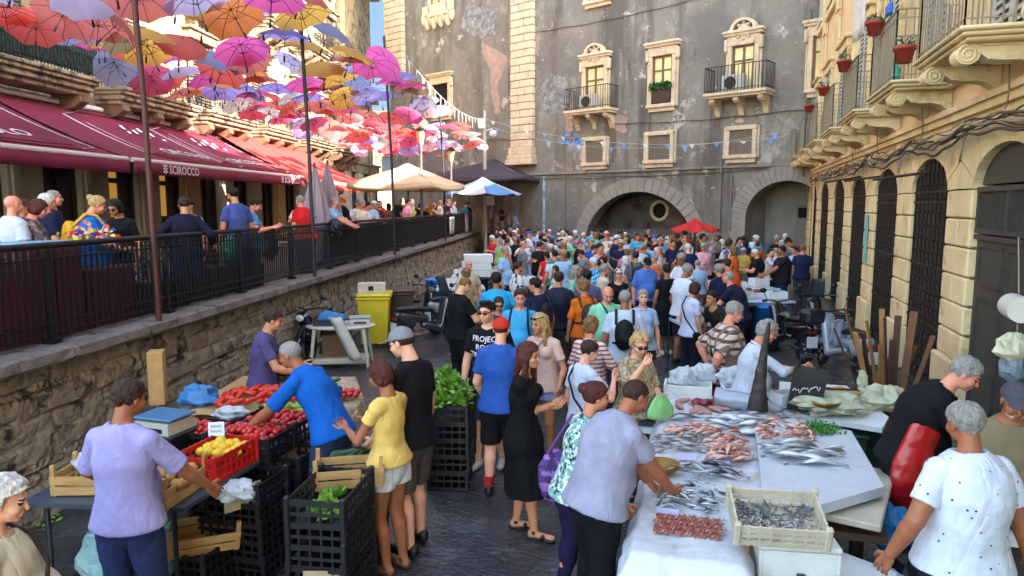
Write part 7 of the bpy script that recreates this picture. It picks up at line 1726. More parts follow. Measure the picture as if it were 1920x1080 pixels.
far_stall(3.4, 12.2, 1.0, .7, 'low white market table behind the checked shirt', M_board, 2, .1); far_stall(-1.0, 20.3, 1.5, 1.0, 'white market table below the pale mast', M_board, 3, 0); far_stall(.4, 18.2, 1.6, .9, 'white market table among the left crowd', M_board, 3, .1); far_stall(-1.3, 17.3, 1.2, .8, 'draped white market table by the scooters', M_board, 2, .1); far_stall(1.9, 14.9, 1.4, .8, 'white market table behind the navy shirts', M_board, 2, .1)
for k, (x, y, c_, h_, lab) in enumerate(((4.5, 13.7, '#161719', .9, 'black bin standing before the right market table'), (5.15, 13.9, '#1d6ba8', .85, 'blue plastic barrel beside the black bin'), (4.85, 14.4, '#1c7fa4', .8, 'teal blue barrel behind the black bin'), (-1.9, 17.9, '#1f7fd0', .95, 'bright blue basin stack by the stone wall'), (-1.0, 19.2, '#17181b', .85, 'black tub under the white boxes by the wall'))):
    m = MB(); m.lathe((x, y, 0), [(0, .01), (.27, .01), (.31, h_ - .05), (.34, h_ - .04), (.34, h_), (.3, h_), (.27, .1), (0, .08)], 20, sx=1.1); tag(m.build('plastic_barrel', mat('barrel' + c_, c_, .4)), lab, 'barrel')
for k in range(3): sbox((-1.05 + .05 * k, 19.4, .87 + .2 * k), (.8, .5, .18), .1, ['lowest', 'middle', 'highest'][k] + ' foam box in the pile below the pale mast', True)
# ---- terrace furniture and things on the railing
def tt(px, py, z): p = P(px, py, z); return p
M_maroon_box = mat('maroon_planter', '#5a2230', .6)
def rattan_chair(Y, c, rz, lab):
    e = thing('rattan_chair', lab, 'chair', lw(Y, c, TZ), rz, 'chairs on the terrace'); mt = mat('rattan', '#2c2220', .6, pat=pat_stripe('#6e5a48', 70, 2, .2))
    m = MB(); m.box((0, 0, .45), (.46, .46, .05), bev=.02); m.build('seat', mt, e); m = MB(); m.grid(lambda u, v: Vector(((u - .5) * .5, -.22 - .06 * math.cos((u - .5) * 2.4), .48 + .42 * v)), 10, 5); m.build('backrest', mt, e, sol=.02)
    m = MB(); m.tube([(-.26, .2, .66), (-.28, -.05, .68), (-.26, -.26, .86), (0, -.3, .92), (.26, -.26, .86), (.28, -.05, .68), (.26, .2, .66)], .018, 6); m.build('arm_frame', mt, e)
    for a in (-1, 1):
        for b_ in (-1, 1): m = MB(); m.cyl((a * .2, b_ * .2, 0), (a * .21, b_ * .21, .64 if b_ > 0 else .45), .016, n=6); m.build('leg', mt, e)
CHL = ['at the left edge of the terrace', 'second from the left by the maroon planter', 'between planter and patterned dress', 'right of the rusty red pole', 'facing the first table', 'behind the first table', 'beside the man in the hoodie', 'near the closed grey parasols', 'past the hoodie by the wall side', 'near the far tables', 'at the far end of the dining area', 'by the shop door']
for k, (Y, c, rz) in enumerate(((5.6, 5.9, .6), (6.4, 5.7, 2.8), (7.7, 6.2, 1.2), (8.9, 5.8, 3), (9.4, 6.6, 0), (10.3, 6.8, 2), (10.9, 5.9, 1), (12.0, 6.3, 2.6), (12.2, 7.6, .5), (13.6, 7.4, 2), (15.2, 7.2, .2), (11.4, 8.6, 1))): rattan_chair(Y, c, rz, 'dark rattan armchair ' + CHL[k])
TL = ['nearest the camera on the terrace', 'with flowers and blue cloth by the railing', 'between the women and the hoodie man', 'under the second maroon awning', 'beyond the grey parasols', 'near the restaurant doors']
for k, (Y, c, h_) in enumerate(((5.8, 5.35, 1.0), (7.9, 5.4, .8), (8.9, 5.3, .55), (9.9, 5.3, .6), (11.2, 5.3, .55))):
    m = MB(); m.box(lw(Y, c, TZ + h_ / 2), (.8, .36, h_), rz=LANG, bev=.02)
    for q in range(6): m.box(lw(Y - .35 + q * .14, c - .19, TZ + h_ / 2), (.02, .02, h_ - .04), rz=LANG)
    tag(m.build('planter_counter', M_maroon_box if k < 2 else mat('dark_planter', '#241d22', .6)), ['maroon counter between the two largest maroon counters', 'maroon counter beneath the flowers', 'low dark planter right of the rusty pole', 'low dark planter under the hoodie', 'low dark planter behind the hanging bags'][k], 'planter')
for k, (Y, c) in enumerate(((6.1, 6.5), (7.35, 5.55), (9.8, 5.9), (11.6, 6.9), (14.4, 6.6), (10.6, 9.2))):
    e = thing('cafe_table', 'square cafe table ' + TL[k], 'table', lw(Y, c, TZ), LANG, 'cafe tables'); m = MB(); m.box((0, 0, .74 + (.35 if k == 1 else 0)), (.75, .75, .035), bev=.01); m.build('tabletop', mat('table_dark', '#3a2c2a', .4) if k != 1 else mat('blue_cloth_top', '#5f8fa4', .8), e); m = MB(); m.lathe((0, 0, 0), [(.24, 0), (.24, .02), (.03, .05), (.03, .72 + (.35 if k == 1 else 0))], 12); m.build('pedestal', M_dark, e)
m = MB(); m.box(lw(6.75, 5.35, TZ + .55), (1.1, .5, 1.1), rz=LANG, bev=.02); tag(m.build('planter_counter', M_maroon_box), 'maroon wooden counter behind the railing', 'counter'); m = MB(); m.box(lw(4.9, 5.3, TZ + .5), (.9, .4, 1.0), rz=LANG, bev=.02); tag(m.build('planter_counter', M_maroon_box), 'maroon counter at the far left edge of the terrace', 'counter')
fb = lw(7.75, 5.3, TZ + 1.12); m = MB()
for k in range(170):
    c = fb + Vector((rnd.gauss(0, .12), rnd.gauss(0, .1), abs(rnd.gauss(0, .06)))); d = Vector((rnd.uniform(-1, 1), rnd.uniform(-1, 1), rnd.uniform(0, 1))).normalized() * .035; q = d.orthogonal() * .6; m.add([c - d, c + q, c + d, c - q], [(0, 1, 2, 3)], rnd.randint(0, 3))
tag(m.build('flower_bunch', [mat('petal_red', '#c03a2a', .6), mat('petal_pink', '#d89a8a', .6), mat('petal_yellow', '#c8c04a', .6), mat('petal_blue', '#2a2c9a', .6)]), 'bunch of red yellow and blue flowers by the rusty pole', 'flowers')
for k, (px, py, r_, mt, lab) in enumerate(((597, 430, (.15, .12, .22), M_blkp, 'black bag tied to the railing beneath the grey parasols'), (500, 465, (.13, .1, .26), M_blkp, 'long black bag hung on the railing beside a green bag'), (478, 462, (.13, .08, .2), mat('mint_bag', '#7fb59c', .4, trans=.2), 'mint green bag hung behind the railing'), (425, 468, (.12, .1, .2), mat('green_bag', '#4c9a7a', .4, trans=.2), 'green bag hanging behind the railing bars'))):
    r = (px - 960) / F; Y = (WC + .3) / (.0808 - r * .99); z = W(px, py, Y).z; crumple('hanging_bag', lw(Y, WC + (.3 if k else -.02), z), r_, mt, lab, seed=60 + k)
# ================================================================ PEOPLE
def per(label, px, py, h=1.72, rz=0, Y=None, floor=0, **k):
    po = {a: k[a] for a in ('lean', 'bend', 'side', 'twist', 'hl', 'hr', 'head', 'feet', 'squat', 'sit') if a in k}
    s = skeleton(h, sex=k.get('sex', 'm'), **po); top = s.hc.z + .112 * h / 1.75 + (.012 if (k.get('hair') or ('crop',))[0] != 'crop' else 0)
    if Y is None: q = P(px, py, floor + top)
    else:
        q = W(px, py, Y); h = min(2.0, max(1.25, h * (q.z - floor) / top)); s = skeleton(h, sex=k.get('sex', 'm'), **po)
    c, n = math.cos(R(rz)), math.sin(R(rz)); ox, oy = s.hc.x * c - s.hc.y * n, s.hc.x * n + s.hc.y * c
    dist = q.y; k.setdefault('lod', 0 if dist < 9.5 else 1 if dist < 15 else 2)
    return person(label, (q.x - ox, q.y - oy), h, rz, floor=floor, **k)
def in_frame(s, name, label, cat, group=None):
    e = thing(name, label, cat, s.M.to_translation(), s.M.to_euler().z, group); return e
def backpack(s, col, label, group=None, size=1.0):
    e = in_frame(s, 'backpack', label, 'backpack', group); h = s.h; f = Fld(.014); c = s.chest - s.f * (.115 * h) - s.u2 * .03 * h; M = frame(s.u2, s.f)
    f.ell(c - s.f * .02 * h, (.11 * size, .075 * size, .17 * size), .02, M=M).cone(c - s.u2 * .09, c + s.u2 * .06, .1 * size, .085 * size, .03, (s.f, 1.7)).ell(c - s.f * .06 * h - s.u2 * .06, (.07 * size, .04, .07), .02, M=M); f.dis = folds(.004, 40, 3); v, q = f.run(); link('pack_body', np_mesh('pack', v, q, [cloth(col, rough=.6)]), e)
    for sd in (-1, 1):
        m = MB(); x = s.r * (sd * .062 * h); m.tube([c + x + s.u2 * .12, s.sc + x + s.u2 * .045 * h - s.f * .03 * h, s.sc + x + s.u2 * .035 * h + s.f * .035 * h, s.chest + x * 1.15 + s.f * .098 * h + s.u2 * .02 * h, s.chest + x * 1.3 + s.f * .09 * h - s.u2 * .06 * h, s.waist + x * 1.6 + s.f * .0, c + x - s.u2 * .12], [.016] * 7, 6); m.build('strap', cloth(col), e)
    return e
def crossbag(s, sd, col, label, bag=True, fat=0):
    e = in_frame(s, 'shoulder_bag', label, 'bag'); h = s.h; a = s.sc - s.r * (sd * .05 * h) + s.u2 * .045 * h; b = s.pel + s.r * (sd * .115 * h) + s.u1 * .02 * h; F_ = .112 + fat * .05
    m = MB(); m.tube([a, a.lerp(b, .15) + s.f * .09 * h, a.lerp(b, .4) + s.f * F_ * h, a.lerp(b, .7) + s.f * (F_ - .01) * h, b + s.f * .04 * h, b - s.f * .03 * h, a.lerp(b, .6) - s.f * (F_ - .015) * h, a.lerp(b, .25) - s.f * .1 * h, a - s.f * .02 * h, a], .011, 5); m.build('strap', cloth(col), e)
    if bag: m = MB(); m.box(b - s.u1 * .08 + s.r * sd * .03, (.07, .2, .17), bev=.025); m.build('bag_body', cloth(col), e)
    return e
def heldbag(s, sd, col, label, sz=(.14, .06, .2), mt=None, name='carrier_bag', n=20):
    e = in_frame(s, name, label, 'bag'); w_ = s.wr[sd] + (s.wr[sd] - s.el[sd]).normalized() * .08; m = MB()
    def f(u, v):
        a = 2 * math.pi * u; r = .15 + .85 * min(1, v * 1.6) ** .7; r *= 1 if v < .93 else .6; return w_ + Vector((sz[0] * r * math.cos(a) * (1 + .1 * math.sin(a * 5)), sz[1] * r * math.sin(a) * (1 + .15 * math.sin(a * 4 + v * 4)), .02 - sz[2] * 2 * v))
    m.grid(f, n, 10); m.build('bag_body', mt or cloth(col), e); return e
M_denim = mat('denim_blue', '#25344f', .9, var=.3, vs=10, bump=.4, bs=80); M_denimL = mat('denim_light', '#8fa3bd', .9, var=.2, vs=10, bump=.4); M_denimW = mat('denim_white', '#c9ccd0', .9, var=.12, vs=12, bump=.4)
M_flor = mat('floral_teal', '#6f9c98', .85, pat=pat_blotch(['#22343c', '#c9d2cc'], 22)); M_check = mat('checked_shirt', '#b9a493', .85, pat=pat_plaid('#4a352f', '#6e564c', 70)); M_pstr = mat('pink_stripe', '#d0c4bc', .85, pat=pat_stripe('#a8504c', 130, 2, .25))
M_dots = mat('white_dotted', '#c6ccd8', .85, pat=pat_dots('#2c3648', 20, .13)); M_tanp = mat('tan_pattern', '#9c8a6a', .85, pat=pat_blotch(['#b8a684', '#7c6a50'], 26)); M_trop = mat('tropical_blue', '#2f8fc4', .85, pat=pat_blotch(['#9cd0e4', '#1c5a94'], 16)); M_brp = mat('brown_print', '#4a3b34', .85, pat=pat_blotch(['#8a7a4a', '#7a5a6a', '#2f2a2a'], 14)); M_bwp = mat('black_white_print', '#c4c4c4', .85, pat=pat_blotch(['#1c1c20'], 12)); M_skp = mat('leopard_blue', '#2a3350', .85, pat=pat_blotch(['#c4c8d4'], 40))
BLK, WHT, NVY = '#0f0f12', '#c4c8d2', '#161b30'
# ---- foreground left
s = per('man in a lavender shirt and blue jeans at the fruit table, back to camera', 240, 710, 1.76, -8, skin='brown', top=('tunic', '#9a93c4'), bot=('trousers', mat('navy_jeans', '#1c2c58', .9, var=.25, vs=9, bump=.4)), hair=('short', 'brown'), fat=.12, hl=(-.19, .17, -.24), hr=(.2, .2, -.27), head=(-18, 12), feet=((-.07, 0), (.07, .02)))
s = per('old woman with white hair and cream shirt at the bottom left corner', 5, 893, 1.6, -60, sex='f', skin='fair', top=('tee', '#b9ad96'), bot=('trousers', '#5a5048'), hair=('curly', 'white'), fat=.6, head=(-10, 15)); crossbag(s, 1, '#3a2a24', 'dark shoulder bag strap across the white haired woman', fat=.4)
s = per('young man in a purple grey shirt against the stone wall', 512, 579, 1.72, -75, skin='tan', top=('tee', '#4c4470'), bot=('trousers', '#20222c'), hair=('short', 'brown'), hl=(-.1, .2, -.2), hr=(.1, .2, -.22), head=(0, 18), lean=8)
s = per('grocer in a bright blue polo leaning over the tomatoes', 543, 640, 1.78, 72, Y=None, skin='brown', top=('tunic', '#0f58b0'), bot=('trousers', M_denim), hair=('crop', 'grey'), fat=.1, lean=32, bend=8, hl=(-.17, .26, -.28), hr=(.2, -.06, -.3), head=(10, 18), hands=('grip', 'relax'), feet=((-.08, 0), (.08, -.1)))
m = MB(); a_ = s.sh[-1].lerp(s.el[-1], .5); 
s = per('young woman in a yellow blouse and white denim shorts', 712, 674, 1.66, 62, sex='f', skin='brown', fat=-.05, top=('crop', mat('butter_yellow', '#d8b45e', .85, bump=.5, bs=30)), bot=('short', M_denimW), hair=('bob', 'auburn'), head=(8, 16), hl=(-.07, .2, -.14), hr=(.07, .19, -.14), hands=('half', 'half'), shoes=('sandal', '#3a2a22'), feet=((-.05, .02), (.05, 0)))
s = per('tall young man in a grey cap black shirt and grey shorts', 752, 612, 1.86, 60, skin='fair', top=('tee', BLK), bot=('shorts', '#4a4542'), hair=('short', 'brown'), cap='cap', capc='#77777c', head=(12, 22), shoes=('sneaker', '#121214'), feet=((-.07, 0), (.07, .05)), hr=(.17, .05, -.33), hl=(-.12, .12, -.3))
m = MB(); 
text_on(s, ['SF'], .11, M_print, .76, .1, x0=.02, name='shirt_print')
# ---- centre group
s = per('man in a black PROJECT ROCK shirt, denim shorts and sunglasses', 913, 562, 1.82, 165, skin='fair', top=('tee', BLK), bot=('shorts', '#33445e'), hair=('quiff', 'black'), glasses=1, shoes=('sneaker', '#c8c8cc'), head=(-14, 6), feet=((-.07, 0), (.06, .08)), hl=(-.17, .04, -.32))
text_on(s, ['PROJECT', 'ROCK', 'TRAINING'], .082, M_print, .775, .088, name='shirt_print')
s = per('man in a red cap and royal blue shirt seen from behind', 940, 594, 1.74, -12, skin='fair', top=('tee', mat('royal_blue_knit', '#12489a', .8, bump=.3)), bot=('shorts', '#121214'), hair=('short', 'auburn'), cap='cap', capc='#b8301e', shoes=('sneaker', '#141416'), head=(0, 8), hl=(-.12, .1, -.3), hr=(.13, .1, -.28), feet=((-.06, 0), (.06, .03)))
for sd in (-1, 1): m = MB(); m.cyl(s.an[sd] + Vector((0, 0, .0)), s.an[sd] + Vector((0, -.005, .11)), .046, .052, 12); m.build('sock', mat('red_sock', '#b01c22', .9), s.e)
s = per('dark haired woman in a long black dress with folded arms', 992, 640, 1.68, -105, sex='f', skin='tan', fat=.1, top=('dress', '#0c0c0e'), hair=('long', 'auburn'), hl=(.07, .15, -.12), hr=(-.06, .14, -.14), head=(-14, 6), shoes=('sandal', '#0e0e0e'), feet=((-.05, -.02), (.05, .1)))
s = per('blonde woman in a peach shirt with sunglasses on her head', 1012, 586, 1.66, 150, sex='f', skin='tan', top=('tee', '#d6b0a0'), bot=('short', M_denimL), hair=('long', 'blond'), glasses='up', head=(-25, 12), shoes=('sneaker', '#c8c8c8'), feet=((-.05, 0), (.05, .1)), hl=(-.15, .08, -.3), hr=(.15, .03, -.3)); crossbag(s, 1, '#8a6a4a', 'tan shoulder bag of the blonde woman in peach')
s = per('smiling man in a sky blue polo facing the camera', 975, 541, 1.74, 172, skin='red', top=('tee', '#3f9cc8'), bot=('trousers', '#3a3a44'), hair=('short', 'brown'), fat=.4, head=(10, 6)); backpack(s, NVY, 'navy backpack worn by the smiling man in sky blue')
s = per('man with sunglasses half hidden behind the black lettered shirt', 935, 556, 1.72, 200, skin='tan', top=('tee', '#3a3a42'), bot=('trousers', '#20222c'), hair=('short', 'brown'), glasses=1, head=(-15, 12), Y=9.6)
s = per('broad man in a bright turquoise polo seen from behind', 930, 509, 1.8, 5, skin='brown', top=('tee', '#2a9ace'), bot=('trousers', '#2a2c34'), hair=('short', 'black'), fat=.6, hr=(.2, .1, -.25))
s = per('man in black shirt and trousers by the scooters', 872, 520, 1.8, -50, skin='fair', top=('tee', BLK), bot=('trousers', '#101012'), hair=('crop', 'light'), head=(-5, 30), hl=(-.1, .2, -.18), hr=(.12, .2, -.2), fat=.2)
s = per('woman with tied tan hair behind the man by the scooters', 873, 502, 1.62, 20, sex='f', skin='tan', top=('tee', '#a08866'), bot=('trousers', '#4a4238'), hair=('curly', 'light'))
s = per('bald man in cream behind the tan haired woman', 879, 487, 1.7, 200, skin='red', top=('tee', '#b8ae9c'), bot=('trousers', '#4a4a4a'), hair=None)
s = per('man in navy shirt with a black backpack facing left', 1003, 520, 1.74, 30, skin='tan', top=('tee', '#1c2240'), bot=('trousers', '#6a5c4c'), hair=('short', 'black'), head=(35, 10)); backpack(s, '#14161e', 'black backpack of the navy shirted man')
s = per('wide man in a navy polo with white collar line', 1048, 508, 1.76, -5, skin='tan', top=('tee', NVY), bot=('trousers', '#4a443c'), hair=('short', 'brown'), fat=.7)
s = per('woman in an orange top carrying a dark backpack', 1092, 523, 1.7, 12, sex='f', skin='tan', top=('tunic', '#d0661a'), bot=('trousers', '#5c4636'), hair=('curly', 'light'), head=(30, 8)); backpack(s, '#3a302c', 'dark brown backpack on the orange top')
s = per('young man in a black and white print shirt looking right', 972, 489, 1.74, -70, skin='tan', top=('tee', M_bwp), bot=('trousers', '#2a2a2e'), hair=('quiff', 'brown'), beard='brown', glasses=1)
s = per('bald man in a mint green polo looking down', 1140, 537, 1.74, 185, skin='red', top=('tee', '#7fbf9c'), bot=('trousers', '#5a5448'), hair=None, fat=.3, head=(0, 24)); crossbag(s, -1, BLK, 'black strap bag across the mint polo', fat=.2)
s = per('man in a white shirt with a black leather backpack', 1172, 543, 1.76, -8, skin='brown', top=('tee', '#b6bccc'), bot=('trousers', '#2a2c34'), hair=('crop', 'grey'), fat=.3); backpack(s, '#101114', 'black leather backpack on the white shirt', size=1.1)
s = per('older woman with short hair in a pale blue blouse, smiling', 1206, 542, 1.64, 178, sex='f', skin='fair', top=('tee', '#9fb0cc'), bot=('trousers', '#3a3a42'), hair=('short', 'grey'), fat=.3, hr=(.16, .1, -.28))
s = per('tall woman in a long black outfit seen from behind', 1250, 494, 1.72, 12, sex='f', skin='brown', fat=.3, top=('dress', '#0c0c10'), hair=('short', 'black'), shoes=('sneaker', '#c0c0c0'))
s = per('man in a white polo and dark shorts with hands at his side', 1290, 494, 1.8, -62, skin='brown', top=('tee', '#c4cad4'), bot=('shorts', '#23222c'), hair=('short', 'grey'), fat=.4, head=(-12, 18), shoes=('sneaker', '#1a1a1c'), hl=(-.15, .06, -.31))
s = per('woman in a white shirt standing behind the white polo man', 1304, 528, 1.64, -70, sex='f', skin='tan', top=('tee', '#b9bcd0'), bot=('trousers', '#1a1c2a'), hair=('bob', 'brown'), head=(0, 14), fat=.2); crossbag(s, 1, BLK, 'thin black strap bag on the white shirted woman')
s = per('woman with curly blonde hair in a pink striped top', 1109, 592, 1.6, -30, sex='f', skin='red', top=('tunic', M_pstr), bot=('trousers', '#6a6058'), hair=('curly', 'light'), fat=.3, hr=(.14, .18, -.22))
s = per('boy with a white polo and navy strap looking right', 1106, 637, 1.56, -62, skin='fair', top=('tee', '#bcc2d2'), bot=('trousers', '#3a4254'), hair=('short', 'brown'), fat=-.1, head=(-8, 18), hr=(.1, .16, -.06)); crossbag(s, 1, NVY, 'navy strap over the shoulder of the boy')
s = per('blonde woman in a sand patterned top with her hand at her chin', 1200, 623, 1.62, -155, sex='f', skin='fair', top=('tunic', M_tanp), bot=('trousers', '#6a5e50'), hair=('curly', 'blond'), glasses=1, fat=.4, head=(-10, 22), hr=(.05, .15, .01, (.8, -.2, -1)), hl=(-.03, .2, -.16)); heldbag(s, -1, '#7cc47a', 'lime green bag held by the blonde woman in sand', (.14, .05, .12), mat('lime_bag', '#86c878', .5))
s = per('woman in a teal patterned shirt and purple trousers leaning right', 1118, 713, 1.62, -80, sex='f', skin='tan', top=('tunic', M_flor), bot=('slim', '#1f1638'), hair=('bun', 'auburn'), lean=14, head=(0, 8), hl=(-.17, .05, -.33), hr=(.17, .12, -.3), hands=('open', 'open'), shoes=('sandal', '#c09a30'), feet=((-.06, -.02), (.06, .08)))
e = in_frame(s, 'purple_bag', 'purple printed shoulder bag on the arm of the woman in teal', 'bag'); f = Fld(.014); c = s.pel + Vector((-.2, -.06, .02)); f.ell(c, (.07, .16, .19), .02).cone(c + Vector((0, 0, -.05)), c + Vector((0, 0, .12)), .1, .07, .04, ((1, 0, 0), 1.8)); f.dis = folds(.008, 26, 4); v, q = f.run(); link('bag_body', np_mesh('bag', v, q, [mat('purple_print', '#4a2a70', .8, pat=pat_blotch(['#8a5aa0', '#2c1848'], 12))]), e); m = MB(); m.tube([c + Vector((0, .1, .14)), s.sh[-1] + Vector((-.02, .05, .05)), s.sh[-1] + Vector((-.02, -.05, .04)), c + Vector((0, -.1, .14))], .012, 6); m.build('strap', cloth('#5a3a70'), e)
s = per('fishmonger in a grey shirt laying out sardines', 1192, 712, 1.74, -62, skin='brown', top=('tee', mat('heather_grey', '#8f8ea4', .9, bump=.3)), bot=('trousers', '#101014'), hair=('crop', 'brown'), fat=.45, lean=22, bend=6, head=(-5, 26), hl=(-.02, .2, -.31), hr=(.08, .22, -.3), hands=('half', 'half'), feet=((-.08, 0), (.08, -.08)), shoes=('sneaker', '#b8282c'))
s = per('man in a checked shirt watching the fish stall', 1378, 565, 1.76, -85, skin='red', top=('tunic', M_check), bot=('trousers', '#1c2440'), hair=('short', 'grey'), fat=.5, head=(-5, 18), hl=(-.14, -.06, -.26), hr=(.05, -.1, -.26), glasses=None); crossbag(s, 1, BLK, 'black bag strap across the checked shirt', bag=False, fat=.4)
s = per('woman with curly grey blond hair in a white blouse stretching out her arm', 1440, 600, 1.68, -95, sex='f', skin='tan', top=('roll', '#b4bac6'), bot=('trousers', '#161c34'), hair=('curly', 'grey'), fat=.25, lean=12, head=(-10, 24), hr=(.05, .27, -.1), hl=(-.05, .26, -.14), hands=('grip', 'grip')); heldbag(s, -1, '#c3c78c', 'pale yellow plastic bag held out by the woman in white', (.1, .07, .13), M_bagy)
e = thing('shopping_bag', 'black shopping bag with white script standing right of the swordfish', 'bag', (2.93, 6.75, .5), -.5); m = MB(); m.prism([(-.17, 0), (.14, 0), (.2, .42), (-.12, .44)], (0, 0, .3), (1, 0, 0), (0, 0, 1), (0, .12, 0)); m.build('bag_body', M_blkp, e); m = MB(); m.tube([(-.12 + .017 * t, -.006, .5 + .004 * t + .035 * math.sin(t * 1.9) * math.cos(t * .7)) for t in range(16)], .006, 4); m.build('script', M_print, e)
m = MB()
for sg in (0, .12): m.tube([(-.08, sg, .73), (-.05, sg, .86), (.06, sg, .86), (.1, sg, .73)], .008, 5)
m.build('bag_handle', M_blkp, e)
# ---- right foreground
s = per('fishmonger in a black shirt and red apron bending over his work', 1812, 668, 1.74, -115, skin='red', top=('tee', '#101014'), bot=('trousers', '#1a1c24'), hair=('short', 'grey'), fat=.4, lean=24, bend=6, head=(-8, 32), hl=(-.06, .22, -.24), hr=(.1, .22, -.22), hands=('half', 'half'), Y=4.95)
f = Fld(.013); h_ = s.h; e_ = .026
f.cone(s.pel - s.u1 * .06 * h_, s.waist, .112 * h_ * 1.2 + .042, .084 * h_ * 1.2 + .05, .03, (s.pf, 1.2)).cone(s.waist, s.chest, .084 * h_ * 1.2 + .035, .09 * h_ * 1.2 + .015, .03, (s.f, 1.25)).cone(s.pel, Vector((s.pel.x, s.pel.y + .1, .35)), .24, .17, .05, ((0, 1, 0), 1.3)); f.dis = folds(.006, 26, 9); pc, pp = A3(s.pel - Vector((0, .02, 0))), 0
f.cut(lambda X, Y, Z: (s.pel.y - .1 + (Z - s.pel.z) * math.tan(R(20)) * (Z > s.pel.z) - Y) + 0 * X); v, q = f.run(); link('apron', np_mesh('apron', v, q, [mat('red_vinyl', '#b01818', .3, var=.1, bump=.3, bs=10, spec=.6)]), s.e)
m = MB(); m.tube([s.sc + s.r * .07 + s.f * .1 - s.u2 * .1, s.sc + s.r * .06 + s.u2 * .07, s.sc - s.f * .07 + s.u2 * .06, s.sc - s.r * .06 + s.u2 * .07, s.sc - s.r * .07 + s.f * .1 - s.u2 * .1], .01, 5); m.build('apron_strap', mat('pale_strap', '#c8b0b0', .8), s.e)
s = per('big man with grey hair in a white dotted shirt, back to camera', 1812, 752, 1.76, 2, skin='brown', top=('tee', M_dots), bot=('trousers', '#1a2034'), hair=('short', 'grey'), fat=.5, hl=(-.22, .02, -.3), hr=(.22, .0, -.32), head=(6, 10))
s = per('bearded man in a grey cap and olive shirt at the right edge', 1908, 716, 1.74, 150, skin='brown', top=('tee', '#75694e'), bot=('trousers', '#3a3a34'), hair=('short', 'grey'), cap='cap', capc='#4a4650', beard='white', fat=.4, head=(10, 20), hl=(-.1, .2, -.26), hr=(.1, .2, -.24), hands=('half', 'half'))
# ---- middle distance
s = per('vendor in a black shirt and jeans at the right market table', 1466, 460, 1.82, 80, skin='brown', top=('tee', '#17121a'), bot=('trousers', '#1c2c52'), hair=('short', 'black'), fat=.6, hl=(-.12, .26, -.22), hr=(.1, .24, -.22))
s = per('man in a bright orange shirt bending to the left', 1362, 484, 1.75, 40, skin='tan', top=('tee', '#d0481a'), bot=('trousers', '#3a3a42'), hair=('short', 'brown'), lean=28, fat=.2)
s = per('grey haired man in a navy shirt bending forward', 1366, 508, 1.74, 60, skin='red', top=('tee', '#1a1c30'), bot=('trousers', '#26262e'), hair=('crop', 'grey'), lean=24, fat=.4, hl=(-.1, .22, -.26))
s = per('man in dark navy stooping beside the grey haired man', 1348, 494, 1.74, 20, skin='tan', top=('tee', '#121a38'), bot=('trousers', '#16181e'), hair=('short', 'grey'), lean=18)
s = per('crouched man with black hair in brown between the white shirts', 1335, 545, 1.7, 120, skin='tan', top=('tee', '#2a211e'), bot=('trousers', '#2c2622'), hair=('short', 'black'), lean=34, squat=.08)
s = per('man in a pink shirt and green cap with crossed arms', 1319, 455, 1.76, 150, skin='red', top=('tee', '#d09aa4'), bot=('trousers', '#26242a'), hair=('short', 'grey'), cap='cap', capc='#5fb088', hl=(.06, .14, -.12), hr=(-.06, .14, -.14), fat=.4)
s = per('woman with dark hair in a denim jacket seen from behind', 1398, 448, 1.68, 10, sex='f', skin='tan', top=('long', '#22305a'), bot=('trousers', '#1c2438'), hair=('long', 'black'))
s = per('woman in a rust orange blouse beside the denim jacket', 1421, 452, 1.66, -10, sex='f', skin='tan', top=('tunic', '#b85a2c'), bot=('trousers', '#4a5468'), hair=('short', 'auburn'))
s = per('man in a flat black cap and blue shirt looking down', 1214, 482, 1.78, 190, skin='red', top=('tunic', '#4a6ab0'), bot=('trousers', '#2c2c34'), hair=('short', 'grey'), cap='cap', capc='#16161a', fat=.6, head=(-10, 26))
s = per('woman in a black top and pale cap facing the camera', 1160, 502, 1.66, 180, sex='f', skin='fair', top=('tank', '#141013'), bot=('trousers', '#2a2628'), hair=('tail', 'brown'), cap='cap', capc='#c0b0a8')
s = per('man in a blue tropical shirt stretching his arm left', 1112, 482, 1.72, 40, skin='tan', top=('tee', M_trop), bot=('trousers', '#3a3c48'), hair=('short', 'white'), hl=(-.24, .2, -.12), lean=16)
s = per('dark haired man in a mauve shirt under the tropical one', 1101, 505, 1.72, 10, skin='brown', top=('tee', '#5c5478'), bot=('trousers', '#2c2c34'), hair=('short', 'black'), fat=.3)
s = per('man with a large dark grey backpack in the crowd', 1192, 470, 1.76, 0, skin='tan', top=('tee', '#5a5c60'), bot=('trousers', '#2c2c34'), hair=('short', 'brown')); backpack(s, '#26282c', 'large dark grey backpack in the crowd', size=1.15)
s = per('auburn curly haired woman in front of the red parasol', 1275, 470, 1.66, 170, sex='f', skin='fair', top=('tunic', '#8a5a34'), bot=('trousers', '#3a302c'), hair=('long', 'auburn'))
s = per('vendor in a dark shirt gesturing at the left tables', 1012, 452, 1.78, -40, skin='tan', top=('tee', '#1a1518'), bot=('trousers', '#1a1518'), hair=('short', 'brown'), hr=(.2, .22, -.08), fat=.4, beard='brown')
s = per('man in white with a black strap left of the crowd', 952, 447, 1.72, -60, skin='tan', top=('tee', '#c0bcb8'), bot=('trousers', '#4a4a50'), hair=('short', 'brown')); crossbag(s, 1, BLK, 'black strap bag over the white shirt near the mast', bag=False)
s = per('man in a dark plum shirt next to the mast', 932, 440, 1.72, -30, skin='red', top=('tee', '#2c1a30'), bot=('trousers', '#2a2a30'), hair=('short', 'black'))
s = per('woman in a big pink hat and peach dress', 1010, 428, 1.68, 0, sex='f', skin='tan', top=('dress', '#d08a6a'), hair=('short', 'brown'), cap='sunhat', capc='#d0285c', fat=.5)
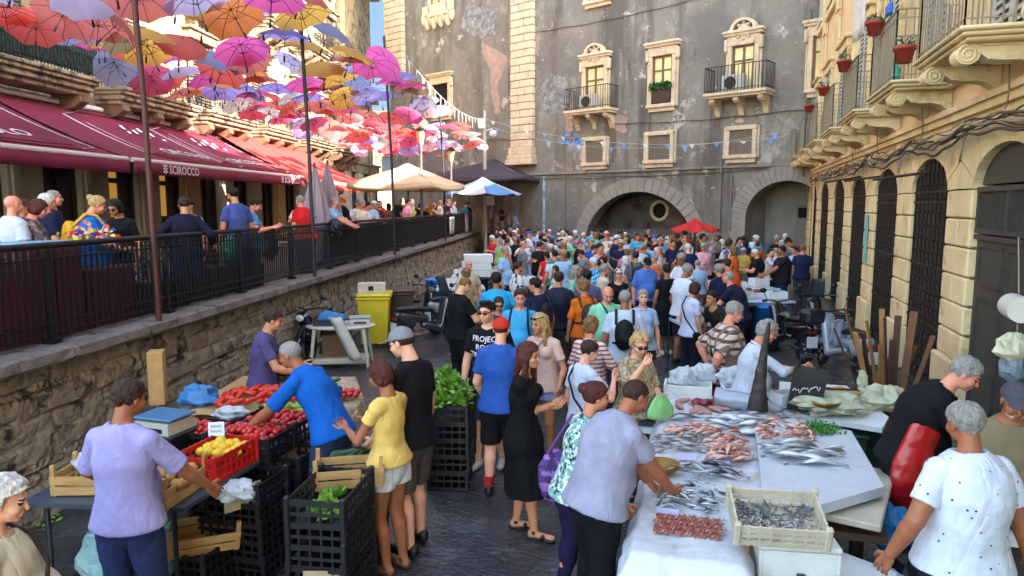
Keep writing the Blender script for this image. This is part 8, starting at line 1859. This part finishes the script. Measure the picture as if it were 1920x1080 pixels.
s = per('man in a lime green shirt before the corner steps', 992, 428, 1.72, -40, skin='tan', top=('tee', '#a4c05a'), bot=('trousers', '#4a443a'), hair=('short', 'black'))
s = per('woman in a red top with a white apron at the left tables', 1025, 470, 1.64, 10, sex='f', skin='tan', top=('tank', '#c41e2c'), bot=('skirt', '#c0a0a4'), hair=('tail', 'black'))
s = per('man in a green white and red striped shirt turned away', 1040, 468, 1.72, 20, skin='tan', top=('tee', mat('flag_shirt', '#c0c8cc', .85, pat=pat_stripe('#2c6a5c', 9, 2, .1))), bot=('trousers', '#16161c'), hair=('short', 'black'), fat=.3)
# ---- terrace near the railing
TP = dict(floor=TZ)
s = per('bald man in a white shirt at the far left of the terrace', 24, 366, 1.72, -25, Y=7.6, skin='red', top=('tee', '#b4b6c4'), bot=('trousers', '#3a3a44'), hair=None, fat=.4, **TP); crossbag(s, 1, NVY, 'navy strap across the white shirt on the terrace', bag=False, fat=.3)
per('dark haired person behind the woman in brown on the terrace', 45, 372, 1.68, -60, Y=8.9, skin='brown', top=('tee', '#2a2a3a'), bot=('trousers', '#22222a'), hair=('short', 'brown'), **TP)
per('brown haired woman in a printed blouse bending by the railing', 71, 372, 1.66, -50, Y=7.8, sex='f', skin='red', top=('tunic', M_brp), bot=('trousers', '#3a3430'), hair=('bob', 'auburn'), fat=.4, head=(0, 24), hr=(.1, .2, -.16), **TP)
per('white haired man in a navy shirt on the terrace', 88, 362, 1.72, -30, Y=8.6, skin='red', top=('tee', '#151a38'), bot=('trousers', '#22222a'), hair=('short', 'white'), fat=.3, **TP)
per('tall bald man in navy beside the white haired man', 100, 356, 1.78, -60, Y=9.3, skin='red', top=('tee', '#1a2040'), bot=('trousers', '#2a2a30'), hair=('crop', 'grey'), **TP)
s = per('blonde woman in a bright blue shirt with a yellow backpack', 182, 366, 1.68, -55, Y=8.2, sex='f', skin='red', top=('tee', '#135aa8'), bot=('trousers', '#23252c'), hair=('bun', 'blond'), fat=.7, head=(0, 24), hl=(-.06, .2, -.22), hr=(.1, .2, -.22), **TP); backpack(s, '#c09024', 'mustard yellow backpack on the woman in blue', size=1.1)
per('woman with glasses in a black top and patterned skirt', 214, 372, 1.66, 175, Y=8.7, sex='f', skin='tan', top=('tee', '#121214'), bot=('skirt', M_skp), hair=('bob', 'black'), glasses=1, fat=.4, head=(0, 26), **TP)
per('man in a dark navy hoodie leaning back at the railing', 344, 369, 1.72, 20, Y=9.6, skin='tan', top=('long', '#15162c'), bot=('trousers', '#2a3c5c'), hair=('short', 'brown'), fat=.5, head=(10, 18), hl=(-.2, -.02, -.24), hr=(.22, .05, -.22), **TP)
per('man in pale blue hidden behind the hoodie', 352, 372, 1.7, 170, Y=10.2, skin='tan', top=('tee', '#8fa6c4'), bot=('trousers', '#2a2a30'), hair=('short', 'black'), **TP)
per('tall man in a faded purple blue shirt standing at the railing', 436, 350, 1.84, 55, Y=11.0, skin='tan', top=('tee', '#44508c'), bot=('trousers', '#24346a'), hair=('quiff', 'black'), head=(0, 12), hl=(-.16, .03, -.32), beard='black', **TP)
per('man in a light blue shirt looking at his phone on the terrace', 480, 371, 1.7, -80, Y=11.4, skin='red', top=('tee', '#5a90c0'), bot=('trousers', '#3a3c44'), hair=('short', 'black'), head=(0, 30), hl=(-.06, .22, -.12), hr=(.08, .22, -.12), **TP)
per('man in a red shirt beside the grey parasols', 562, 366, 1.72, 60, Y=13.6, skin='red', top=('tee', '#c01c22'), bot=('trousers', '#2a2a30'), hair=('crop', 'grey'), fat=.5, lean=10, **TP)
per('balding man in pale blue leaning on the railing', 628, 369, 1.72, -90, Y=15.25, skin='red', top=('tee', '#7fa4c8'), bot=('trousers', '#2c3444'), hair=('crop', 'grey'), hr=(.1, .28, -.2), hl=(-.05, .28, -.2), lean=14, fat=.4, **TP)
per('bald man in a black shirt behind the pale blue one', 642, 364, 1.76, -50, Y=16.3, skin='tan', top=('tee', '#141416'), bot=('trousers', '#22222a'), hair=None, fat=.4, **TP)
# ---- crowds: shared bodies, own clothes
CC = {'white': '#c4c6cc', 'pale blue': '#8fb2d0', 'navy': '#1a2040', 'black': '#141416', 'royal blue': '#1c4aa8', 'red': '#b8242a', 'pink': '#cf8e9c', 'orange': '#cc6428', 'lime': '#9ab84a', 'mint': '#7fc0a4', 'grey': '#74767c', 'beige': '#b09c80', 'maroon': '#4c1826', 'teal': '#2a7080', 'yellow': '#cfae4a', 'lavender': '#9a94c4', 'brown': '#4c382c', 'cream': '#c8bca4', 'turquoise': '#2f9cc0', 'olive': '#5c5a3a'}
HN = {'black': 'black haired', 'brown': 'brown haired', 'light': 'light haired', 'blond': 'blond', 'grey': 'grey haired', 'white': 'white haired'}
protos = []
def hide_proto(): pass
DEFS = [('m', 'short', {}, .2), ('m', 'short', dict(hl=(-.1, .2, -.15), hr=(.08, .2, -.15), head=(5, 20)), .5), ('m', 'crop', dict(head=(-30, 5)), .4), ('f', 'bob', dict(head=(20, 10)), .2), ('f', 'long', {}, .1), ('f', 'tail', dict(hl=(-.08, .18, -.12), head=(-15, 15)), .4), ('m', 'cap', dict(hr=(.1, .2, -.18)), .3), ('m', 'curly', dict(hl=(-.2, .1, -.26), lean=8, head=(10, 12)), .2), ('f', 'bun', dict(head=(-25, 4), hr=(.04, .15, .0)), .3), ('m', 'quiff', dict(hl=(.06, .14, -.12), hr=(-.06, .14, -.14)), .1)]
for sx, hr_, po, ft in DEFS:
    s = person('x', (0, 0), 1.72 if sx == 'm' else 1.62, 0, sex=sx, hair=('short' if hr_ == 'cap' else hr_, 'brown'), cap='cap' if hr_ == 'cap' else None, lod=2, fat=ft, top=('tee', '#888888'), bot=('trousers' if ft < .45 else 'shorts', '#333333'), **po); protos.append((s, sx, hr_))
seen_lab = set(); crowd_n = [0]
proto_used = [False] * len(protos)
def crowd_person(x, y, floor, rz, where, group, hs=1.0, lean=False):
    k = rnd.randrange(len(protos)); s, sx, hr_ = protos[k]
    for t in range(60):
        cn = rnd.choice(list(CC)) if rnd.random() < .6 else rnd.choice(['white', 'pale blue', 'black', 'navy', 'white', 'grey']); hn = rnd.choice(['black', 'brown', 'brown', 'black', 'light', 'grey', 'blond', 'white', 'grey']); bn = rnd.choice(['', '', 'dark ', 'blue ', 'pale '])
        lab = '%s %s in %s, %strousers, %s' % (HN[hn], 'woman' if sx == 'f' else 'man', cn, bn or 'grey ', where)
        if hr_ == 'cap': lab = lab.replace(' in ', ', capped, in ', 1)
        if lab not in seen_lab: break
    seen_lab.add(lab)
    if not proto_used[k]: proto_used[k] = True; r = s.e; kids = [c for c in COL.objects if c.parent == r]; r.location = (x, y, floor); r.rotation_euler = (0, 0, R(rz)); r['label'] = lab; r['group'] = group; r.scale = (hs,) * 3
    else: r, kids = copy_tree(s.e, (x, y, floor), R(rz), lab, group, scale=hs)
    bc = {'': '#3c3e44', 'dark ': '#17181e', 'blue ': '#26375c', 'pale ': '#8f8674'}[bn]; sk = rnd.choice(['fair', 'tan', 'red', 'brown', 'tan'])
    for c in kids:
        b = c.name.split('.')[0]; sl = c.material_slots[0]; sl.link = 'OBJECT'
        sl.material = {'body': skin_m(sk), 'shirt': cloth(CC[cn]), 'trousers': cloth(bc), 'shorts': cloth(bc), 'hair': hair_m(hn), 'cap': cloth(rnd.choice(['#c0c0c0', '#22242c', '#b02a2a', '#2a5aa0']))}.get(b, sl.material)
    crowd_n[0] += 1
for s, sx, hr_ in protos: copy_tree  # kept for copies below
KIDS.clear(); taken = []
for o in COL.objects:
    if o.get('category') == 'person' and o.get('label') != 'x': taken.append((o.location.x, o.location.y))
    if o.get('category') in ('table', 'barrel', 'scooter', 'motorcycle'): taken += [(o.location.x + a, o.location.y + b) for a in (-.3, .3) for b in (-.2, .2)]
def zone(px): return 'near the mast' if px < 985 else 'left of the big arch' if px < 1105 else 'before the big arch' if px < 1225 else 'by the red parasol' if px < 1345 else 'before the small arch' if px < 1440 else 'by the far piers'
n = 0; tries = 0
while n < 190 and tries < 20000:
    tries += 1; Y = 33.5 - 20.5 * rnd.random() ** 1.35; X = rnd.uniform(-1.9, 11.5)
    if X > 3.11 + .3115 * Y - .9 or X < -4.86 + .081 * Y + 1.2: continue
    px, py = proj((X, Y, 1.7))
    if Y < 17 and (px > 1320 or px < 1030): continue
    if Y > 26.3 + (11.5 - X) * .7 or px < 925: continue
    sp = .5 if Y > 18 else .62
    if any((X - a) ** 2 + (Y - b) ** 2 < sp * sp for a, b in taken): continue
    taken.append((X, Y)); dd = 'back' if Y > 27 else 'mid' if Y > 20 else 'front'
    crowd_person(X, Y, 0, rnd.choice([rnd.gauss(0, 35), rnd.gauss(180, 40), rnd.gauss(90, 30), rnd.gauss(-90, 30)]), '%s crowd %s' % (dd, zone(px)), 'people crowding the fish market', rnd.uniform(.88, 1.1)); n += 1
# people along the far terrace railing and on the corner steps
n = 0; tries = 0
while n < 34 and tries < 3000:
    tries += 1; px = rnd.uniform(650, 900); r = (px - 960) / F; Yr = (WC + .45) / (.0808 - r); c_ = rnd.choice([.45, .45, 1.1, 1.8]); p = lw(Yr, WC + c_, 0)
    if any((p.x - a) ** 2 + (p.y - b) ** 2 < .42 ** 2 for a, b in taken): continue
    taken.append((p.x, p.y)); crowd_person(p.x, p.y, TZ - .02, rnd.gauss(-80, 30) if c_ < 1 else rnd.uniform(0, 360), 'far terrace %s' % ('left of first lamp' if px < 760 else 'between the lamps' if px < 850 else 'near the mast'), 'people on the far terrace', rnd.uniform(.93, 1.04)); n += 1
for k, (px, st_) in enumerate(((925, 0), (944, 1), (958, 2), (972, 3), (985, 3), (1003, 4))):
    yy = 39.6 - .34 * st_ - 2.2 - .3 * (k % 2) * 0; Yt = 37.6 + 2.5 - 2.5 - .34 * st_ - .0; x = W(px, 400, Yt).x; crowd_person(x, Yt + .0, TZ - .17 * st_ if st_ else TZ, rnd.gauss(180, 40), 'descending the corner steps, %s from left' % ['first', 'second', 'third', 'fourth', 'fifth', 'sixth'][k], 'people on the corner steps')
for k, (s, sx, hr_) in enumerate(protos):
    if not proto_used[k]:
        for c in [c for c in COL.objects if c.parent == s.e]: bpy.data.objects.remove(c)
        bpy.data.objects.remove(s.e)
print('crowd', crowd_n[0], 'objects', len(COL.objects))
